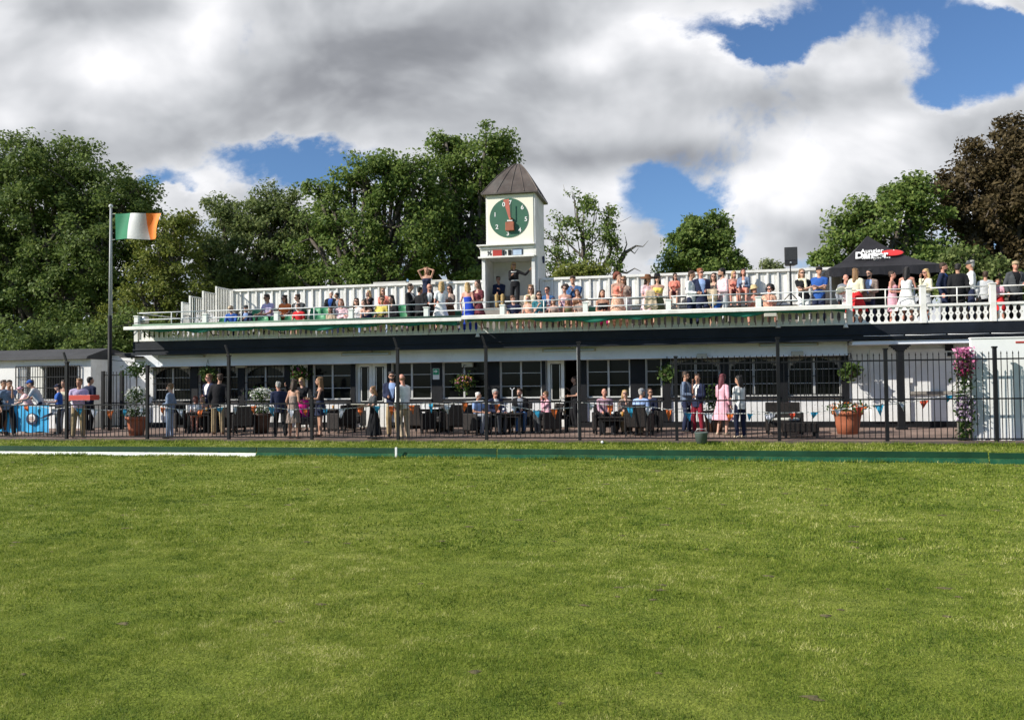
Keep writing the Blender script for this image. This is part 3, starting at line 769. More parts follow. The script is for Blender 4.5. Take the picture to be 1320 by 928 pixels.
def balustrade(pa, pb, label, top=3.66, tall=False, last=False):
    Y = 25.0; X0, X1 = P(pa, 410, Y).x, P(pb, 400, Y).x
    t = thing('balustrade', label, 'balustrade', ((X0 + X1) / 2, Y, ZF1), 'white balustrade of the upper terrace')
    MB().box(X0 + .08, X1 - .08, Y - .05, Y + .05, ZF1 + .002, ZF1 + .06).build('bottom_rail', WOODW, t, bevel=.006)
    MB().box(X0 + .08, X1 - .08, Y - .06, Y + .06, top - .07, top).build('top_rail', WOODW, t, bevel=.008)
    n = max(3, round((X1 - X0 - .2) / .185))
    for i in range(n):
        o = bpy.data.objects.new('baluster', BALM if tall else SLAT); COL.objects.link(o); o.parent = t
        off = ORIG[t.name]; o.location = (X0 + .1 + (X1 - X0 - .2) * (i + .5) / n - off[0], Y - off[1], ZF1 + .061 - off[2])
        o.scale = (1, 1, (top - .07 - ZF1 - .063) / .44)
    pz = 4.16 if tall else 3.98
    def newel(x):
        m = MB(); m.box(x - .075, x + .075, Y - .075, Y + .075, ZF1 + .001, pz); m.box(x - .095, x + .095, Y - .095, Y + .095, pz + .001, pz + .035)
        m.build('newel_post', WOODW, t, bevel=.006)
    newel(X0)
    if last: newel(X1)
    for zz in (3.88, 4.11):
        MB().tube([(X0 + .07, Y + .02, zz), (X1 - .07 if last else X1, Y + .02, zz)], .017, 8).build('pipe_rail', GREYPOLE if not tall else WOODW, t, smooth=True)
    MB().tube([((X0 + X1) / 2, Y + .02, top), ((X0 + X1) / 2, Y + .02, 4.12)], .018, 8).build('stanchion', WOODW, t, smooth=True)
NW = [177, 265, 357, 453, 550, 648, 755, 862, 978, 1095]
LB = ['bay at the far left end by the hoop rail', 'bay below the two men in blue caps', 'bay below the girl in red', 'bay below the women in dark coats', 'bay below the white and royal blue dresses', 'bay below the clock tower booth and the denim waistcoat',
      'bay below the magenta skirt and the coral dress', 'bay below the yellow top and the navy blazer', 'bay below the loudspeaker and the blue polo shirt']
for i in range(9): balustrade(NW[i], NW[i + 1], 'white fretwork balustrade, ' + LB[i])
balustrade(1095, 1190, 'bright white fretwork balustrade, bay below the red skirt and the pink dress', tall=True)
balustrade(1190, 1280, 'bright white fretwork balustrade, bay below the dark suits under the tent corner', tall=True)
balustrade(1280, 1375, 'bright white fretwork balustrade, last bay at the right below the tan cap', tall=True, last=True)
MB().tube([(P(177, 410, 25).x, 25.02, 4.11), (P(177, 410, 25).x, 28, 4.11)], .017, 8).build('side_rail', GREYPOLE, club, smooth=True)

# ------------------------------------------------------------------ awnings
def awning(pa, pb, z, label, roll):
    Ya = 24.2; X0, X1 = P(pa, 415, Ya).x, P(pb, 405, Ya).x
    t = thing('awning', label, 'awning', ((X0 + X1) / 2, Ya, z), 'awnings along the balustrade')
    MB().box(X0, X1, Ya - .045, Ya + .045, z - .055, z + .055).build('front_bar', WOODW, t, bevel=.012)
    x_in = X0; X0 = X0 - .09
    m = MB(); m.add([(X0 + .1, Ya + .046, z + .03), (X1 - .005, Ya + .046, z + .03), (X1 - .005, 24.93, 3.63), (X0 + .1, 24.93, 3.63), (X0 + .1, Ya + .046, z + .018), (X1 - .005, Ya + .046, z + .018), (X1 - .005, 24.93, 3.618), (X0 + .1, 24.93, 3.618)],
                    [(0, 1, 2, 3), (7, 6, 5, 4), (0, 4, 5, 1), (1, 5, 6, 2), (2, 6, 7, 3), (3, 7, 4, 0)])
    m.build('cloth', AWNG, t); X0 = x_in
    if roll: MB().tube([(X0 + .25, Ya + .12, z + .085), (X1 - .05, Ya + .12, z + .085)], .05, 12).build('roller', mat('green_roller', (.10, .17, .11), .6, .2, 3), t, smooth=True)
    else: MB().box(X0 + .02, X1 - .02, Ya + .05, Ya + .16, z + .03, z + .075).build('cover', CREAM, t, bevel=.01)
    # valance hanging in uneven swags
    n = int((X1 - X0) / .09); vs = []; fs = []
    for i in range(n + 1):
        xx = X0 + .15 + (X1 - X0 - .3) * i / n; u = xx * 1.9
        dep = .09 + .06 * math.sin(u * .55 + 1) * math.sin(u * .23) + .03 * math.sin(u * 2.3) + .02 * R.random()
        fold = .03 * math.sin(u * 3.1)
        for k in range(4):
            q = k / 3; vs.append((xx, Ya + .055 + fold * q + .02 * q, z - .02 - (max(.03, dep) + .035) * q))
    for i in range(n):
        for k in range(3):
            a = i * 4 + k; fs.append((a, a + 4, a + 5, a + 1))
    m = MB(); m.add(vs, fs); o = m.build('valance', AWNG, t, smooth=True)
    sd = o.modifiers.new('thick', 'SOLIDIFY'); sd.thickness = .006
    for k in range(max(3, int((X1 - X0) / 2.4))):
        xx = X0 + .6 + k * 2.4
        if xx < X1 - .2: MB().tube([(xx, 24.94, 3.3), (xx, 24.6, 3.28), (xx, Ya + .05, z - .04)], .014, 6).build('arm', IRON, t)
awning(160, 595.2, 3.53, 'retracted awning with a green roll and a white front bar left of the clock tower', True)
awning(595.3, 1098, 3.575, 'long retracted awning with a cream front bar right of the clock tower', False)
p, q = P(985, 404, 24.1), P(1001, 408, 24.1)
tag(MB().box(p.x, q.x, 24.05, 24.15, q.z, p.z).build('lamp_box', LAMPB, bevel=.01), 'small cream box lamp fixed below the right awning bar', 'lamp')

# ------------------------------------------------------------------ clock tower
TY = 28.15
bA, bB = P(620.5, 320, TY), P(689, 320, TY)
fA, fB = P(626.5, 290, TY + .1), P(690, 290, TY + .1)
zE = P(627, 251, TY + .1).z; zL = P(626, 318, TY).z; zO = P(626, 332, TY).z; ZBF = P(640, 397, TY).z
tower = thing('clock_tower', 'white square clock tower with a brown pyramid roof and a green dial', 'clock tower', ((fA.x + fB.x) / 2, TY + 1, ZFL))
dp = 1.85
yb = TY + .1 + dp
m = MB(); m.box(fA.x, fB.x, TY + .1, yb, zL, zE); m.build('shaft', WALL, tower, bevel=.008)
MB().box(fA.x + .06, fB.x - .06, TY + .075, TY + .099, zL + .05, zE - .06).build('front_panel', CREAM, tower, bevel=.006)
# booth with side walls, back and lintel
m = MB(); m.box(bA.x, bA.x + .12, TY + .05, yb, ZFL, zO); m.box(bB.x - .12, bB.x + .0, TY + .06, TY + .17, ZFL, zO); m.box(bA.x + .12, bB.x + .06, yb - .6, yb, ZFL, zO)
m.box(fB.x - .02, fB.x + .055, TY + .175, yb - .601, ZFL, zO)
m.build('booth', WALL, tower, bevel=.008)
MB().box(bA.x - .04, bB.x + .06, TY + .0, yb, zO + .001, zL - .001).build('lintel', WOODW, tower, bevel=.008)
m = MB(); m.box(bA.x - .14, bB.x + .02, TY - .14, TY + .3, zL, zL + .05); m.box(bA.x - .1, bB.x + .0, TY - .10, TY - .002, zO - .04, zO + .02)
m.box(bA.x - .06, bB.x - .02, TY - .05, TY - .004, zO + .28, zO + .33)
m.build('ledge', WOODW, tower, bevel=.006)
MB().box(bA.x - .05, bB.x + .05, TY - .12, yb, ZFL + .003, ZBF).build('booth_floor', CONC, tower, bevel=.01)
# roof: four concave standing-seam faces rising to a short ridge
ex0, ex1, ey0, ey1 = fA.x - .13, fB.x + .13, TY - .06, yb + .16
cxm, cym = (ex0 + ex1) / 2 + .10, (ey0 + ey1) / 2
zA = P(664, 213, cym).z
prof = [(1.0, 0), (.975, .035), (.77, .31), (.55, .58), (.34, .81), (.16, .965), (.10, 1.0)]
vs = []; fs = []
for r_, h_ in prof:
    z = zE + (zA - zE) * h_ * .999
    for sx_, sy_ in ((-1, -1), (1, -1), (1, 1), (-1, 1)):
        vs.append((cxm + sx_ * r_ * ((ex1 - cxm) if sx_ > 0 else (cxm - ex0)), cym + sy_ * r_ * (ey1 - ey0) / 2, z))
for i in range(len(prof) - 1):
    for k in range(4):
        k2 = (k + 1) % 4; fs.append((4 * i + k, 4 * i + k2, 4 * i + 4 + k2, 4 * i + 4 + k))
fs += [(3, 2, 1, 0), tuple(range(4 * len(prof) - 4, 4 * len(prof)))]
m = MB(); m.add(vs, fs); m.box(ex0, ex1, ey0, ey1, zE - .04, zE - .001); rf = m.build('roof', COPPER, tower, bevel=.006)
m = MB()
def rp(k, u, i):    # point on face k
    a, b = Vector(vs[4 * i + k]), Vector(vs[4 * i + (k + 1) % 4]); return a.lerp(b, u)
for k in range(4):
    for u in (.27, .52, .76):
        m.tube([rp(k, .5 + (u - .5) * 1.0, i) + Vector((0, 0, .012)) for i in range(len(prof))], .016, 6)
for k in range(4): m.tube([Vector(vs[4 * i + k]) for i in range(len(prof))], .018, 6)
m.build('seam', COPPER, rf, smooth=True)
# dial
c = P(656, 281, TY + .07); rD = (P(681, 281, TY + .07) - c).length
def disc(c, r, y0, y1, n=64): return MB().prism([(c.x + r * math.cos(2 * math.pi * i / n), c.z + r * math.sin(2 * math.pi * i / n)) for i in range(n)], y0, y1)
dial = disc(c, rD, TY + .055, TY + .074).build('dial', CLOCKG, tower)
def clk(zx, zy): return P(580 + zx / 4.42, 190 + zy / 4.42, TY + .05)
for s_, zx, zy in (('0', 306, 327), ('7', 343, 316), ('6', 412, 343), ('5', 433, 410), ('4', 398, 472), ('3', 330, 492), ('2', 268, 455), ('1', 257, 385)):
    q = clk(zx, zy); text(s_, .215, WHITEP, dial, (q.x, TY + .048, q.z), bold=.004)
a1, a2, a3 = clk(303, 300), clk(336, 294), clk(340, 405)
MB().prism([(a1.x, a1.z), (a3.x - .03, a3.z), (a3.x + .03, a3.z), (a2.x, a2.z)][::-1], TY + .049, TY + .054).build('danger_wedge', WEDGE, dial)
q = clk(343, 452)
MB().box(q.x - .15, q.x + .15, TY - .06, TY + .053, q.z - .15, q.z + .15).build('bell_box', BRICKO, dial, bevel=.01)
MB().box(q.x - .09, q.x + .10, TY - .03, TY + .05, q.z + .17, q.z + .22).build('bell_cap', WHITEP, dial, bevel=.01)
h0, h1 = clk(352, 405), clk(352, 318)
MB().box(h0.x - .018, h0.x + .018, TY - .06, TY - .045, h0.z - .02, h1.z).build('clock_hand', mat('dark_green_hand', (.01, .05, .03), .5), dial, bevel=.003)
MB().ell((h0.x - .02, TY - .0, h0.z - .03), (.07, .05, .06), 12, 8).build('clapper', BRICKO, dial, smooth=True)
# score strip on the lintel
def strip(zx0, zx1, zy0, zy1, name, mm, y=0, par=None):
    a, b = clk(zx0, zy0), clk(zx1, zy1); return MB().box(a.x, b.x, TY - .022 + y, TY - .003 + y, b.z, a.z).build(name, mm, par or tower, bevel=.003)
strip(246, 299, 588, 622, 'red_panel', REDP); strip(302, 313, 588, 620, 'score_panel', BLACK); strip(333, 352, 587, 620, 'score_panel', BLACK)
mon = strip(358, 416, 582, 619, 'monitor', NAVYF); strip(363, 411, 587, 614, 'screen', SCREEN, -.02, mon)
q = clk(228, 606); text('½', .22, BLACK, tower, (q.x, TY - .012, q.z), name='fraction_mark', bold=.004)
q = clk(320, 604); text('1', .17, BLACK, tower, (q.x, TY - .012, q.z), name='score_mark', bold=.006)
tl = MB().box(fB.x + .056, fB.x + .12, TY + 1.2, TY + 1.32, zO - .1, zO + .15); tl.build('wall_lamp', NAVYF, tower, bevel=.01)

# ------------------------------------------------------------------ flag and pole
fp = G(142, 556, .1); fp = P(141.5, 500, 24.6); fx = fp.x
pole = thing('flagpole', 'tall flagpole with a black lower mast and a pale grey upper mast', 'flagpole', (fx, 24.6, .1))
zt = P(141, 268, 24.6).z; zm = P(141, 411, 24.6).z
MB().tube([(fx, 24.6, .12), (fx, 24.6, zm + .1)], .068, 12).build('lower_mast', BLACK, pole, smooth=True)
MB().tube([(fx, 24.6, zm), (fx + .02, 24.6, zt)], [.048, .036], 12).build('upper_mast', MAST, pole, smooth=True)
MB().ell((fx + .02, 24.6, zt + .05), (.07, .07, .07), 12, 8).build('finial', GREYPOLE, pole, smooth=True)
for dz in (.3, 1.4): MB().tube([(fx + .05, 24.6, zm - dz), (fx + 1.1, 24.9, zm - dz - .1 + .3 * (dz < 1))], .012, 6).build('stay', IRON, pole)
fl = thing('flag', 'green white and orange tricolour flag streaming from the flagpole', 'flag', (fx + .1, 24.6, zt - .9))
fw = P(211, 290, 24.6).x - P(148, 290, 24.6).x; zt0 = P(149, 276, 24.6).z; zb0 = P(149, 309, 24.6).z
x0f = P(148.5, 290, 24.6).x
for k, cc in enumerate(((.0, .17, .075), (.55, .56, .56), (.74, .21, .02))):
    vs = []; fs = []; n, q = 16, 10
    for i in range(n + 1):
        u = (k + i / n) / 3
        for j in range(q + 1):
            v = j / q
            amp = .03 + .16 * u
            yy = 24.6 + amp * math.sin(u * 9.5 + v * 1.1) - .15 * u
            zz = zt0 - (zt0 - zb0) * v - .10 * u * u + .05 * math.sin(u * 8 + .5) * u - .10 * max(0, u - .75) * (1 - v) * 2
            vs.append((x0f + fw * (u - .05 * math.sin(u * 7) * v - .03 * u * math.sin(v * 3)), yy, zz))
    for i in range(n):
        for j in range(q):
            a = i * (q + 1) + j; fs.append((a, a + 1, a + q + 2, a + q + 1))
    m = MB(); m.add(vs, fs)
    o = m.build('flag_band', mat('flag_cloth_%d' % k, cc, .7, .06, 4, .15, 12), fl, smooth=True)
m = MB(); m.tube([(fx + .06, 24.6, zt - .05), (fx + .08, 24.6, zm)], .006, 5); m.tube([(fx + .06, 24.6, zt0), (x0f, 24.6, zt0)], .006, 5); m.tube([(fx + .06, 24.6, zb0), (x0f, 24.6, zb0)], .006, 5)
m.build('halyard', WHITEP, pole)
# ------------------------------------------------------------------ iron fence between lawn and terrace
FY = 21.5
PM = MB().box(-.008, .008, -.008, .008, 0, .93).mesh('picket', IRON)
m = MB(); m.box(-.008, .008, -.008, .008, 0, 1.98); m.lathe((0, 0, 1.981), [(.008, 0), (.016, .03), (.002, .09)], 6); PMT = m.mesh('picket', IRON)
FP = [-30, 86, 190, 295, 402, 513, 627, 747, 872, 1004, 1143, 1284, 1430]
HT = {86: 2.35, 190: 2.2, 295: 2.45, 402: 1.25, 513: 2.55, 627: 2.55, 747: 2.62, 872: 2.2, 1004: 2.62, 1143: 2.30, 1284: 2.30, -30: 2.3, 1430: 2.3}
FL = ['before the blue cloth table', 'before the man with the red tray', 'before the boy in pale jeans', 'before the men in dark blazers', 'before the off-shoulder dress', 'before the fair child with a small tray', 'before the grey-haired men in armchairs',
      'before the checked shirt man and the blue shirt back', 'tall bay before the red trousers and the pink dress', 'tall bay before the dark bench and the terracotta pot', 'tall bay before the blind arch', 'tall bay before the white hoarding']
for i in range(len(FP) - 1):
    a, b = FP[i], FP[i + 1]; X0, X1 = P(a, 530, FY).x, P(b, 530, FY).x
    tall = a >= 872
    t = thing('iron_fence', ('low' if not tall else 'full height') + ' black iron railing ' + FL[i], 'fence', ((X0 + X1) / 2, FY, .06), 'black iron railings along the lawn')
    off = ORIG[t.name]
    H_ = HT[a]
    m = MB(); m.box(X0 - .04, X0 + .04, FY - .04, FY + .04, 0, H_)
    if a in (86, 295, 513, 627): m.beam((X0, FY, H_ - .02), (X0 - .10, FY - .02, H_ + .30), .05, .05)
    m.box(X0 - .055, X0 + .055, FY - .055, FY + .055, H_ - .02, H_ + .02)
    if tall: m.box(X0 - .14, X0 + .14, FY - .02, FY + .02, 2.0, 2.035)
    m.build('post', IRON, t, bevel=.004)
    for z in ((.13, 1.07) if not tall else (.13, 1.08, 2.02)): MB().box(X0 + .041, X1 - .041, FY - .018, FY + .018, z - .018, z + .018).build('rail', IRON, t)
    n = round((X1 - X0) / .134)
    for k in range(1, n):
        o = bpy.data.objects.new('picket', PMT if tall else PM); COL.objects.link(o); o.parent = t
        o.location = (X0 + (X1 - X0) * k / n - off[0] + R.uniform(-.004, .004), 0, .14 - off[2]); o.rotation_euler = (R.uniform(-.006, .006), R.uniform(-.006, .006), 0)
px_ = P(745.5, 500, 21.75).x
tag(MB().tube([(px_, 21.75, .06), (px_, 21.75, 2.5)], .028, 10).build('pole', GREYPOLE, smooth=True), 'thin pale grey pole standing behind the tall black fence post by the open door', 'pole')

# white hoarding at the right
hx = P(1253, 500, 21.9).x; hz = P(1253, 437, 21.9).z
hd = thing('white_hoarding', 'plain white hoarding wall behind the railing at the right end', 'hoarding', (hx + 3, 21.9, 0))
MB().box(hx, 13, 21.9, 22.02, .05, hz).build('panel', mat('hoarding_paint', (.76, .77, .75), .6, .03, 1.2, .1, 6, dirt=(.5, .5, .47), dscale=.9, damt=.25), hd, bevel=.006)
MB().box(hx - .012, 13, 21.88, 22.04, hz + .001, hz + .035).build('cap', WHITEP, hd, bevel=.006)
q = P(1313, 441, 21.88); MB().box(q.x - .06, q.x + .4, 21.885, 21.898, q.z - .02, q.z + .02).build('red_mark', REDP, hd)

# flowers and plants
LEAFG = leaf_mat('garden_leaf', (.02, .05, .010), (.075, .13, .025))
LEAFP = leaf_mat('pale_leaf', (.04, .08, .018), (.13, .19, .05))
def petal(name, c1, c2): return leaf_mat(name, c1, c2, .2)
WHITEF = petal('white_petal', (.62, .64, .58), (.85, .85, .80)); PINKF = petal('pink_petal', (.45, .10, .25), (.75, .35, .52)); ORNGF = petal('orange_petal', (.70, .13, .03), (.85, .28, .06))
MAGF = petal('crimson_petal', (.22, .02, .07), (.45, .06, .16)); LILF = petal('lilac_petal', (.40, .28, .45), (.70, .58, .72)); YELF = petal('yellow_petal', (.60, .35, .03), (.8, .55, .1))

def leaves(pts, size, rng, flat=.0):
    """one small folded leaf at each point"""
    m = MB()
    for p in pts:
        a = Vector((rng.gauss(0, 1), rng.gauss(0, 1), rng.gauss(0, 1) + flat)).normalized(); b = a.orthogonal().normalized()
        b = (Matrix.Rotation(rng.uniform(0, 6.28), 3, a) @ b); c = a.cross(b); s = size * rng.uniform(.6, 1.4)
        m.add([p - b * s, p + c * s * .55, p + b * s, p - c * s * .55], [(0, 1, 2, 3)])
    return m
def ball_pts(c, r, n, rng, shell=.0):
    out = []
    if not shell: return [Vector((c[0] + rng.gauss(0, r[0] * .52), c[1] + rng.gauss(0, r[1] * .52), c[2] + rng.gauss(0, r[2] * .52))) for _ in range(n)]
    while len(out) < n:
        v = Vector((rng.uniform(-1, 1), rng.uniform(-1, 1), rng.uniform(-1, 1)))
        if shell < v.length <= 1: out.append(Vector((c[0] + v.x * r[0], c[1] + v.y * r[1], c[2] + v.z * r[2])))
    return out
rg = random.Random(21)
def pot_shape(m, c, r, h):
    m.lathe(c, [(r * .70, 0), (r * .82, h * .45), (r * .93, h * .82), (r * .94, h * .83), (r * 1.06, h * .84), (r * 1.08, h), (r * .97, h), (r * .93, h * .93)], 24)
def potted(px, yb, r, h, potm, label, blooms, name='flower_pot', z=None, py=None):
    c = G(px, yb, .09); c.z = zf(c.y)
    t = thing(name, label, 'potted plant', c)
    m = MB(); pot_shape(m, c, r, h); m.build('pot', potm, t, smooth=True)
    MB().lathe(c + Vector((0, 0, h * .9)), [(r * .92, 0), (r * .92, .02)], 20).build('soil', DARKPOT, t)
    for (dz, rr, rz, nl, fl) in blooms:
        cc = c + Vector((0, 0, h + dz))
        leaves(ball_pts(cc, (rr, rr, rz), nl, rg), .045, rg).build('foliage', LEAFG, t)
        for fm, nf in fl:
            leaves(ball_pts(cc + Vector((0, 0, rz * .25)), (rr * 1.05, rr * 1.05, rz), nf, rg, .72), .038, rg, 1.0).build('blossom', fm, t)
    if len(blooms) > 1: MB().tube([c + Vector((0, 0, h * .9)), c + Vector((0, 0, h + blooms[-1][0]))], .02, 6).build('stem', BARK, t)
    return t
potted(176, 561, .31, .58, TERRA, 'terracotta pot with tiers of white flowers beside the left corner of the clubhouse', [(.12, .36, .16, 260, [(WHITEF, 110)]), (.62, .33, .26, 380, [(WHITEF, 240)]), (1.45, .34, .22, 420, [])])
potted(337, 559, .30, .62, DARKPOT, 'dark brown pot with a dome of white flowers before the third arched window', [(.10, .32, .16, 260, [(WHITEF, 40)]), (.55, .34, .2, 300, [(WHITEF, 420)])])
potted(1093, 560, .38, .62, TERRA, 'large terracotta pot of orange and white flowers at the right end of the terrace', [(.08, .48, .13, 420, [(ORNGF, 130), (WHITEF, 110)])])
potted(921, 558, .30, .60, DARKPOT, 'dark red-brown pot with a leafy plant behind the pink dress', [(.28, .26, .36, 380, [])])
potted(575, 557, .22, .40, DARKPOT, 'small dark pot of purple flowers under the exit sign', [(.12, .20, .14, 150, [(LILF, 60)])])

def basket(px, py, Y, r, label, fl, lm=LEAFG, n=420, hang=None):
    r *= .85; n = int(n * .8)
    c = P(px, py, Y); t = thing('hanging_basket', label, 'hanging basket', c, 'hanging flower baskets along the clubhouse front')
    m = MB(); m.lathe(c - Vector((0, 0, r * .8)), [(r * .2, 0), (r * .5, r * .2), (r * .62, r * .6), (r * .55, r * .6)], 14); m.build('bowl', DARKPOT, t, smooth=True)
    leaves(ball_pts(c, (r, r * .9, r * .75), n, rg) + ball_pts(c - Vector((0, 0, r * .5)), (r * .95, r * .8, r * .8), n // 3, rg), .06, rg).build('foliage', lm, t)
    for fm, k in fl: leaves(ball_pts(c, (r * 1.02, r * .95, r * .8), k, rg, .7), .045, rg, .6).build('blossom', fm, t)
    m = MB()
    for a in range(3):
        an = a * 2.1; m.tube([c + Vector((math.cos(an) * r * .6, math.sin(an) * r * .6, -r * .2)), c + Vector((0, 0, r + .25))], .006, 5)
    m.tube([c + Vector((0, 0, r + .25)), (c.x, WY - .06, c.z + r + .25)], .012, 5); m.build('hanger', IRON, t)
basket(268, 481, 25.55, .26, 'bright green hanging basket on the pilaster behind the two men in blazers', [], LEAFP)
basket(386, 481, 25.6, .30, 'shaded hanging basket with a few red flowers above the woman in the pink skirt', [(MAGF, 60)])
basket(598, 492, 25.5, .33, 'hanging basket of pink and yellow flowers above the empty armchairs', [(PINKF, 80), (YELF, 120)])
basket(860, 480, 25.5, .27, 'pale green trailing hanging basket behind the man in the grey-blue jacket', [], LEAFP)
basket(1097, 477, 25.4, .27, 'large fern-like hanging basket at the right corner of the windows', [], LEAFP, 520)

# trellis of climbing flowers beside the hoarding
tx0, tx1 = P(1231, 500, 21.85).x, P(1253, 500, 21.85).x; tz = P(1243, 447, 21.85).z
tr = thing('flower_trellis', 'slim trellis of pink white and purple flowers beside the white hoarding', 'trellis', ((tx0 + tx1) / 2, 21.85, .06))
m = MB()
for x_ in (tx0 + .04, (tx0 + tx1) / 2, tx1 - .04): m.beam((x_, 21.85, .05), (x_, 21.85, tz - .1), .025, .02)
for k in range(8): m.beam((tx0 + .02, 21.83, .25 + k * .28), (tx1 - .02, 21.83, .25 + k * .28), .02, .02)
m.build('lattice', BENCHW, tr)
xm = (tx0 + tx1) / 2; hw = (tx1 - tx0) / 2
pts = []
for k in range(900): pts.append(Vector((xm + rg.gauss(0, hw * .5), 21.8 + rg.gauss(0, .09), rg.uniform(.08, tz - .15))))
leaves(pts, .05, rg).build('foliage', LEAFG, tr)
def zone(n, z0, z1, s=.5): return [Vector((xm + rg.gauss(0, hw * s), 21.76 + rg.gauss(0, .07), rg.uniform(z0, z1))) for _ in range(n)]
leaves(zone(420, tz - .55, tz - .02, .52), .05, rg, .5).build('blossom', PINKF, tr); leaves(zone(160, tz - .75, tz - .3), .045, rg, .5).build('blossom', MAGF, tr)
leaves(zone(70, tz - 1.35, tz - .95), .06, rg, .5).build('blossom', WHITEF, tr); leaves(zone(230, .55, 1.15, .55), .05, rg, .5).build('blossom', LILF, tr)

# ------------------------------------------------------------------ bunting along the fence
BC = {'o': mat('orange_bunting', (.75, .16, .03), .7, .1, 5), 'b': mat('blue_bunting', (.03, .33, .55), .7, .1, 5), 'w': mat('white_bunting', (.62, .63, .72), .7, .05, 5), 'r': mat('red_bunting', (.60, .07, .03), .7, .1, 5)}
CORDM = mat('white_tape', (.7, .7, .68), .6, .05, 5)
def bunting(flags, Y, label):
    pts = [P(x, y, Y) for x, y, c in flags]
    t = thing('bunting', label, 'bunting', pts[len(pts) // 2], 'strings of bunting along the railing')
    line = [pts[0] + Vector((-.5, 0, .04))]
    for i, p in enumerate(pts):
        line.append(p)
    line.append(pts[-1] + Vector((.5, 0, .03)))
    MB().tube(line, .009, 5).build('cord', CORDM, t)
    for (x, y, c), p in zip(flags, pts):
        s = rg.uniform(.075, .115); h = rg.uniform(.18, .29); sw = rg.uniform(-.05, .05); tw = rg.uniform(-.5, .5)
        vs = [p + Vector((-s * math.cos(tw), -s * math.sin(tw), 0)), p + Vector((0, .015, -.004)), p + Vector((s * math.cos(tw), s * math.sin(tw), 0)), p + Vector((s * .5 + sw * .5, .02, -h * .5)), p + Vector((sw, .05 + rg.uniform(-.05, .05), -h)), p + Vector((-s * .5 + sw * .5, -.02, -h * .5))]
        m = MB(); m.add(vs, [(0, 5, 1), (1, 5, 3), (1, 3, 2), (5, 4, 3)]); o = m.build('pennant', BC[c], t)
        sd = o.modifiers.new('thick', 'SOLIDIFY'); sd.thickness = .004
bunting([(33, 523, 'o'), (51, 524, 'b'), (70, 527, 'w')], 21.64, 'string of bunting before the blue cloth table')
bunting([(102, 526, 'b'), (122, 528, 'w'), (142, 529, 'o'), (161, 527, 'b'), (183, 526, 'w')], 21.62, 'string of bunting between the red tray and the white flower pot')
bunting([(210, 525, 'o'), (232, 528, 'w'), (258, 528, 'o'), (283, 525, 'b')], 21.64, 'string of bunting by the boy in pale jeans')
bunting([(303, 524, 'w'), (327, 523, 'o'), (350, 525, 'b'), (375, 528, 'w'), (394, 527, 'o')], 21.62, 'string of bunting before the man in the dark suit')
bunting([(419, 527, 'b'), (441, 527, 'w'), (464, 525, 'o'), (486, 523, 'b'), (505, 523, 'o')], 21.64, 'string of bunting before the dark sleeveless top')
bunting([(530, 522, 'o'), (555, 520, 'b'), (577, 521, 'w'), (600, 518, 'o')], 21.62, 'string of bunting right of the bald man in white')
bunting([(641, 521, 'o'), (662, 524, 'w'), (692, 529, 'b'), (714, 527, 'o')], 21.64, 'string of bunting before the seated grey-haired men')
bunting([(763, 520, 'w'), (786, 522, 'o'), (812, 525, 'b'), (836, 524, 'w'), (862, 528, 'o')], 21.62, 'string of bunting before the checked shirt')
bunting([(887, 532, 'b'), (914, 533, 'w'), (941, 533, 'o'), (967, 533, 'b'), (990, 534, 'w')], 21.64, 'string of bunting crossing the red trousers and the pink dress')
bunting([(996, 532, 'w'), (1021, 532, 'r'), (1050, 531, 'b'), (1080, 528, 'w'), (1108, 524, 'r'), (1133, 522, 'b')], 21.62, 'string of bunting before the dark bench and the terracotta pot')
bunting([(1163, 519, 'w'), (1191, 516, 'r'), (1224, 509, 'b')], 21.64, 'string of bunting before the blind arch')

# ------------------------------------------------------------------ furniture of the lower terrace
def chair_proto():
    o = thing('rattan_armchair', 'empty', 'armchair', (0, 0, 0))
    m = MB(); m.box(-.27, .27, -.27, .25, .22, .40); m.build('seat', RATTAN, o, bevel=.03)
    m = MB(); m.add([(-.27, .23, .24), (.27, .23, .24), (.30, .34, .86), (-.30, .34, .86), (-.27, .30, .24), (.27, .30, .24), (.30, .40, .86), (-.30, .40, .86)], [(0, 1, 2, 3), (7, 6, 5, 4), (0, 4, 5, 1), (1, 5, 6, 2), (2, 6, 7, 3), (3, 7, 4, 0)])
    m.build('backrest', RATTAN, o, bevel=.02)
    for s in (-1, 1):
        m = MB(); m.box(min(s * .28, s * .35), max(s * .28, s * .35), -.28, .30, .12, .62); m.build('armrest', RATTAN, o, bevel=.03)
        for y in (-.24, .26): MB().box(s * .30 - .025, s * .30 + .025, y - .025, y + .025, 0, .119).build('leg', IRON, o)
    MB().box(-.25, .25, -.25, .22, .405, .46).build('cushion', mat('dark_cushion', (.03, .03, .032), .9, .2, 6), o, bevel=.02)
    return o
CH = chair_proto(); _cf = [True]
def place_chair(x, Y, rz, label):
    z = zf(Y)
    if _cf[0]:
        CH.location = (x, Y, z); CH.rotation_euler = (0, 0, rz); CH['label'] = label; CH['group'] = 'dark rattan armchairs on the lower terrace'; _cf[0] = False; return
    dup(CH, (x, Y, z), rz, label, 'dark rattan armchairs on the lower terrace')
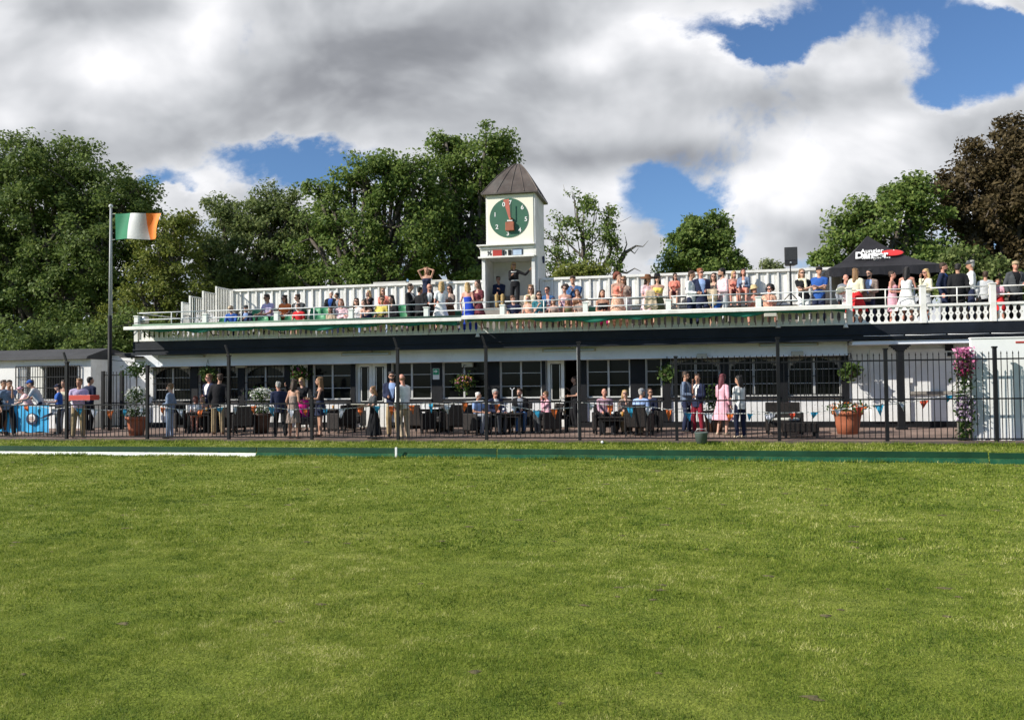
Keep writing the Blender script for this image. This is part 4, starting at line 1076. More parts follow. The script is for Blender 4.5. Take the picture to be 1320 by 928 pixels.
for px, Y, deg, lb in ((300, 24.2, 150, 'empty rattan armchair behind the khaki trousers'), (316, 23.4, -160, 'empty rattan armchair left of the brown flower pot'), (399, 24.4, 20, 'empty rattan armchair behind the woman in the pink skirt'),
                   (440, 23.8, -120, 'empty rattan armchair under the window right of the dark skirt'), (455, 24.9, 10, 'empty rattan armchair against the wall by the double door'), (544, 23.7, 150, 'empty rattan armchair beside the bald man in white'), (566, 24.3, -30, 'empty rattan armchair under the exit sign'),
                   (590, 23.6, 200, 'empty rattan armchair left of the white-haired man in blue'), (235, 24.3, 60, 'empty rattan armchair under the first arched window')):
    place_chair(PX(px, Y, 530), Y, rad(deg), lb)
def table(px, Y, label, w=.7, h=.68, d=.6, cat='table', top=RATTAN):
    x = PX(px, Y, 530); z = zf(Y); t = thing('terrace_table', label, cat, (x, Y, z), 'tables on the lower terrace')
    MB().box(x - w / 2, x + w / 2, Y - d / 2, Y + d / 2, z + h - .04, z + h).build('tabletop', top, t, bevel=.01)
    MB().box(x - w / 2 + .06, x + w / 2 - .06, Y - d / 2 + .06, Y + d / 2 - .06, z + h - .12, z + h - .041).build('apron', RATTAN, t)
    for sx_ in (-1, 1):
        for sy_ in (-1, 1): MB().box(x + sx_ * (w / 2 - .06) - .025, x + sx_ * (w / 2 - .06) + .025, Y + sy_ * (d / 2 - .06) - .025, Y + sy_ * (d / 2 - .06) + .025, z, z + h - .121).build('leg', IRON, t)
    return x, z + h
tops = [table(262, 23.6, 'small dark table before the seated children', .8), table(425, 24.5, 'dark table under the rectangular window by the double door'), table(553, 24.6, 'pale-topped table behind the bald man in white', .8, .72, .6, top=WHITEP),
        table(656, 23.4, 'dark table between the seated grey-haired man and the dark-jacketed man', .8, .62), table(797, 23.2, 'long dark table before the bald man in the checked shirt', 1.1, .52, .5), table(722, 24.2, 'small dark table by the open door', .5, .5, .5)]
GLASSY = mat('beer_glass', (.45, .22, .04), .1, .1, 3); CLEAR = mat('clear_tumbler', (.6, .62, .6), .1, .05, 3)
k = 0
for (x, z), Y, lb in zip(tops, (23.6, 24.5, 24.6, 23.4, 23.2, 24.2), ('before the seated children', 'under the rectangular window', 'on the pale-topped table', 'before the grey-haired men', 'before the checked shirt', 'by the open door')):
    for dx, mm, nm in ((-.15, CLEAR, 'clear'), (.12, GLASSY, 'amber')):
        m = MB(); m.lathe((x + dx, Y + .03 * dx, z), [(.028, 0), (.036, .13), (.033, .13), (.026, .012)], 14)
        tag(m.build('tumbler', mm, smooth=True), '%s drinking glass standing on the table %s' % (nm, lb), 'glass', 'drinking glasses on the tables')
# slatted dark bench and low table
bY = 23.6; bx0, bx1 = PX(987, bY, 530), PX(1034, bY, 530); z = zf(bY)
b_ = thing('garden_sofa', 'dark wicker two-seat sofa below the last arched window', 'sofa', ((bx0 + bx1) / 2, bY, z))
MB().box(bx0 + .09, bx1 - .09, bY - .3, bY + .25, z + .20, z + .38).build('seat', RATTAN, b_, bevel=.02)
MB().box(bx0 + .02, bx1 - .02, bY + .252, bY + .34, z + .2, z + .86).build('backrest', RATTAN, b_, bevel=.02)
MB().box(bx0 + .1, bx1 - .1, bY - .28, bY + .22, z + .384, z + .44).build('cushion', mat('pale_cushion', (.55, .54, .48), .9, .1, 4), b_, bevel=.02)
for x_ in (bx0, bx1 - .08): MB().box(x_, x_ + .08, bY - .3, bY + .25, z + .1, z + .6).build('armrest', RATTAN, b_, bevel=.02)
for x_ in (bx0 + .04, bx1 - .04):
    for y_ in (bY - .26, bY + .2): MB().box(x_ - .025, x_ + .025, y_ - .025, y_ + .025, z, z + .1).build('leg', IRON, b_)
tY = 22.7; x = PX(1031, tY, 545); z = zf(tY); t = thing('coffee_table', 'low dark wicker coffee table before the two-seat sofa', 'table', (x, tY, z))
MB().box(x - .44, x + .44, tY - .28, tY + .28, z + .14, z + .38).build('tabletop', RATTAN, t, bevel=.02)
for sx_ in (-.38, .38):
    for sy_ in (-.22, .22): MB().box(x + sx_ - .03, x + sx_ + .03, tY + sy_ - .03, tY + sy_ + .03, z, z + .139).build('leg', IRON, t)
# slim stand between the seated men
c = G(661, 556, .1); c.z = zf(c.y); t = thing('metal_stand', 'slim pale metal stand between the grey-haired man and the man in jeans', 'stand', c)
MB().lathe(c, [(.14, 0), (.14, .015), (.02, .03)], 16).build('base', GREYPOLE, t); MB().tube([c + Vector((0, 0, .03)), c + Vector((0, 0, 1.22))], .018, 8).build('pole', GREYPOLE, t)
MB().tube([c + Vector((-.07, 0, 1.3)), c + Vector((0, 0, 1.22)), c + Vector((.07, 0, 1.3))], .016, 8).build('fork', GREYPOLE, t)
# bucket by the fence
c = G(904, 571, .02); m = MB(); c.y = 21.15; m.lathe(c, [(.13, 0), (.165, .26), (.172, .27), (.165, .28), (.155, .28), (.12, .02)], 18)
t = thing('bucket', 'grey-green bucket standing on the grass at the foot of the railing', 'bucket', c); m.build('tub', mat('grey_green_plastic', (.09, .12, .11), .6, .15, 4), t, smooth=True)
MB().tube([c + Vector((-.165, 0, .26)), c + Vector((-.10, -.03, .36)), c + Vector((.10, -.03, .36)), c + Vector((.165, 0, .26))], .008, 6).build('handle', STEEL, t, smooth=True)

# ------------------------------------------------------------------ left: drinks table, hut, rear wall, side gate
tY = 23.0; x0, x1 = PX(12, tY, 540), PX(73, tY, 540); z = zf(tY); zt_ = P(40, 523, tY).z
t = thing('trestle_table', 'trestle table hung with a sky blue cloth carrying a round emblem', 'table', ((x0 + x1) / 2, tY, z))
MB().box(x0, x1, tY - .35, tY + .35, zt_ - .03, zt_).build('tabletop', WHITEP, t)
for x_ in (x0 + .2, x1 - .2):
    for y_ in (tY - .25, tY + .25): MB().box(x_ - .02, x_ + .02, y_ - .02, y_ + .02, z, zt_ - .031).build('leg', STEEL, t)
vs = []; fs = []; n, q = 40, 8
for i in range(n + 1):
    for j in range(q + 1):
        u, v = i / n, j / q; xx = x0 - .03 + (x1 - x0 + .06) * u
        vs.append((xx, tY - .365 - .02 * v * (1 + math.sin(u * 31)) - .012 * math.sin(u * 67) * v, zt_ + .006 - (zt_ - z - .10 - .02 * math.sin(u * 17)) * v))
for i in range(n):
    for j in range(q):
        a = i * (q + 1) + j; fs.append((a, a + 1, a + q + 2, a + q + 1))
m = MB(); m.add(vs, fs); m.box(x0 - .03, x1 + .03, tY - .36, tY + .36, zt_ + .002, zt_ + .008); cl = m.build('tablecloth', BLUECL, smooth=True)
tag(cl, 'sky blue cloth hanging over the front of the trestle table at the left', 'tablecloth'); ORIG[cl.name] = (0, 0, 0)
q = P(41, 540, tY - .42); em = MB().prism([(q.x + .21 * math.cos(a * .2618), q.z + .19 * math.sin(a * .2618)) for a in range(24)], tY - .425, tY - .418).build('emblem', NAVYF, cl)
m = MB(); m.prism([(q.x + .13 * math.cos(a * .35), q.z + .03 + .13 * math.sin(a * .35)) for a in range(18)], tY - .432, tY - .427); m.build('emblem_disc', WHITEP, em)
m = MB()
for k in range(3): m.box(q.x - .12 + .02 * k, q.x + .12 - .02 * k, tY - .438, tY - .433, q.z - .06 + .05 * k, q.z - .035 + .05 * k)
m.build('emblem_bars', BRICKO, em)
a_, b_2, c_ = P(49, 541, tY - .42), P(70, 530, tY - .42), P(71, 534, tY - .42)
m = MB(); m.prism([(a_.x, a_.z), (c_.x, c_.z), (b_2.x, b_2.z), ((a_.x + b_2.x) / 2 - .05, (a_.z + b_2.z) / 2 + .01)], tY - .424, tY - .419); m.build('swoosh', NAVYF, cl)

hY = 25.6
hx0, hx1 = P(-70, 480, hY).x, P(117, 480, hY).x; hz1 = P(60, 464, hY).z; hz2 = P(60, 451, hY + .4).z
hut = thing('bar_hut', 'white flat-roofed hut with a barred serving window at the far left', 'hut', ((hx0 + hx1) / 2, hY, .1))
wx0, wx1 = P(22, 490, hY).x, P(104, 490, hY).x; wz0, wz1 = P(60, 514, hY).z, P(60, 472, hY).z
ox0, ox1 = P(34, 490, hY).x, P(100, 490, hY).x
m = MB(); m.box(hx0, ox0, hY, hY + .2, .1, hz1); m.box(ox1, hx1, hY, hY + .2, .1, hz1); m.box(ox0, ox1, hY, hY + .2, .1, wz0 - .02); m.box(ox0, ox1, hY, hY + .2, wz1 - .02, hz1)
m.box(hx1 - .2, hx1, hY + .2, hY + 3.5, .1, hz1); m.box(hx0, hx1, hY + 3.5, hY + 3.7, .1, hz1); m.build('wall', WALL, hut)
MB().box(ox0, ox1, hY + .8, hY + .82, .1, hz1).build('interior', INTERIOR, hut)
m = MB(); m.add([(hx0 + .7, hY - .25, hz1 + .002), (hx1 + .02, hY - .25, hz1 + .002), (hx1 + .02, hY + 3.8, hz1 + .002), (hx0 + .7, hY + 3.8, hz1 + .002), (hx0 + .7, hY - .20, hz1 + .10), (hx1 + .02, hY - .20, hz1 + .10), (hx1 + .02, hY + .9, hz1 + .42), (hx0 + .7, hY + .9, hz1 + .42)],
             [(3, 2, 1, 0), (0, 1, 5, 4), (4, 5, 6, 7), (1, 2, 6, 5), (2, 3, 7, 6), (3, 0, 4, 7)]); m.build('roof', ROOFD, hut)
g = MB(); n = 26
for i in range(n + 1): g.beam((wx0 + (wx1 - wx0) * i / n, hY - .06, wz0), (wx0 + (wx1 - wx0) * i / n, hY - .06, wz1), .016 if i % n else .04, .016)
for zz in (wz0, (wz0 * 2 + wz1) / 3, (wz0 + 2 * wz1) / 3, wz1): g.box(wx0, wx1, hY - .075, hY - .069, zz - .015, zz + .015)
g.build('window_grille', IRON, hut)
MB().tube([((ox0 + ox1) / 2 - .35, hY + .1, wz0 - .02), ((ox0 + ox1) / 2 - .35, hY + .1, wz1 - .02)], .03, 8).build('mullion', WOODW, hut)
rw0, rw1 = P(117.5, 480, 26.6).x, P(200, 480, 26.6).x; rz = P(140, 458, 26.6).z
t = thing('rear_wall', 'plain white rear wall between the hut and the clubhouse corner', 'wall', ((rw0 + rw1) / 2, 26.6, .1)); t['kind'] = 'thing'
MB().box(rw0, rw1, 26.6, 26.85, .1, rz).build('masonry', WALL, t); MB().box(rw0 - .0, rw1, 26.52, 26.95, rz + .001, rz + .07).build('coping', ROOFD, t, bevel=.006)
gY = 25.2; gx0, gx1 = P(133, 500, gY).x, P(172, 500, gY).x; gz = P(150, 479, gY).z
t = thing('side_gate', 'tall black barred gate between the flagpole and the clubhouse corner', 'gate', ((gx0 + gx1) / 2, gY, .1))
for x_ in (gx0, (gx0 + gx1) / 2 + .15): MB().box(x_ - .05, x_ + .05, gY - .05, gY + .05, .1, gz + .03).build('post', IRON, t, bevel=.004)
for zz in (.25, 1.05, gz - .12): MB().box(gx0 + .051, gx1, gY - .015, gY + .015, zz - .02, zz + .02).build('rail', IRON, t)
n = round((gx1 - gx0) / .13)
for i in range(1, n): MB().box(gx0 + (gx1 - gx0) * i / n - .009, gx0 + (gx1 - gx0) * i / n + .009, gY - .009, gY + .009, .15, gz).build('bar', IRON, t)

# ------------------------------------------------------------------ upper terrace props: tent, loudspeaker, floodlight
ty0, ty1 = 26.9, 29.9; tx0 = P(1069, 345, ty0).x; tx1 = tx0 + 3.2; tze = 5.02; tpk = P(1118, 304, 28.4); 
tent = thing('gazebo_tent', 'black pop-up gazebo tent with a white logo and a red oval', 'tent', ((tx0 + tx1) / 2, 28.4, ZFL))
cx_, cy_ = tpk.x + .0, (ty0 + ty1) / 2
m = MB(); n = 10; vs = []; fs = []
for i in range(n + 1):
    u = i / n; r_ = 1 - u; h_ = (u ** 1.25) * (1 + .10 * math.sin(u * math.pi))
    h_ = u * .86 + .14 * u * u - .10 * math.sin(u * math.pi)
    for k in range(24):
        s_ = k // 6; f_ = (k % 6) / 6
        cs = [(-1, -1), (1, -1), (1, 1), (-1, 1), (-1, -1)]
        ux = cs[s_][0] + (cs[s_ + 1][0] - cs[s_][0]) * f_; uy = cs[s_][1] + (cs[s_ + 1][1] - cs[s_][1]) * f_
        X_ = cx_ + r_ * ((tx1 - cx_) if ux > 0 else (cx_ - tx0)) * abs(ux) * (1 if ux > 0 else -1)
        Y_ = cy_ + r_ * (ty1 - ty0) / 2 * uy
        sag = -.05 * math.sin(f_ * math.pi) * r_ * (1 if i else 0) * 1.6
        vs.append((X_, Y_, tze + (tpk.z - tze) * h_ + sag))
for i in range(n):
    for k in range(24):
        k2 = (k + 1) % 24; fs.append((i * 24 + k, i * 24 + k2, (i + 1) * 24 + k2, (i + 1) * 24 + k))
m.add(vs, fs); can = m.build('canopy', TENT, tent, smooth=False)
m = MB()
for (xa, ya, xb, yb_) in ((tx0, ty0, tx1, ty0), (tx1, ty0, tx1, ty1), (tx1, ty1, tx0, ty1), (tx0, ty1, tx0, ty0)):
    vs = []; fs = []
    for i in range(21):
        u = i / 20; wv = .02 * math.sin(u * 19); nx, ny = (yb_ - ya) / 3, -(xb - xa) / 3
        for v in (0, 1): vs.append((xa + (xb - xa) * u + nx * wv * v, ya + (yb_ - ya) * u + ny * wv * v, tze + .004 - v * (.27 + .02 * math.sin(u * 25))))
    for i in range(20): fs.append((2 * i, 2 * i + 1, 2 * i + 3, 2 * i + 2))
    m.add(vs, fs)
m.build('valance', TENT, tent)
for xx, yy in ((tx0 + .03, ty0 + .03), (tx1 - .03, ty0 + .03), (tx1 - .03, ty1 - .03), (tx0 + .03, ty1 - .03)): MB().box(xx - .025, xx + .025, yy - .025, yy + .025, ZFL, tze - .01).build('leg', STEEL, tent, bevel=.004)
MB().add([(tx0 + .1, ty1 - .06, ZFL), (tx1 - .1, ty1 - .06, ZFL), (tx1 - .1, ty1 - .06, tze - .05), (tx0 + .1, ty1 - .06, tze - .05)], [(0, 1, 2, 3)]).build('back_curtain', TENT, tent)
m = MB(); xl = tx0 + .04
m.add([(xl, ty0 + .4, ZFL), (xl, ty1 - .1, ZFL), (xl, ty1 - .1, tze - .05), (xl, ty0 + .4, tze - .05)], [(0, 1, 2, 3)]); m.build('side_curtain', TENT, tent)
# lettering lies on the front slope of the canopy
sl_a = math.atan2((tpk.z - tze) * .72, (ty1 - ty0) / 2)
def on_slope(px, py):
    for i in range(200):
        Y = ty0 + i * .0075; p = P(px, py, Y); u = (Y - ty0) / ((ty1 - ty0) / 2)
        h_ = u * .86 + .14 * u * u - .10 * math.sin(u * math.pi) - .03
        if p.z <= tze + (tpk.z - tze) * h_ + .05: return Vector((p.x, Y - .05, p.z + .035))
    return P(px, py, ty0 + .5)
def slope_text(b, px, py, size, mm, nm, bold, shear=.2):
    q = on_slope(px, py); o = text(b, size, mm, can, q, name=nm, rotx=math.degrees(sl_a) + 14, bold=bold, ext=.006, shear=shear, rotz=rad(-2)); o.scale = (1, 1.45, 1); return o
slope_text('Aungier', 1123, 325.5, .21, WHITEP, 'lettering', .003)
slope_text('Danger', 1122, 330.8, .32, WHITEP, 'lettering', .012)
q = on_slope(1150, 327.5)
cv = MB().ell((0, 0, 0), (.34, .17, .015), 24, 6).build('logo_oval', mat('logo_red', (.62, .03, .03), .5, .05, 3), can, smooth=True)
cv.location = q - Vector(ORIG[can.name]) + Vector((0, .01, 0)); cv.rotation_euler = (sl_a + .22, 0, rad(-2)); cv.data.transform(Matrix.Translation(Vector(ORIG[can.name])))
slope_text('!', 1151, 327, .22, WHITEP, 'logo_mark', .01)
m = MB(); q = on_slope(1129, 334.5)
for i in range(13):
    if i in (6, 9): continue
    m.box(q.x - .42 + i * .065, q.x - .42 + i * .065 + .045, q.y - .012, q.y + .0, q.z - .018, q.z + .018)
m.build('strapline', WHITEP, can)

sY = 27.2; sp = P(1018.5, 331, sY); c0 = P(1018.5, 385, sY)
t = thing('loudspeaker', 'black loudspeaker on a tripod pole standing on the stand steps', 'loudspeaker', (sp.x, sY, 3.8))
a, b = P(1010, 320, sY), P(1027.5, 342, sY)
vs = [(a.x, sY - .17, b.z), (b.x, sY - .17, b.z), (b.x - .06, sY + .17, b.z), (a.x + .06, sY + .17, b.z), (a.x, sY - .17, a.z), (b.x, sY - .17, a.z), (b.x - .06, sY + .17, a.z), (a.x + .06, sY + .17, a.z)]
m = MB(); m.add(vs, [(3, 2, 1, 0), (4, 5, 6, 7), (0, 1, 5, 4), (1, 2, 6, 5), (2, 3, 7, 6), (3, 0, 4, 7)]); m.build('cabinet', SPKR, t, bevel=.015)
MB().box(a.x + .02, b.x - .02, sY - .182, sY - .171, b.z + .14, a.z - .02).build('grille', mat('speaker_mesh', (.03, .03, .032), .5, .4, 40), t, bevel=.004)
MB().ell((sp.x, sY - .18, b.z + .07), (.035, .01, .025), 10, 6).build('badge', STEEL, t)
MB().tube([(sp.x, sY, 3.78), (sp.x, sY, b.z)], [.02, .018], 8).build('pole', IRON, t)
for k in range(3):
    an = rad(200 + 120 * k); MB().tube([(sp.x, sY, 4.32), (sp.x + .62 * math.cos(an), sY + .4 * math.sin(an), 3.70)], .015, 6).build('leg', IRON, t)
# cream trough floodlight on a white pedestal
fY = 25.6; q = P(1083, 375, fY); t = thing('floodlight', 'cream trough floodlight on a white pedestal left of the red skirt', 'floodlight', (q.x, fY, ZFL))
m = MB(); m.loft([((q.x - .13, fY - .15, q.z - .03), (0, .0, .08), (0, .06, 0)), ((q.x, fY - .10, q.z), (0, 0, .13), (0, .1, 0)), ((q.x + .17, fY, q.z + .02), (0, 0, .10), (0, .09, 0))], 16); m.build('lamp_head', LAMPB, t, smooth=True)
MB().ell((q.x - .03, fY - .2, q.z - .01), (.13, .03, .085), 16, 8).build('lens', mat('lamp_lens', (.25, .27, .2), .15, .1, 5), t, smooth=True)
MB().box(q.x + .05, q.x + .21, fY - .08, fY + .08, ZFL, q.z - .08).build('pedestal', WHITEP, t, bevel=.01)
# junction lamp at the left corner of the balustrade
q = P(183, 412, 25.15); t = thing('corner_floodlight', 'pale floodlight on the left end of the balustrade', 'floodlight', q)
MB().box(q.x - .18, q.x + .14, 25.1, 25.35, q.z - .13, q.z + .12).build('housing', LAMPB, t, bevel=.03); MB().ell((q.x + .1, 25.08, q.z), (.10, .03, .1), 14, 8).build('lens', STEEL, t, smooth=True)

# green plastic seats of the stand's left half
for px, tt, lb in ((286, 0, 'green plastic seat at the left end of the front row, empty'), (300, 0, 'green plastic seat under the man in the beige cap'), (316, 0, 'green plastic seat under the man in the dark cap'), (336, 0, 'empty green plastic seat right of the dark cap, front row'),
                   (352, 0, 'empty green plastic seat left of the newel post, front row'), (371, 0, 'empty green plastic seat left of the child in red'), (386, 0, 'green plastic seat under the child in red'), (409, 0, 'empty green plastic seat between the child in red and the pink cardigan'),
                   (427, 0, 'green plastic seat under the woman bending over her lap'), (443, 0, 'green plastic seat under the pink cardigan'), (459, 0, 'green plastic seat under the white cardigan'), (475, 0, 'green plastic seat under the dark-haired woman in navy, front row'), (491, 0, 'green plastic seat under the yellow floral top'), (506, 0, 'green plastic seat under the black-haired woman in black'),
                   (328, 1, 'empty green plastic seat left of the lilac shirt, second row'), (346, 1, 'green plastic seat under the lilac shirt'), (367, 1, 'green plastic seat under the orange-red top'), (386, 1, 'green plastic seat under the grey shirt and dark jacket'), (404, 1, 'empty green plastic seat above the gap, second row'), (417, 1, 'empty green plastic seat left of the white-haired man'),
                   (518, 1, 'empty green plastic seat left of the standing men in black'), (533, 0, 'green plastic seat under the dusky mauve dress'), (588, 0, 'empty green plastic seat between the white and the royal blue dress'), (766, 0, 'empty green plastic seat left of the magenta skirt')):
    place_seat(px, tt, lb)
# ------------------------------------------------------------------ people
CC = dict(navy=(.018, .024, .055), black=(.012, .012, .014), white=(.75, .75, .73), lblue=(.30, .42, .68), blue=(.03, .10, .36), royal=(.02, .06, .42), grey=(.22, .24, .27), lgrey=(.45, .46, .47), dgrey=(.06, .065, .07),
          beige=(.50, .40, .28), khaki=(.34, .26, .15), cream=(.72, .66, .48), pink=(.70, .38, .45), lpink=(.72, .50, .52), lilac=(.52, .44, .64), coral=(.68, .22, .16), orange=(.75, .20, .06), red=(.55, .025, .03), dred=(.20, .015, .03),
          magenta=(.62, .02, .22), mauve=(.35, .22, .27), yellow=(.75, .60, .14), denim=(.05, .12, .26), pdenim=(.30, .37, .50), teal=(.03, .14, .17), taupe=(.26, .20, .17), burg=(.13, .03, .04), brown=(.13, .06, .03), gblue=(.16, .21, .30), bright=(.02, .38, .62),
          blond=(.42, .28, .12), lbrown=(.20, .11, .05), dbrown=(.045, .025, .015), hblack=(.012, .010, .010), auburn=(.16, .04, .02), ghair=(.34, .33, .31), whair=(.62, .60, .56), redhair=(.24, .08, .03), tan=(.36, .27, .17), peach=(.72, .40, .28), straw=(.55, .42, .22), olive=(.10, .11, .05), gold=(.40, .28, .12))
SK = dict(l=(.52, .30, .22), m=(.44, .24, .16), r=(.54, .26, .19), d=(.20, .10, .06))
PRINT = dict(peach=.5, lpink=.35, burg=.6, taupe=.35, coral=.3, teal=.4, mauve=.3, beige=.2, gblue=.25)
def cloth(c): return mat('cloth_' + c, CC[c], .85, PRINT.get(c, .12), 22 if c in PRINT else 9, .42, 13, spec=.2)
def hairm(c): return mat('hair_' + c, CC[c], .55, .35, 30, .4, 80, spec=.4)
def skinm(c): return mat('skin_' + c, SK[c], .55, .06, 12, 0, spec=.4)
DARKM = mat('sunglass_black', (.008, .008, .009), .15, .1, 3)
LIPM = mat('lip', (.32, .10, .09), .5, .1, 5)
QUEUE = []
PROF = {'m': [(-.10, .145, .102, 0), (0, .163, .115, 0), (.12, .152, .106, 0), (.24, .162, .112, 0), (.36, .178, .116, -.006), (.44, .165, .098, 0), (.49, .115, .072, .01), (.53, .060, .058, .012)],
        'f': [(-.10, .152, .110, 0), (0, .170, .120, 0), (.12, .128, .096, 0), (.24, .136, .104, -.004), (.34, .152, .122, -.016), (.42, .142, .092, 0), (.48, .098, .068, .01), (.53, .050, .050, .012)]}
ARMS = {'d': (.06, .04, -.50), 'f': (.02, .33, -.26), 'c': (-.13, .26, -.17), 'm': (-.14, .20, .07), 'x': (-.27, .20, -.21), 'u': (-.05, .06, .47), 'h': (-.13, .03, .33), 's': (.44, .12, .02), 'S': (.26, .12, -.36), 'l': (-.05, .36, -.33), 'r': (.02, .42, -.28), 'k': (-.15, .30, -.10), 'p': (.08, -.01, -.38), 't': (.04, .38, -.30), 'g': (-.10, .22, -.30), 'w': (.30, .20, .10)}

def ik(sh, tgt, pole, l1, l2):
    v = tgt - sh; d = min(v.length, (l1 + l2) * .995); u = v.normalized()
    a = (l1 * l1 - l2 * l2 + d * d) / (2 * d); h = math.sqrt(max(0, l1 * l1 - a * a))
    p = (pole - u * pole.dot(u)).normalized()
    return sh + u * a + p * h, sh + u * d

def person(px, ytop, where, pose, head, sex, skin, hair, top, bottom, arms, extra, label):
    fem = sex in 'fg'; kid = sex in 'bg'; pr = PROF['f' if fem else 'm']
    ex = extra.split() if extra else []
    rnd = random.Random(int(px * 10 + ytop * 7))
    lean = {'stand': .0, 'walk': .05, 'sit': .12, 'stoop': .45, 'slouch': .45, 'perch': .12}[pose] + rnd.uniform(-.02, .05)
    if where[0] == 'T':
        Y, z0 = TIER[int(where[1])]
        if where[1] == '0' and pose in ('stand', 'walk', 'stoop'): Y = 25.42
        if len(where) > 2: Y += float(where[2:])
        x = PX(px, Y, ytop + 20); grp = 'spectators on the upper terrace'
    elif where[0] == 'B': Y, z0 = float(where[1:]), ZBF; x = PX(px, Y, ytop + 20); grp = 'spectators on the upper terrace'
    elif where[0] == 'g':
        c = G(px, float(where[1:]), .07); Y, z0 = c.y, zf(c.y); x = PX(px, Y, (ytop + float(where[1:])) / 2); grp = 'guests on the lower terrace'
    else: Y = float(where[1:]); z0 = zf(Y); x = PX(px, Y, ytop + 40); grp = 'guests on the lower terrace'
    if where[0] == 'g' and Y < 21.82:
        Y = 21.82; z0 = zf(Y); x = PX(px, Y, (ytop + float(where[1:])) / 2)
    H = P(px, ytop, Y).z - z0
    sit = pose in ('sit', 'slouch', 'perch'); seat = .45 if 'low' not in ex else .34
    hat_h = .05 if any(e.startswith(('hat', 'straw')) for e in ex) else .015
    H -= hat_h
    if 'arms_top' in ex: H -= .16
    s = ((H - seat) / (.09 + .82 * math.cos(lean))) if sit else H / (.94 + .82 * math.cos(lean))
    REP.append((px, round(H, 2), round(s, 2), where, label[:40]))
    s = min(max(s, .60), 1.14)
    if kid: s = min(s, .92)
    root = thing('person', label, 'person', (x, Y, z0), grp); root.rotation_euler = (0, 0, rad(head)); ORIG[root.name] = (0, 0, 0)
    hz = (seat / s + .09) if sit else .93
    ca, sa = math.cos(lean), math.sin(lean)
    hy = .08 if sit else .0
    ll = rnd.uniform(-.09, .09) if not sit else rnd.uniform(-.12, .12)
    def T(p): return Vector((p[0] + p[2] * ll, hy + p[1] * ca - p[2] * sa, hz + p[2] * ca + p[1] * sa))
    def Ti(v):
        y, z = v.y - hy, v.z - hz; zz = -y * sa + z * ca; return Vector((v.x - zz * ll, y * ca + z * sa, zz))
    # legs
    legs = []
    for sd in (1, -1):
        hip = Vector((sd * .088, hy, hz))
        if sit:
            sp = rnd.uniform(.09, .16); kn = Vector((sd * sp, hy - .42, hz + .03)); an = Vector((sd * sp * .9, hy - .42 + rnd.uniform(-.06, .10), .085))
            if an.z > kn.z - .3: an.z = max(.085, kn.z - .42)
            if 'perchhang' in ex: an = kn + Vector((0, .02, -.42))
        elif pose == 'walk':
            f = .22 * sd; kn = Vector((sd * .09, -f * .8 - .03, .51)); an = Vector((sd * .09, -f * 1.25 + (.06 if f < 0 else 0), .09 if f > 0 else .13))
        else:
            k = rnd.uniform(-.02, .05); kn = Vector((sd * (.10 + rnd.uniform(0, .02)), -.02 - k, .50)); an = Vector((sd * (.105 + rnd.uniform(0, .035)), rnd.uniform(-.05, .06), .085))
        legs.append((hip, kn, an))
    # arms
    shx = .165 if fem else .19
    armj = []
    for sd, code in ((1, arms[0]), (-1, arms[1])):
        sh = T((sd * shx, .0, .445)); o, f, u = ARMS[code]
        if sit and code == 'd': o, f, u = .06, .10, -.42
        jx = rnd.uniform(-.02, .02)
        tl = Vector((sd * o + jx, -f, u)) if code in 'lrtfg' else None
        tgt = sh + (Vector((sd * o + jx, -f, u)) if tl is None or not sit else Vector((sd * o, -f, u)))
        pole = Vector((sd * .9, -.3, .3)) if code in 'uh' else (Vector((sd * .75, .45, -.3)) if code in 'px' else Vector((sd * .35, .5, -.9)))
        el, wr = ik(sh, tgt, pole, .285, .255); armj.append((sd, sh, el, wr, code))
    # head
    nk = T((0, .012, .56)); hc = T((0, -.012, .695))
    yaw = pit = 0.0
    for e in ex:
        if e.startswith('yaw'): yaw = rad(float(e[3:]))
        if e.startswith('pit'): pit = rad(float(e[3:]))
    if not yaw: yaw = rnd.uniform(-.55, .55)
    if not pit: pit = rnd.uniform(-.05, .18)
    Rh_ = Matrix.Rotation(yaw, 3, 'Z') @ Matrix.Rotation(rnd.uniform(-.13, .13), 3, 'Y') @ Matrix.Rotation(-lean * .0 + pit, 3, 'X')
    def Hd(p): return hc + Rh_ @ Vector(p)
    def seg(m, p, q, r1, r2, n=10):
        p, q = Vector(p), Vector(q); d = (q - p); L_ = d.length; d.normalize()
        pts = []; rs = []
        for t in (0, .5, .86): pts.append(p - d * r1 * math.cos(math.asin(t)) if t else p - d * r1); rs.append(max(t * r1, .002))
        pts.append(p); rs.append(r1); pts.append(p.lerp(q, .5)); rs.append((r1 + r2) / 2 * 1.02); pts.append(q); rs.append(r2)
        for t in (.86, .5, 0): pts.append(q + d * r2 * math.cos(math.asin(t)) if t else q + d * r2); rs.append(max(t * r2, .002))
        m.tube(pts, rs, n)
    def torso(m, d, z_lo=-.10, z_hi=.53):
        rings = []
        for z, rx, ry, yo in pr:
            if z < z_lo - .001 or z > z_hi + .001: continue
            c = T((0, yo, z)); e = T((0, yo - 1, z)) - c
            rings.append((c, Vector((rx + d, 0, 0)), e * (ry + d)))
        if z_lo < -.101:
            c = T((0, 0, z_lo)); e = T((0, -1, z_lo)) - c; rings.insert(0, (c, Vector((pr[0][1] + d + .012, 0, 0)), e * (pr[0][2] + d + .01)))
        m.loft(rings, 16)
    def shoulders(m, d):
        for sd in (1, -1):
            seg(m, T((sd * .07, .008, .465)), T((sd * shx, .0, .445)), .062 + d, .052 + d)
    def sleeve(m, d, full, frac=.55):
        for sd, sh, el, wr, code in armj:
            if full: seg(m, sh, el, .050 + d, .042 + d); seg(m, el, el.lerp(wr, .93), .042 + d, .033 + d)
            else: seg(m, sh, sh.lerp(el, frac), .052 + d, .050 + d)
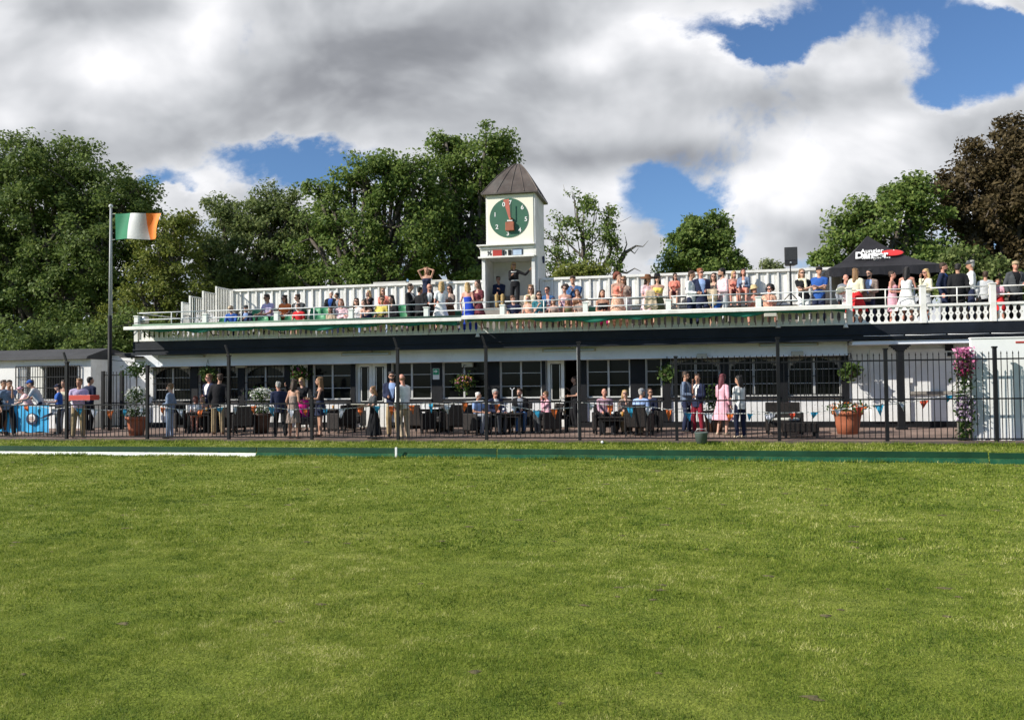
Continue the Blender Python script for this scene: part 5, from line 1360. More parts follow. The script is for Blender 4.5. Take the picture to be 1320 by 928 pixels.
    def leg(m, d, to=1.0, wide=0.0):
        for hip, kn, an in legs:
            seg(m, hip, kn, .086 + d, .060 + d + wide)
            if to > .5: seg(m, kn, kn.lerp(an, min(1.0, to)), .058 + d + wide, .038 + d + wide * 1.4)
    # ---- the body: one surface
    m = MB(); torso(m, 0); shoulders(m, 0)
    seg(m, T((0, .012, .50)), Hd((0, .018, -.05)), .054 if not fem else .046, .052 if not fem else .045)
    for sd, sh, el, wr, code in armj:
        seg(m, sh, el, .047 if not fem else .041, .038 if not fem else .033); seg(m, el, wr, .038 if not fem else .033, .026 if not fem else .023)
    leg(m, 0)
    for hip, kn, an in legs: seg(m, an + Vector((0, .03, -.035)), an + Vector((0, -.13, -.05)), .036, .026)
    if fem and not kid:
        for sd in (1, -1): m.ell(T((sd * .065, -.10, .325)), (.055, .05, .055), 10, 6)
    m.ell(Hd((0, .004, .03)), (.077, .096, .095), 14, 10, Rh_); m.ell(Hd((0, -.028, -.048)), (.056, .064, .068), 12, 8, Rh_)
    seg(m, Hd((0, -.090, .012)), Hd((0, -.108, -.022)), .011, .016, 8)
    for sd in (1, -1): m.ell(Hd((sd * .077, .012, -.008)), (.013, .022, .032), 8, 6, Rh_)
    xt = MB()
    for sd, sh, el, wr, code in armj:
        d = (wr - el).normalized(); spd = Vector((0, -1, 0)) if abs(d.y) < .8 else Vector((0, 0, 1))
        spd = (spd - d * spd.dot(d)).normalized(); nrm = d.cross(spd) * (1 if sd > 0 else -1)
        seg(m, wr, wr + d * .075, .026, .032)
        for i, L_ in enumerate((.070, .080, .074, .058)):
            b0 = wr + d * .085 + spd * (1.5 - i) * .019; p1 = b0 + d * L_ * .45 - nrm * .006; p2 = p1 + d * L_ * .3 - nrm * L_ * .22; p3 = p2 + d * L_ * .12 - nrm * L_ * .24
            xt.tube([b0 - d * .02, p1, p2, p3], [.0095, .009, .008, .006], 6)
        b0 = wr + d * .03 + spd * .026; xt.tube([b0, b0 + d * .03 + spd * .022 - nrm * .01, b0 + d * .058 + spd * .026 - nrm * .02], [.012, .010, .007], 6)
    for sd in (1, -1):
        xt.ell(Hd((sd * .031, -.088, .012)), (.014, .010, .008), 8, 5, Rh_, 1)
        xt.ell(Hd((sd * .033, -.090, .034)), (.020, .008, .005), 8, 5, Rh_, 2)
    xt.ell(Hd((0, -.088, -.062)), (.024, .010, .008), 8, 5, Rh_, 3)
    hm = hairm(hair[1]) if hair[1] else hairm('lbrown')
    QUEUE.append((m, 'body', root, [skinm(skin), DARKM, hm, LIPM], s, .0185, None, xt))
    # ---- clothes
    tk = top[0]; tc_ = top[1]; bk, bc = bottom
    dress = tk.startswith('dress')
    def q(m, name, c, vox=.023, filt=None): QUEUE.append((m, name, root, [cloth(c)], s, vox, filt, None))
    if tk == 'suit':
        m = MB(); torso(m, .012, 0.0); q(m, 'shirt', top[2], .03)
        if len(top) > 3:
            m = MB(); pts = [T((0, -.118 - .012, z)) for z in (.46, .36, .24, .12)]; m.loft([(p, Vector((w_, 0, 0)), Vector((0, .006, 0))) for p, w_ in zip(pts, (.016, .022, .028, .034))], 8)
            QUEUE.append((m, 'tie', root, [cloth(top[3])], s, 0, None, None))
        m = MB(); torso(m, .030, -.16 if not sit else -.06); shoulders(m, .022); sleeve(m, .018, True)
        def fl(v):
            t = Ti(v); return t.y < -.02 and t.z > .06 and abs(t.x) < .012 + .085 * min(1, (t.z - .06) / .34)
        q(m, 'jacket', tc_, .022, fl)
    elif tk in ('tee', 'shirt', 'tank', 'cardi'):
        m = MB(); torso(m, .016, (-.10 if sit else -.12), .49 if tk != 'tank' else .44)
        if tk != 'tank': shoulders(m, .014); sleeve(m, .013, tk != 'tee')
        else:
            for sd in (1, -1): seg(m, T((sd * .09, .02, .40)), T((sd * .085, .01, .475)), .03, .026)
        if fem and not kid:
            for sd in (1, -1): m.ell(T((sd * .065, -.105, .325)), (.064, .058, .064), 10, 6)
        filt = None
        if tk == 'cardi' and len(top) > 2:
            m2 = MB(); torso(m2, .008, -.05, .42); q(m2, 'blouse', top[2], .03)
            def filt(v):
                t = Ti(v); return t.y < -.03 and abs(t.x) < .05
        q(m, {'tee': 'tee_shirt', 'shirt': 'shirt', 'tank': 'sleeveless_top', 'cardi': 'cardigan'}[tk], tc_, .022, filt)
    elif dress:
        m = MB(); torso(m, .014, -.10, .42 if 'S' not in tk else .36)
        if 'T' in tk: shoulders(m, .014); sleeve(m, .013, False)
        elif 'L' in tk: shoulders(m, .014); sleeve(m, .013, True)
        elif 'S' not in tk:
            for sd in (1, -1): seg(m, T((sd * .09, .02, .40)), T((sd * .085, .01, .475)), .022, .02)
        for sd in (1, -1): m.ell(T((sd * .065, -.103, .325)), (.062, .056, .062), 10, 6)
        q(m, 'bodice', tc_, .022)
    if bk in ('trs', 'jeans', 'slim', 'shorts'):
        m = MB(); torso(m, .012, -.10, .12); leg(m, .012, 1.0 if bk != 'shorts' else .12, .012 if bk == 'trs' else .002); q(m, 'trousers' if bk != 'shorts' else 'shorts', bc, .022)
    elif bk in ('skirt', 'mini', 'full', 'maxi', 'sheath'):
        n = 40; vs = []; fs = []
        if sit:
            m = MB(); torso(m, .018, -.10, .12)
            for hip, kn, an in legs: seg(m, hip, kn.lerp(hip, .12), .105, .082)
            a, b = legs[0], legs[1]; seg(m, (a[0] + b[0]) / 2, (a[1] * .85 + a[0] * .15 + b[1] * .85 + b[0] * .15) / 2, .09, .065); seg(m, a[1].lerp(a[0], .15), b[1].lerp(b[0], .15), .07, .07)
            if bk in ('full', 'maxi'):
                for L2 in (a, b): seg(m, L2[1], L2[1].lerp(L2[2], .45), .10, .12)
            q(m, 'skirt', bc, .024)
        else:
            hem = {'skirt': .47, 'mini': .62, 'full': .44, 'maxi': .12, 'sheath': .46}[bk]; fl_ = {'skirt': .05, 'mini': .03, 'full': .13, 'maxi': .13, 'sheath': .0}[bk]
            rip = {'skirt': .008, 'mini': .004, 'full': .022, 'maxi': .020, 'sheath': .0}[bk]
            zs = [(.13, .140 if fem else .16, .108)] + [(0, .186, .138), (-.08, .192, .142)]
            ph = rnd.uniform(0, 6)
            rings = []
            for z, rx, ry in zs: rings.append((hz + z, rx, ry, 0))
            z = hz - .08
            for k in range(1, 7):
                t = k / 6; rings.append((z + (hem - z) * t, .192 + fl_ * t, .142 + fl_ * t * .9, rip * t))
            for zz, rx, ry, rp_ in rings:
                yo = -(zz - hz) * sa if zz > hz else 0
                for i in range(n):
                    a = 2 * math.pi * i / n; r_ = 1 + (rp_ / .2) * math.sin(a * 9 + ph + 1.5 * math.sin(a * 2)); vs.append((rx * r_ * math.cos(a), hy + yo + ry * r_ * math.sin(a), zz))
            for i in range(len(rings) - 1):
                for k in range(n): fs.append((i * n + k, i * n + (k + 1) % n, (i + 1) * n + (k + 1) % n, (i + 1) * n + k))
            m = MB(); m.add(vs, fs); QUEUE.append((m, 'skirt', root, [cloth(bc)], s, 0, None, None))
    # shoes
    m = MB(); sc = 'black'
    for e in ex:
        if e.startswith('shoe:'): sc = e[5:]
    for hip, kn, an in legs:
        seg(m, an + Vector((0, .03, -.040)), an + Vector((0, -.15, -.052)), .043, .033)
    QUEUE.append((m, 'shoe', root, [mat('shoe_' + sc, CC[sc], .45, .15, 6)], s, .02, None, None))
    # hair
    hs, hcol = hair
    m = MB(); hv = .02
    if hs != 'b':
        m.ell(Hd((0, .020, .047)), (.086, .098, .096), 16, 12, Rh_)
        if hs in 's': m.ell(Hd((0, .05, -.01)), (.076, .06, .07), 12, 8, Rh_)
        if hs in ('l', 'm'):
            k = 1.0 if hs == 'l' else .55
            m.ell(Hd((0, .045, -.03)), (.092, .066, .10), 12, 8, Rh_)
            for sd in (1, -1): seg(m, Hd((sd * .062, .03, .02)), Hd((sd * .075, .045, -.05 - .16 * k)), .04, .036)
            seg(m, Hd((0, .055, -.02)), Hd((0, .095, -.08 - .20 * k)), .075, .055)
        if hs == 'p': m.ell(Hd((0, .10, .06)), (.045, .045, .045), 10, 6); m.ell(Hd((0, .05, -.01)), (.075, .06, .07), 12, 8, Rh_)
        if hs == 'c':
            for i in range(26):
                a = rnd.uniform(0, 6.28); b = rnd.uniform(-.5, 1.2); v = Vector((.105 * math.cos(a) * math.cos(b), .05 + .10 * math.sin(a) * math.cos(b), .03 + .115 * math.sin(b)))
                if v.y < -.03 and v.z < .08: continue
                m.ell(Hd(v), (.048,) * 3, 8, 6)
        for i in range(10):
            a = rnd.uniform(0, 6.28); m.ell(Hd((.06 * math.cos(a), .02 + .07 * math.sin(a), .095 + rnd.uniform(-.02, .02))), (.035, .035, .028), 8, 6)
        QUEUE.append((m, 'hair', root, [hm], s, hv, (lambda v, a=hc.copy(), r=Rh_.inverted(): (lambda w_: w_.y < -.060 and w_.z < .062)(r @ (v - a))), None))
    else:
        for sd in (1, -1): m.ell(Hd((sd * .066, .035, -.005)), (.020, .045, .035), 8, 6, Rh_)
        m.ell(Hd((0, .085, -.01)), (.05, .022, .035), 8, 6, Rh_)
        QUEUE.append((m, 'hair', root, [hm], s, .016, None, None))
    for e in ex:
        if e == 'g':
            m = MB()
            for sd in (1, -1):
                m.ell(Hd((sd * .033, -.099, .012)), (.028, .009, .021), 12, 6, Rh_); m.tube([Hd((sd * .058, -.092, .018)), Hd((sd * .083, .01, .012))], .005, 5)
            m.tube([Hd((-.02, -.104, .016)), Hd((.02, -.104, .016))], .005, 5); QUEUE.append((m, 'sunglasses', root, [DARKM], s, 0, None, None))
        elif e == 'beard':
            m = MB(); m.ell(Hd((0, -.040, -.072)), (.060, .060, .050), 12, 8, Rh_); QUEUE.append((m, 'beard', root, [hm], s, .016, (lambda v, a=hc.copy(), r=Rh_.inverted(): (lambda w_: w_.z > -.045)(r @ (v - a))), None))
        elif e.startswith('cap:') or e.startswith('flat:'):
            m = MB(); cc = e.split(':')[1]
            m.ell(Hd((0, .008, .060)), (.092, .108, .082), 16, 10, Rh_); m.loft([(Hd((0, -.06, .055)), Rh_ @ Vector((.085, 0, 0)), Rh_ @ Vector((0, 0, .010))), (Hd((0, -.125, .048)), Rh_ @ Vector((.075, 0, 0)), Rh_ @ Vector((0, 0, .009))), (Hd((0, -.165, .038)), Rh_ @ Vector((.045, 0, 0)), Rh_ @ Vector((0, 0, .006)))], 12)
            QUEUE.append((m, 'cap', root, [cloth(cc)], s, .016, (lambda v, a=hc.copy(), r=Rh_.inverted(): (lambda w_: w_.z < .025)(r @ (v - a))), None))
        elif e.startswith('hat:') or e.startswith('straw:'):
            m = MB(); cc = e.split(':')[1]; wd = .23 if e[0] == 'h' else .15
            n = 24; ring = lambda r_, z_, dr: (Hd((0, .01, z_)), Rh_ @ Vector((r_, 0, dr)), Rh_ @ Vector((0, r_ * 1.05, 0)))
            m.loft([ring(.07, .075, 0), ring(wd, .052, .02), ring(wd + .004, .060, .02), ring(.10, .088, 0), ring(.094, .135, 0), ring(.075, .168, 0), ring(.02, .172, 0)], 24)
            QUEUE.append((m, 'hat', root, [cloth(cc)], s, 0, None, None))
        elif e.startswith('bag:'):
            m = MB(); c0 = T((-shx - .05, .06, .05)); m.ell(c0, (.10, .12, .17), 12, 8); m.tube([c0 + Vector((0, 0, .14)), T((-.08, .09, .5)), T((-.05, -.11, .40)), c0 + Vector((.02, -.06, .1))], .014, 6); QUEUE.append((m, 'shoulder_bag', root, [cloth(e[4:])], s, 0, None, None))
        elif e.startswith('scarf:'):
            m = MB(); seg(m, T((-.09, -.03, .50)), T((.09, -.03, .50)), .05, .05); seg(m, T((.05, -.10, .48)), T((.05, -.14, .28)), .04, .05); seg(m, T((0, .06, .5)), T((0, .06, .47)), .08, .08); QUEUE.append((m, 'scarf', root, [cloth(e[6:])], s, .022, None, None))
        elif e.startswith('belt:'):
            m = MB(); c = T((0, 0, .115)); m.loft([(c + Vector((0, 0, z)), Vector((.165, 0, 0)), Vector((0, .122, 0))) for z in (-.02, .02)], 20); QUEUE.append((m, 'belt', root, [cloth(e[5:])], s, 0, None, None))
        elif e == 'necklace':
            m = MB(); pts = [T((.115 * math.sin(a), -.005 - .115 * math.cos(a) * .98, .475 - .05 * math.cos(a) )) for a in np.linspace(-2.2, 2.2, 15)]; m.tube(pts, .016, 6); QUEUE.append((m, 'necklace', root, [cloth('white')], s, 0, None, None))
    return root, armj, s

REP = []
def held(r, side, label, cat, name, build):
    """a thing held in a hand: stays top-level, built round the hand's place"""
    root, armj, s = r
    wr = next(a for a in armj if a[0] == side); d = (wr[3] - wr[2]).normalized()
    p = Vector(root.location) + Matrix.Rotation(root.rotation_euler.z, 3, 'Z') @ ((wr[3] + d * .09) * s)
    m = MB(); build(m, p); return m, p

def finish_people():
    tmp = []
    for m, name, root, mats, s, vox, filt, xt in QUEUE:
        me = bpy.data.meshes.new('tmp'); me.from_pydata(m.v, [], m.f)
        o = bpy.data.objects.new('tmp', me); COL.objects.link(o)
        if vox:
            r = o.modifiers.new('r', 'REMESH'); r.mode = 'VOXEL'; r.voxel_size = vox; r.use_smooth_shade = True
            sm = o.modifiers.new('s', 'SMOOTH'); sm.iterations = 2; sm.factor = .5
        tmp.append(o)
    bpy.context.view_layer.update()
    dg = bpy.context.evaluated_depsgraph_get()
    made = []
    for o, (m, name, root, mats, s, vox, filt, xt) in zip(tmp, QUEUE):
        me = bpy.data.meshes.new_from_object(o.evaluated_get(dg), depsgraph=dg)
        if filt or xt:
            bm = bmesh.new(); bm.from_mesh(me)
            if filt:
                kill = [f for f in bm.faces if filt(f.calc_center_median())]
                bmesh.ops.delete(bm, geom=kill, context='FACES')
            if xt:
                m2 = bpy.data.meshes.new('x'); m2.from_pydata(xt.v, [], xt.f)
                for _ in range(4): m2.materials.append(None)
                m2.polygons.foreach_set('material_index', xt.m); m2.polygons.foreach_set('use_smooth', [True] * len(m2.polygons)); bm.from_mesh(m2); bpy.data.meshes.remove(m2)
            bm.to_mesh(me); bm.free()
        me.materials.clear()
        for mm in mats: me.materials.append(mm)
        me.transform(Matrix.Scale(s, 4)); me.polygons.foreach_set('use_smooth', [True] * len(me.polygons)); me.name = name; me.update()
        ob = bpy.data.objects.new(name, me); COL.objects.link(ob); ob.parent = root
        if name in ('jacket',) and filt: sd = ob.modifiers.new('thick', 'SOLIDIFY'); sd.thickness = .008
        made.append(ob)
    for o in tmp:
        me = o.data; bpy.data.objects.remove(o); bpy.data.meshes.remove(me)

# px, top of head, place, pose, heading, sex, skin, hair, top, bottom, arms, extras, label
S_, W_ = 'stand', 'walk'
UP = [
 (300, 394, 'T0', 'sit', 10, 'm', 'm', ('s', 'lbrown'), ('shirt', 'blue'), ('trs', 'navy'), 'll', 'cap:beige pit8', 'person in a beige cap and blue shirt seated at the left end of the stand'),
 (316, 393, 'T0', 'sit', 20, 'm', 'm', ('s', 'dbrown'), ('suit', 'navy', 'lblue'), ('trs', 'navy'), 'lc', 'cap:dgrey', 'person in a dark cap and navy jacket seated beside the beige cap'),
 (346, 379, 'T1', 'sit', -15, 'm', 'm', ('s', 'dbrown'), ('tee', 'lilac'), ('trs', 'black'), 'll', 'g yaw-30', 'seated person in a pale lilac shirt with dark hair looking sideways'),
 (368, 380, 'T1', 'sit', 10, 'f', 'l', ('l', 'dbrown'), ('tee', 'orange'), ('skirt', 'brown'), 'lg', 'g', 'seated person in an orange-red top with long dark hair on the second row'),
 (385, 379, 'T1', 'sit', -10, 'm', 'l', ('s', 'dbrown'), ('suit', 'dgrey', 'lgrey'), ('trs', 'dgrey'), 'lg', 'g yaw-40', 'seated person in a grey shirt and dark jacket behind the child in red'),
 (386, 391, 'T0', 'sit', -5, 'b', 'l', ('s', 'dbrown'), ('tee', 'red'), ('shorts', 'dgrey'), 'gl', '', 'child in a bright red top seated in the front row'),
 (425, 375, 'T2', 'sit', 5, 'm', 'l', ('s', 'whair'), ('suit', 'black', 'blue'), ('trs', 'khaki'), 'll', 'pit10', 'white-haired person in a black jacket over a blue shirt'),
 (436, 377, 'T2', 'sit', -25, 'm', 'm', ('s', 'hblack'), ('shirt', 'grey'), ('trs', 'grey'), 'gl', 'yaw-30', 'black-haired person in grey turning to the white-haired neighbour'),
 (428, 396, 'T0', 'slouch', 0, 'f', 'l', ('l', 'brown'), ('tee', 'beige'), ('slim', 'pdenim'), 'gg', 'pit15', 'brown-haired person bending over her lap beside the pink cardigan'),
 (443, 385, 'T0', 'sit', 15, 'f', 'l', ('m', 'redhair'), ('cardi', 'lpink'), ('trs', 'navy'), 'lx', '', 'red-haired person in a pink cardigan seated with folded arms'),
 (459, 384, 'T0', 'sit', -10, 'f', 'l', ('l', 'dbrown'), ('cardi', 'white'), ('slim', 'black'), 'gl', 'g', 'dark long-haired person in a white cardigan in the front row'),
 (475, 374, 'T2', 'sit', -10, 'f', 'l', ('m', 'blond'), ('tee', 'black'), ('trs', 'black'), 'mg', '', 'fair-haired person in black with a hand to her mouth behind the front row'),
 (475, 387, 'T0', 'slouch', -5, 'f', 'l', ('m', 'dbrown'), ('tank', 'navy'), ('slim', 'lblue'), 'mg', '', 'dark-haired person in navy leaning her chin on her hand, pale trousers'),
 (496, 371, 'T2', 'sit', 0, 'f', 'l', ('l', 'lbrown'), ('tee', 'coral'), ('slim', 'navy'), 'gg', 'g', 'brown-haired person in a coral top highest in the left group'),
 (490, 381, 'T0', 'sit', 0, 'f', 'm', ('p', 'dbrown'), ('tee', 'yellow'), ('mini', 'denim'), 'gl', 'g', 'person in a yellow top with bare legs in the front row'),
 (506, 380, 'T0', 'sit', -25, 'f', 'l', ('l', 'hblack'), ('shirt', 'black'), ('slim', 'pdenim'), 'gl', '', 'person with long black hair and a black coat seated by the standing group'),
 (529, 365, 'T0+.2', S_, 80, 'm', 'm', ('s', 'dbrown'), ('suit', 'black', 'white'), ('trs', 'black'), 'dc', 'yaw10', 'standing person in a black suit with short dark hair facing right'),
 (541, 369, 'T0', S_, 150, 'm', 'm', ('s', 'hblack'), ('suit', 'black', 'white'), ('trs', 'black'), 'dd', '', 'standing person in a black suit seen from behind next to the bald man'),
 (533, 384, 'T0', 'sit', -20, 'f', 'l', ('m', 'dbrown'), ('dressL', 'mauve'), ('full', 'mauve'), 'dg', '', 'person in a dusky mauve dress seated before the black suits'),
 (550, 338, 'T3', S_, 0, 'f', 'm', ('l', 'lbrown'), ('dress', 'navy'), ('maxi', 'navy'), 'hh', 'arms_top', 'person in a navy dress with both arms raised over her head'),
 (553, 365, 'T0', S_, 25, 'm', 'r', ('b', 'dbrown'), ('suit', 'black', 'white', 'grey'), ('trs', 'black'), 'rg', 'g beard', 'bald person in a black suit and tie with a hand on the rail'),
 (568, 362, 'T0', S_, -150, 'f', 'r', ('m', 'blond'), ('dressT', 'white'), ('full', 'white'), 'dr', '', 'fair-haired person in a white dress reaching for the rail'),
 (580, 367, 'T0+.5', S_, -30, 'f', 'l', ('l', 'dbrown'), ('dressT', 'taupe'), ('sheath', 'brown'), 'gd', 'g', 'dark-haired person in brown half hidden behind the white dress'),
 (604, 363, 'T0', S_, 170, 'f', 'r', ('m', 'blond'), ('dressS', 'royal'), ('maxi', 'royal'), 'dd', 'yaw20', 'fair-haired person in a royal blue dress seen from behind'),
 (616, 361, 'T0+.1', S_, -20, 'f', 'l', ('l', 'dbrown'), ('dressT', 'burg'), ('full', 'burg'), 'gd', 'yaw-20', 'dark-haired person in a burgundy dress beside the royal blue dress'),
 (645, 356, 'B28.7', 'sit', 10, 'm', 'm', ('s', 'dbrown'), ('shirt', 'navy'), ('trs', 'gold'), 'cg', 'g shoe:brown low', 'person in a navy jumper and mustard trousers seated in the tower booth'),
 (664, 337, 'B28.5', S_, 0, 'f', 'm', ('m', 'blond'), ('shirt', 'black'), ('slim', 'black'), 'sc', 'g necklace belt:white shoe:white', 'fair-haired person in black with a pale collar standing in the tower booth'),
 (664, 376, 'T0', 'sit', 5, 'b', 'l', ('s', 'brown'), ('tee', 'navy'), ('shorts', 'beige'), 'gl', 'pit15', 'brown-haired child in navy seated below the tower booth'),
 (685, 367, 'T1', 'sit', 5, 'f', 'l', ('m', 'lbrown'), ('tee', 'cream'), ('skirt', 'beige'), 'gl', 'g', 'brown-haired person in a cream top and sunglasses right of the booth'),
 (682, 378, 'T0', 'sit', -10, 'g', 'l', ('l', 'blond'), ('tank', 'peach'), ('mini', 'coral'), 'gl', '', 'blonde girl in a peach top in the front row below the booth'),
 (695, 375, 'T0', 'sit', 5, 'f', 'l', ('m', 'hblack'), ('tee', 'teal'), ('skirt', 'bright'), 'gk', 'g', 'black-haired person in teal with a bright blue lap'),
 (708, 369, 'T1', 'sit', 0, 'f', 'r', ('p', 'dbrown'), ('cardi', 'denim', 'white'), ('skirt', 'lpink'), 'gg', 'g', 'person in sunglasses and a denim waistcoat over white'),
 (715, 384, 'T0', 'sit', 0, 'g', 'l', ('l', 'brown'), ('tank', 'taupe'), ('mini', 'cream'), 'gl', 'pit10', 'brown-haired child below the denim waistcoat'),
 (728, 367, 'T1', 'sit', 5, 'f', 'l', ('c', 'dbrown'), ('tank', 'lpink'), ('skirt', 'royal'), 'gl', 'g', 'curly dark-haired person in a pale pink top and blue skirt'),
 (742, 353, 'T2', 'sit', 0, 'm', 'm', ('s', 'dbrown'), ('shirt', 'denim'), ('jeans', 'denim'), 'kk', 'pit20', 'person in a denim shirt looking down against the white fence'),
 (742, 373, 'T1', 'sit', -10, 'f', 'l', ('l', 'brown'), ('tank', 'brown'), ('skirt', 'taupe'), 'gg', 'pit15', 'brown-haired person in brown below the denim shirt'),
 (733, 384, 'T0', 'sit', 10, 'g', 'm', ('l', 'lbrown'), ('tank', 'olive'), ('mini', 'cream'), 'gl', '', 'child in olive seated at the rail left of the newel post'),
 (750, 381, 'T0', 'sit', -15, 'b', 'm', ('s', 'brown'), ('tee', 'taupe'), ('shorts', 'khaki'), 'gl', '', 'child in taupe and khaki shorts by the newel post'),
 (778, 373, 'T0', 'sit', 10, 'f', 'm', ('m', 'dbrown'), ('tank', 'black'), ('full', 'magenta'), 'gg', '', 'person in a black top and a magenta skirt seated at the rail'),
 (796, 351, 'T0', S_, 20, 'f', 'l', ('c', 'auburn'), ('dress', 'coral'), ('maxi', 'peach'), 'mg', 'yaw30', 'person with big auburn curls in a coral dress'),
 (806, 355, 'T0+.45', S_, -10, 'f', 'm', ('l', 'lbrown'), ('dressT', 'taupe'), ('sheath', 'lgrey'), 'gd', 'g', 'brown-haired person in taupe behind the auburn curls'),
 (835, 353, 'T0+.2', S_, 25, 'f', 'l', ('m', 'dbrown'), ('tee', 'lpink'), ('full', 'lpink'), 'gg', 'hat:brown yaw30', 'person in a wide dark brown hat and pale pink'),
 (848, 352, 'T0', S_, 10, 'f', 'l', ('l', 'hblack'), ('tank', 'yellow'), ('skirt', 'olive'), 'xg', 'g straw:black', 'person in a yellow top with a small black hat at the rail'),
 (868, 352, 'T3', 'sit', 0, 'f', 'l', ('l', 'dbrown'), ('tee', 'coral'), ('mini', 'burg'), 'gl', 'g', 'person in a coral red top and sunglasses seated high by the fence'),
 (891, 348, 'T0', S_, 60, 'm', 'm', ('s', 'dbrown'), ('shirt', 'white'), ('trs', 'navy'), 'dg', 'yaw20', 'person in a white shirt and navy trousers turned to the navy blazer'),
 (905, 345, 'T0', S_, 10, 'm', 'r', ('s', 'redhair'), ('suit', 'navy', 'lblue'), ('trs', 'navy'), 'gp', 'g', 'red-haired person in a navy blazer over a pale blue shirt'),
 (921, 351, 'T0+.5', S_, -20, 'f', 'l', ('l', 'dbrown'), ('dressT', 'beige'), ('sheath', 'beige'), 'gd', 'g', 'dark-haired person in beige between the blazer and the pink shirt'),
 (932, 345, 'T0', S_, -60, 'm', 'm', ('s', 'hblack'), ('shirt', 'lpink'), ('trs', 'lgrey'), 'gg', 'yaw-20 beard', 'person in a pale pink shirt with a jacket over the arm'),
 (944, 349, 'T3', 'sit', 10, 'f', 'r', ('m', 'blond'), ('tank', 'coral'), ('skirt', 'burg'), 'gl', 'g', 'blonde person in a coral sleeveless top seated high by the fence'),
 (958, 346, 'T3', 'sit', -10, 'f', 'r', ('m', 'dbrown'), ('cardi', 'gblue', 'white'), ('mini', 'coral'), 'gl', 'yaw20', 'person in a white top with a grey-blue shawl seated high by the fence'),
 (924, 380, 'T0-.1', S_, 10, 'b', 'l', ('s', 'lbrown'), ('tee', 'blue'), ('shorts', 'navy'), 'dd', '', 'small child in blue at the rail before the pink shirt'),
 (969, 367, 'T0', 'sit', 0, 'f', 'r', ('m', 'lbrown'), ('tank', 'peach'), ('skirt', 'coral'), 'gk', 'straw:straw', 'person in a straw hat and a peach top seated at the rail'),
 (990, 367, 'T0', 'sit', 5, 'f', 'r', ('c', 'hblack'), ('tee', 'peach'), ('skirt', 'lpink'), 'gm', 'g', 'dark curly-haired person in a peach floral dress and sunglasses'),
 (1036, 346, 'T0', S_, 5, 'f', 'l', ('m', 'lbrown'), ('tee', 'black'), ('slim', 'white'), 'xx', 'g scarf:cream', 'person in a black tee shirt and white trousers with folded arms'),
 (1055, 343, 'T0', S_, -10, 'm', 'm', ('s', 'dbrown'), ('tee', 'blue'), ('jeans', 'navy'), 'xx', 'cap:black', 'person in a blue polo shirt and dark cap with folded arms'),
 (1089, 353, 'T0+.9', S_, 10, 'm', 'r', ('b', 'ghair'), ('shirt', 'grey'), ('trs', 'dgrey'), 'dd', '', 'grey-haired person in grey half hidden behind the cream jacket'),
 (1103, 345, 'T0', S_, 150, 'f', 'l', ('l', 'lbrown'), ('cardi', 'cream'), ('full', 'red'), 'dg', 'yaw-20', 'person with long brown hair in a cream jacket and a red skirt'),
 (1119, 347, 'T0+.3', S_, -20, 'm', 'l', ('s', 'hblack'), ('suit', 'taupe', 'lblue'), ('trs', 'navy'), 'gd', 'g beard', 'person in a taupe jacket and a pale blue shirt under the tent'),
 (1150, 349, 'T0+.2', S_, 60, 'f', 'r', ('p', 'dbrown'), ('dressS', 'pink'), ('sheath', 'pink'), 'fg', 'yaw10', 'person in a strapless pink dress with tied brown hair'),
 (1168, 343, 'T0', S_, 160, 'f', 'r', ('l', 'hblack'), ('dress', 'white'), ('full', 'white'), 'ff', '', 'black-haired person in a white dress seen from behind'),
 (1192, 346, 'T0+.15', S_, -50, 'f', 'r', ('m', 'blond'), ('cardi', 'cream'), ('skirt', 'lgrey'), 'gm', 'g', 'blonde laughing person in a cream jacket facing the white dress'),
 (1217, 338, 'T0+.2', S_, 55, 'm', 'r', ('s', 'dbrown'), ('suit', 'navy', 'blue'), ('trs', 'navy'), 'dd', 'beard yaw15', 'bearded person in a navy suit and bright blue shirt'),
 (1234, 339, 'T0', S_, 175, 'm', 'm', ('s', 'hblack'), ('suit', 'black', 'white'), ('trs', 'black'), 'dd', '', 'person in a black suit turned away beside the bearded man'),
 (1251, 335, 'T0+.1', S_, -100, 'm', 'm', ('s', 'ghair'), ('shirt', 'white'), ('trs', 'navy'), 'gd', 'flat:dgrey yaw-10', 'person in a white shirt and a flat cap'),
 (1269, 349, 'T0', S_, 170, 'm', 'm', ('s', 'dbrown'), ('shirt', 'lgrey'), ('trs', 'black'), 'dd', '', 'person in a pale grey jumper turned away at the white newel post'),
 (1288, 359, 'T0+.1', S_, -20, 'g', 'r', ('m', 'lbrown'), ('tee', 'pink'), ('skirt', 'red'), 'gd', '', 'child in a pink top and red skirt right of the grey jumper'),
 (1308, 336, 'T0', S_, 10, 'm', 'r', ('s', 'lbrown'), ('suit', 'dgrey', 'black'), ('trs', 'black'), 'gd', 'cap:tan', 'person in a tan cap and dark jacket at the far right'),
]
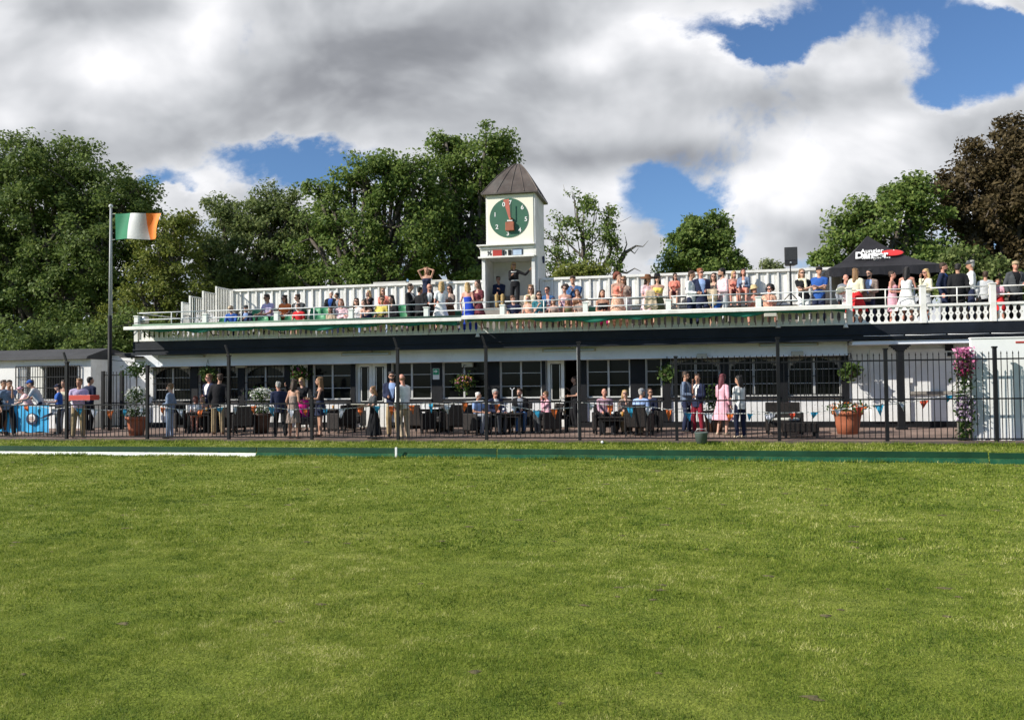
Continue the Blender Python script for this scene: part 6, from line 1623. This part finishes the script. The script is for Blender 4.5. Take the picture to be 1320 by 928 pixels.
DOWN = [
 (2, 489, 'g562', S_, 70, 'm', 'm', ('s', 'dbrown'), ('shirt', 'grey'), ('trs', 'brown'), 'mg', '', 'person in grey at the very left edge raising a hand to the face'),
 (10, 489, 'g562', W_, 60, 'm', 'm', ('s', 'dbrown'), ('tee', 'gblue'), ('trs', 'black'), 'md', 'bag:black', 'person in a grey-blue shirt with a black shoulder bag striding past the table'),
 (40, 492, 'y23.7', 'stoop', -40, 'b', 'l', ('s', 'dbrown'), ('tee', 'lpink'), ('shorts', 'navy'), 'tt', 'cap:pink', 'child in a pink cap and pale shirt bending over the blue cloth table'),
 (53, 489, 'y23.75', 'stoop', -60, 'm', 'm', ('s', 'dbrown'), ('tee', 'lgrey'), ('jeans', 'navy'), 'tt', 'cap:blue', 'person in a white and grey shirt with a blue cap leaning over the table'),
 (76, 489, 'y23.4', S_, -50, 'b', 'l', ('s', 'dbrown'), ('tee', 'blue'), ('trs', 'dgrey'), 'fg', 'cap:navy', 'boy in a blue polo shirt and navy cap at the right end of the table'),
 (84, 489, 'g558', S_, 20, 'f', 'm', ('p', 'dbrown'), ('tank', 'cream'), ('slim', 'lgrey'), 'gg', '', 'bare-shouldered person in pale trousers behind the tall fence post'),
 (101, 487, 'g564', S_, 35, 'm', 'm', ('s', 'lbrown'), ('shirt', 'lilac'), ('trs', 'khaki'), 'ff', 'shoe:brown', 'person in a lilac shirt carrying a red tray'),
 (114, 485, 'g557', S_, 170, 'm', 'm', ('s', 'hblack'), ('suit', 'navy', 'white'), ('trs', 'black'), 'dg', '', 'person in a navy jacket turned away behind the red tray'),
 (219, 489, 'g567', S_, -75, 'b', 'l', ('s', 'lbrown'), ('shirt', 'gblue'), ('jeans', 'pdenim'), 'gd', 'yaw-5', 'boy in a grey-blue shirt and pale jeans standing side on'),
 (269, 481, 'g558', S_, -20, 'm', 'r', ('s', 'lbrown'), ('suit', 'navy', 'white'), ('trs', 'navy'), 'gd', 'g', 'person in a navy suit and sunglasses facing the khaki trousers'),
 (281, 481, 'g561', S_, -165, 'm', 'm', ('s', 'dbrown'), ('suit', 'black', 'white'), ('trs', 'khaki'), 'dd', 'shoe:brown', 'person in a dark blazer and khaki trousers turned away'),
 (254, 510, 'y23.9', 'sit', 15, 'g', 'r', ('l', 'auburn'), ('tee', 'white'), ('mini', 'coral'), 'gl', '', 'seated child with auburn hair in a white top by the small table'),
 (263, 511, 'y24.1', 'sit', -10, 'g', 'l', ('l', 'blond'), ('tank', 'peach'), ('mini', 'orange'), 'gl', '', 'seated blonde child in a peach top by the small table'),
 (361, 491, 'g564', W_, -140, 'm', 'r', ('s', 'ghair'), ('suit', 'navy', 'white'), ('trs', 'black'), 'gd', '', 'grey-haired person in a dark suit walking right of the flower pot'),
 (378, 488, 'g566', S_, 165, 'f', 'm', ('m', 'dbrown'), ('dressS', 'taupe'), ('skirt', 'taupe'), 'dg', 'yaw20 shoe:brown', 'person in an off-shoulder taupe dress with bare legs'),
 (391, 486, 'g558', S_, 5, 'f', 'l', ('m', 'blond'), ('shirt', 'black'), ('sheath', 'magenta'), 'xw', 'g', 'blonde person in a black top and a magenta pink skirt'),
 (413, 485, 'g563', S_, -60, 'f', 'm', ('l', 'lbrown'), ('tank', 'black'), ('mini', 'navy'), 'fd', 'yaw-10 shoe:brown', 'person in a black sleeveless top and a short dark skirt'),
 (482, 497, 'g568', S_, -50, 'g', 'l', ('m', 'lbrown'), ('tee', 'dgrey'), ('maxi', 'black'), 'ff', 'pit10', 'fair child in dark clothes holding a small tray by the railing'),
 (507, 478, 'g563', S_, 10, 'm', 'm', ('s', 'hblack'), ('suit', 'navy', 'lblue'), ('trs', 'khaki'), 'dg', 'g beard', 'person in a navy jacket, pale blue shirt and sunglasses'),
 (521, 481, 'g568', S_, -120, 'm', 'r', ('b', 'lbrown'), ('shirt', 'white'), ('trs', 'beige'), 'dg', 'yaw-15 shoe:dgrey', 'bald person in a white shirt and beige trousers'),
 (618, 505, 'y23.3', 'sit', 60, 'm', 'm', ('s', 'whair'), ('tee', 'lblue'), ('trs', 'grey'), 'lg', '', 'white-haired person in a pale blue shirt seated in an armchair'),
 (641, 501, 'y23.5', 'sit', 40, 'm', 'r', ('s', 'ghair'), ('suit', 'navy', 'white'), ('trs', 'dgrey'), 'lg', 'g', 'grey-haired person in a navy blazer and sunglasses seated in an armchair'),
 (672, 500, 'y24.0', 'sit', 5, 'm', 'l', ('s', 'dbrown'), ('suit', 'black', 'grey'), ('jeans', 'denim'), 'gl', 'beard', 'dark-haired person in a black jacket and blue jeans seated left of the pink shirt'),
 (704, 504, 'y23.8', 'sit', -60, 'm', 'r', ('s', 'lbrown'), ('shirt', 'pink'), ('trs', 'dgrey'), 'mg', 'g', 'person in a pink shirt drinking in an armchair by the open door'),
 (741, 484, 'y26.1', S_, -60, 'm', 'm', ('s', 'dbrown'), ('tee', 'black'), ('trs', 'black'), 'gs', '', 'dark figure in the open doorway with an arm stretched to the left'),
 (781, 500, 'y23.5', 'sit', 15, 'm', 'r', ('b', 'ghair'), ('shirt', 'mauve'), ('trs', 'black'), 'gl', '', 'bald person in a purple shirt seated before the long dark table'),
 (808, 502, 'y23.9', 'sit', 0, 'f', 'l', ('m', 'blond'), ('cardi', 'taupe', 'white'), ('trs', 'khaki'), 'mg', 'g', 'fair older person in sunglasses with a hand to her mouth'),
 (825, 500, 'y23.1', 'sit', 165, 'm', 'm', ('s', 'ghair'), ('shirt', 'lblue'), ('trs', 'beige'), 'gg', 'cap:grey', 'person in a pale blue shirt and grey cap seated with his back to the lawn'),
 (836, 500, 'y24.2', 'sit', -10, 'm', 'm', ('s', 'dbrown'), ('shirt', 'navy'), ('trs', 'dgrey'), 'gl', 'g', 'dark-haired person in navy and sunglasses behind the grey cap'),
 (884, 478, 'g559', S_, 70, 'm', 'm', ('s', 'dbrown'), ('suit', 'gblue', 'white'), ('trs', 'navy'), 'dg', 'g', 'person in a grey-blue jacket with hand raised, navy trousers'),
 (899, 481, 'g560', S_, -35, 'm', 'm', ('s', 'dbrown'), ('suit', 'navy', 'white'), ('trs', 'dred'), 'gm', 'shoe:dgrey', 'person in bright red trousers and a dark blazer, hand at the face'),
 (931, 481, 'g562', S_, 140, 'f', 'l', ('l', 'burg'), ('dressL', 'pink'), ('full', 'pink'), 'fd', 'shoe:beige', 'person in a pink dress with long dark red hair'),
 (954, 483, 'g565', S_, -140, 'f', 'm', ('m', 'hblack'), ('shirt', 'white'), ('slim', 'navy'), 'gf', 'shoe:beige', 'person in a white blouse and navy trousers facing the pink dress'),
]
made = {}
for row in UP + DOWN:
    made[row[-1]] = person(*row)
SIT = [r for r in DOWN if r[3] == 'sit']
for r in SIT:
    o = made[r[-1]][0]; hd = rad(r[4]); fwd = Vector((math.sin(hd), -math.cos(hd), 0)); p = o.location - fwd * .06
    lb = r[-1].replace('person', '').replace('seated in an armchair', '').strip()
    place_chair(p.x, p.y, hd, 'rattan armchair occupied by the ' + ' '.join(lb.split()[:9]))
finish_people()
# a chair for the man in the booth
o = made['person in a navy jumper and mustard trousers seated in the tower booth'][0]
bc = thing('booth_chair', 'pale chair in the tower booth under the mustard trousers', 'chair', o.location)
x, y, z = o.location; MB().box(x - .22, x + .22, y - .14, y + .26, z + .27, z + .31).build('seat', WHITEP, bc, bevel=.01); MB().box(x - .22, x + .22, y + .262, y + .29, z + .31, z + .78).build('backrest', WHITEP, bc, bevel=.01)
for sx_ in (-.19, .19):
    for sy_ in (-.10, .22): MB().box(x + sx_ - .018, x + sx_ + .018, y + sy_ - .018, y + sy_ + .018, z, z + .269).build('leg', STEEL, bc)
# things held
def hand(lbl, side):
    root, armj, s = made[lbl]; a = next(k for k in armj if k[0] == side); d = (a[3] - a[2]).normalized()
    return Vector(root.location) + Matrix.Rotation(root.rotation_euler.z, 3, 'Z') @ ((a[3] + d * .10) * s)
k1 = 'person in a lilac shirt carrying a red tray'; p = (hand(k1, 1) + hand(k1, -1)) / 2
m = MB(); dx = .36; m.box(p.x - .12, p.x + .60, p.y - .22, p.y + .18, p.z + .0, p.z + .02); m.box(p.x - .12, p.x + .60, p.y - .22, p.y - .20, p.z + .021, p.z + .15); m.box(p.x - .12, p.x + .60, p.y + .16, p.y + .18, p.z + .021, p.z + .15)
m.box(p.x - .12, p.x - .10, p.y - .199, p.y + .159, p.z + .021, p.z + .15); m.box(p.x + .58, p.x + .60, p.y - .199, p.y + .159, p.z + .021, p.z + .15)
t = tag(m.build('tray', mat('red_tray', (.55, .06, .04), .45, .1, 4), bevel=.006), 'red tray carried by the person in the lilac shirt', 'tray')
k1 = 'fair child in dark clothes holding a small tray by the railing'; p = (hand(k1, 1) + hand(k1, -1)) / 2
tag(MB().box(p.x - .24, p.x + .16, p.y - .14, p.y + .14, p.z + .03, p.z + .05).build('tray', LAMPB, bevel=.006), 'small pale tray held by the fair child by the railing', 'tray')
p = hand('person in a pale pink shirt with a jacket over the arm', 1)
m = MB(); vs = []; fs = []
for i in range(13):
    for j in range(9):
        u = i / 12 * 2 - 1; v = j / 8; vs.append((p.x - .05 + (.15 - .03 * v) * u, p.y - .06 - .05 * math.sin(v * 3.1) - .015 * math.sin(u * 4 + v), p.z + .08 - .45 * v + .04 * math.cos(u * 5) * v))
for i in range(12):
    for j in range(8): a = i * 9 + j; fs.append((a, a + 1, a + 10, a + 9))
m.add(vs, fs); o = m.build('folded_jacket', cloth('beige'), smooth=True); sd = o.modifiers.new('t', 'SOLIDIFY'); sd.thickness = .04; tag(o, 'folded beige jacket hanging over the arm of the pale pink shirt', 'jacket')
p = hand('person in a yellow top with a small black hat at the rail', 1)
m = MB(); vs = []; fs = []
for i in range(13):
    for j in range(9):
        u = i / 12 * 2 - 1; v = j / 8; vs.append((p.x - .05 + (.12 + .09 * v) * u, p.y - .05 - .022 * math.sin(u * 6 + v) * v, p.z + .06 - .55 * v + .04 * math.cos(u * 5) * v))
for i in range(12):
    for j in range(8): a = i * 9 + j; fs.append((a, a + 1, a + 10, a + 9))
m.add(vs, fs); o = m.build('draped_coat', cloth('beige'), smooth=True); sd = o.modifiers.new('t', 'SOLIDIFY'); sd.thickness = .03; tag(o, 'pale beige coat draped from the arm of the yellow top', 'coat')
if 0:
    for r in REP: print('REP', r)
# ------------------------------------------------------------------ trees behind
def quad_mesh(name, C, Nn, size, mats, rng, aspect=.6):
    n = len(C); a = Nn / np.linalg.norm(Nn, axis=1, keepdims=True)
    r = rng.normal(size=(n, 3)); b = np.cross(a, r); b /= np.linalg.norm(b, axis=1, keepdims=True); c = np.cross(a, b)
    s = size[:, None]
    co = np.empty((n, 4, 3), np.float32)
    co[:, 0] = C - b * s; co[:, 1] = C + c * s * aspect + a * s * .18; co[:, 2] = C + b * s; co[:, 3] = C - c * s * aspect + a * s * .18
    me = bpy.data.meshes.new(name); me.vertices.add(n * 4); me.vertices.foreach_set('co', co.ravel())
    me.loops.add(n * 4); me.loops.foreach_set('vertex_index', np.arange(n * 4, dtype=np.int32))
    me.polygons.add(n); me.polygons.foreach_set('loop_start', np.arange(0, n * 4, 4, dtype=np.int32)); me.materials.append(mats); me.update()
    return me

LF = {'dark': leaf_mat('dark_green_leaf', (.060, .105, .025), (.20, .26, .07), .43), 'mid': leaf_mat('mid_green_leaf', (.064, .122, .026), (.23, .30, .075), .45), 'olive': leaf_mat('olive_leaf', (.075, .118, .034), (.235, .28, .095), .45),
      'copper': leaf_mat('copper_leaf', (.042, .031, .014), (.115, .086, .038), .3), 'pale': leaf_mat('pale_grey_green_leaf', (.12, .15, .06), (.26, .29, .13), .3), 'lime': leaf_mat('yellow_green_leaf', (.08, .115, .02), (.25, .27, .06), .4)}

def tree(label, Y, base_px, lobes, leaf, seed, k=1.0, lsize=.17, clump=.8, lpc=70, open_=0.0, name='broadleaf_tree', trunk_r=.45, forks=(), dead=(), zb=0.0, back=True, inner=.25):
    rng = np.random.default_rng(seed); rr = random.Random(seed)
    b = P(base_px, 440, Y); base = Vector((b.x, Y, zb))
    t = thing(name, label, 'tree', base, 'trees behind the clubhouse')
    dpt = Y * math.cos(TH) - b.x * math.sin(TH)
    W3 = []
    for (x, y, r) in lobes:
        R_ = r * dpt / F; c = P(x, y, Y + rr.uniform(-.35, .25) * R_); W3.append((c, R_))
        if back: c2 = c + Vector((rr.uniform(-.3, .3) * R_, R_ * rr.uniform(.7, 1.1), -.1 * R_)); W3.append((c2, R_ * .85))
    CC_ = []; NN = []; SS = []; tips = []
    for c, R_ in W3:
        nc = max(4, int(k * 5.2 * (R_ / clump) ** 2))
        d = rng.normal(size=(nc, 3)); d /= np.linalg.norm(d, axis=1, keepdims=True)
        rad_ = np.where(rng.uniform(size=nc) < 1 - inner, rng.uniform(.78, 1.08, nc), rng.uniform(.25, .8, nc))
        cc = np.array(c)[None] + d * (rad_ * R_)[:, None] * np.array([1, 1, .92])[None]
        keep = rng.uniform(size=nc) > open_
        cc = cc[keep]; d = d[keep]
        for q, dd in zip(cc, d):
            n = int(lpc * 2.2 * rng.uniform(.5, 1.3)); cr = clump * rng.uniform(.5, 1.15)
            p = np.clip(rng.normal(size=(n, 3)), -1.75, 1.75) * np.array([.52, .52, .34]) * cr
            p[:, 2] -= (p[:, 0] ** 2 + p[:, 1] ** 2) * .25 / cr
            CC_.append(q + p); nn = rng.normal(size=(n, 3)) * .7 + np.array([0, 0, .55]) + dd * .55; NN.append(nn); SS.append(lsize * .62 * rng.uniform(.55, 1.35, n))
        if len(cc): tips.append((c, R_, [Vector(q) for q in cc[rng.choice(len(cc), min(len(cc), 7), replace=False)]]))
    C_ = np.concatenate(CC_); N_ = np.concatenate(NN); S2 = np.concatenate(SS); N_[:, 1] -= .15
    C_ = C_ - np.array(base)
    o = bpy.data.objects.new('crown', quad_mesh('crown', C_, N_, S2, LF[leaf], rng)); COL.objects.link(o); o.parent = t
    # trunk and limbs
    m = MB(); cz = sum((c for c, r in W3), Vector()) / len(W3)
    hub = Vector((base.x * .6 + cz.x * .4, Y, base.z + (cz.z - base.z) * .45))
    def limb(p, q, r1, r2, n=5, w_=.12):
        pts = []; rs = []; L_ = (q - p).length
        for i in range(n + 1):
            u = i / n; j = w_ * L_ * math.sin(u * math.pi) * .6
            pts.append(p.lerp(q, u) + Vector((rr.uniform(-j, j) * .5, rr.uniform(-j, j) * .5, j * .35))); rs.append(r1 + (r2 - r1) * u)
        m.tube(pts, rs, 7); return pts
    limb(base, hub, trunk_r * 1.15, trunk_r * .7, 5, .05)
    for c, R_, tp in tips:
        q = c - Vector((0, 0, R_ * .25)); limb(hub - Vector((0, 0, rr.uniform(0, 1.5))), q, trunk_r * .42, min(.10, trunk_r * .3))
        for e_ in tp: limb(q, e_, min(.07, trunk_r * .25), .012, 4)
    for pts, r1, r2 in forks:
        w3 = [P(x, y, Y + dy) for x, y, dy in pts]; n = len(w3)
        fine = []; rs = []
        for i in range(n - 1):
            for j in range(4): u = j / 4; fine.append(w3[i].lerp(w3[i + 1], u) + Vector((rr.uniform(-.05, .05), 0, rr.uniform(-.04, .04)))); rs.append(r1 + (r2 - r1) * (i + u) / (n - 1))
        fine.append(w3[-1]); rs.append(r2); m.tube(fine, rs, 8)
    m.build('trunk', BARK, t, smooth=True)
    if dead:
        for pts, r1, r2 in dead:
            w3 = [P(x, y, Y + dy) for x, y, dy in pts]; n = len(w3)
            MB().tube(w3, [r1 + (r2 - r1) * i / (n - 1) for i in range(n)], 7).build('dead_branch', DEADW, t, smooth=True)
    return t

tree('huge dense dark green tree at the far left behind the hut', 42, 60, [(40, 235, 62), (110, 240, 60), (-30, 250, 70), (155, 265, 38), (60, 300, 70), (135, 320, 52), (0, 330, 75), (-70, 330, 80), (80, 370, 65), (20, 400, 60), (130, 395, 55), (75, 205, 35), (15, 205, 38), (172, 240, 20), (-60, 420, 60), (150, 430, 40)], 'dark', 11, .78, .17, .85, 70, .06, trunk_r=.6)
tree('smaller yellow-green tree behind the flag', 39, 205, [(205, 300, 32), (222, 335, 32), (180, 350, 34), (225, 285, 20), (200, 390, 38), (165, 405, 34), (240, 380, 30)], 'lime', 12, .75, .15, .65, 60, .12, trunk_r=.25)
tree('olive green tree between the flag and the tall middle trees', 50, 310, [(320, 275, 34), (290, 300, 36), (350, 290, 36), (265, 335, 30), (330, 335, 42), (380, 285, 26), (300, 370, 38), (375, 340, 36), (255, 375, 30), (345, 385, 36), (345, 252, 16), (375, 262, 20), (395, 300, 24), (285, 265, 20), (250, 312, 18)], 'olive', 13, .85, .17, .8, 70, .10)
tree('broad green tree left of the tallest tree', 47, 470, [(470, 235, 36), (430, 265, 30), (510, 225, 30), (400, 300, 32), (455, 300, 40), (505, 285, 40), (420, 345, 36), (480, 350, 40), (530, 330, 36), (385, 350, 26), (412, 245, 18), (450, 225, 18), (498, 203, 14), (540, 280, 28), (535, 235, 26), (545, 255, 24), (532, 210, 16)], 'mid', 14, .72, .19, .85, 70, .16)
tree('tallest green tree rising left of the clock tower', 50, 595, [(590, 195, 34), (625, 190, 30), (570, 225, 32), (610, 225, 34), (645, 205, 20), (560, 275, 36), (605, 275, 36), (590, 325, 40), (550, 330, 34), (625, 320, 30), (575, 180, 18), (640, 178, 14), (610, 355, 30), (655, 240, 16)], 'mid', 15, .66, .19, .8, 70, .2)
tree('thin open tree with bare limbs right of the clock tower', 40, 755, [(752, 266, 17), (730, 285, 18), (785, 275, 15), (712, 305, 20), (750, 300, 20), (780, 302, 18), (797, 316, 13), (722, 335, 24), (758, 330, 20), (700, 350, 20), (738, 355, 18), (786, 338, 14), (690, 325, 16), (762, 352, 14), (740, 252, 10), (768, 256, 10)], 'mid', 16, 1.35, .125, .44, 22, .34, trunk_r=.07,
     forks=[([(752, 372, 0), (754, 335, 0), (749, 300, 0), (743, 270, 0), (738, 250, 0)], .15, .012), ([(772, 368, .3), (778, 345, .3), (788, 322, .3), (782, 290, .2), (784, 262, .1)], .13, .012), ([(788, 366, .5), (796, 348, .5), (804, 326, .5)], .17, .12), ([(754, 335, 0), (730, 312, 0), (712, 288, -.2)], .06, .012), ([(750, 310, 0), (766, 290, .3), (772, 262, .3)], .05, .01), ([(753, 350, 0), (725, 338, .2), (702, 318, .3), (692, 300, .3)], .07, .012), ([(754, 325, 0), (770, 305, 0), (798, 296, 0)], .05, .01)],
     dead=[([(804, 327, .5), (812, 322, .5), (820, 317, .5), (829, 318, .5)], .10, .02), ([(803, 328, .5), (808, 315, .4), (806, 305, .4)], .05, .012), ([(812, 322, .5), (818, 327, .7), (823, 320, .8)], .04, .01), ([(797, 350, .5), (808, 352, .4), (818, 346, .3), (826, 350, .3)], .06, .012), ([(735, 255, 0), (728, 246, 0), (726, 238, 0)], .02, .006), ([(745, 262, 0), (748, 244, 0)], .02, .006), ([(783, 262, .1), (790, 290, .2), (803, 285, .2), (814, 279, .2)], .02, .006), ([(829, 318, .5), (836, 310, .5)], .02, .006)], back=False, inner=.5)
tree('rounded compact green tree standing alone right of centre', 58, 905, [(905, 298, 24), (885, 312, 22), (930, 305, 18), (900, 330, 28), (930, 330, 22), (875, 340, 22), (945, 345, 16), (915, 350, 26), (860, 352, 12), (890, 288, 12), (925, 282, 10)], 'mid', 17, .95, .19, .75, 70, .08)
tree('small pale tree in the distance between the round tree and the loudspeaker', 85, 992, [(990, 345, 11), (1000, 350, 8), (982, 350, 8)], 'pale', 18, 1.2, .22, .7, 40, .1, zb=0)
tree('spreading green tree behind the black tent', 44, 1130, [(1165, 250, 26), (1130, 270, 30), (1190, 270, 30), (1095, 295, 28), (1150, 300, 36), (1075, 325, 22), (1120, 330, 34), (1200, 320, 40), (1170, 345, 34), (1080, 345, 22), (1225, 350, 34), (1180, 240, 14), (1110, 272, 16)], 'mid', 19, .8, .18, .8, 70, .10)
tree('big copper-leaved tree at the far right', 46, 1300, [(1290, 200, 44), (1330, 188, 40), (1245, 225, 30), (1280, 250, 46), (1340, 245, 60), (1235, 265, 26), (1300, 305, 50), (1350, 320, 60), (1262, 310, 34), (1222, 235, 14), (1312, 168, 20), (1380, 200, 50), (1270, 345, 30), (1320, 355, 34)], 'copper', 20, .85, .17, .8, 70, .08)
tree('olive green tree low between the tent and the copper tree', 41, 1240, [(1245, 335, 22), (1265, 350, 22), (1225, 345, 20), (1290, 355, 22), (1310, 362, 20), (1240, 362, 20)], 'olive', 22, .85, .15, .6, 60, .1)
# low dark shrubs closing the ground behind the hut and the clubhouse
for i, (x, y, r, Y, lb) in enumerate(((20, 440, 34, 33, 'dark shrub behind the flat roof of the hut, leftmost'), (75, 440, 32, 34, 'dark shrub behind the middle of the hut roof'), (125, 440, 32, 33, 'dark shrub between the hut and the flagpole'), (180, 425, 30, 34, 'dark shrub just behind the left end of the clubhouse'),
                                      (735, 352, 12, 35, 'low bright shrub at the foot of the thin open tree, left'), (762, 350, 12, 35, 'low bright shrub at the foot of the thin open tree, right'))):
    tree(lb, Y, x, [(x, y, r), (x - r * .6, y + r * .4, r * .7), (x + r * .6, y + r * .4, r * .7)], 'dark' if i < 4 else 'lime', 40 + i, .9, .13, .6, 60, .05, name='shrub', trunk_r=.1)

# lettering becomes plain mesh
dg = bpy.context.evaluated_depsgraph_get()
for o in [o for o in bpy.data.objects if o.type == 'FONT']:
    me = bpy.data.meshes.new_from_object(o.evaluated_get(dg), depsgraph=dg); nm = o.name
    n = bpy.data.objects.new('x', me); COL.objects.link(n); n.parent = o.parent; n.location = o.location; n.rotation_euler = o.rotation_euler; n.scale = o.scale
    bpy.data.objects.remove(o); n.name = nm.split('.')[0]
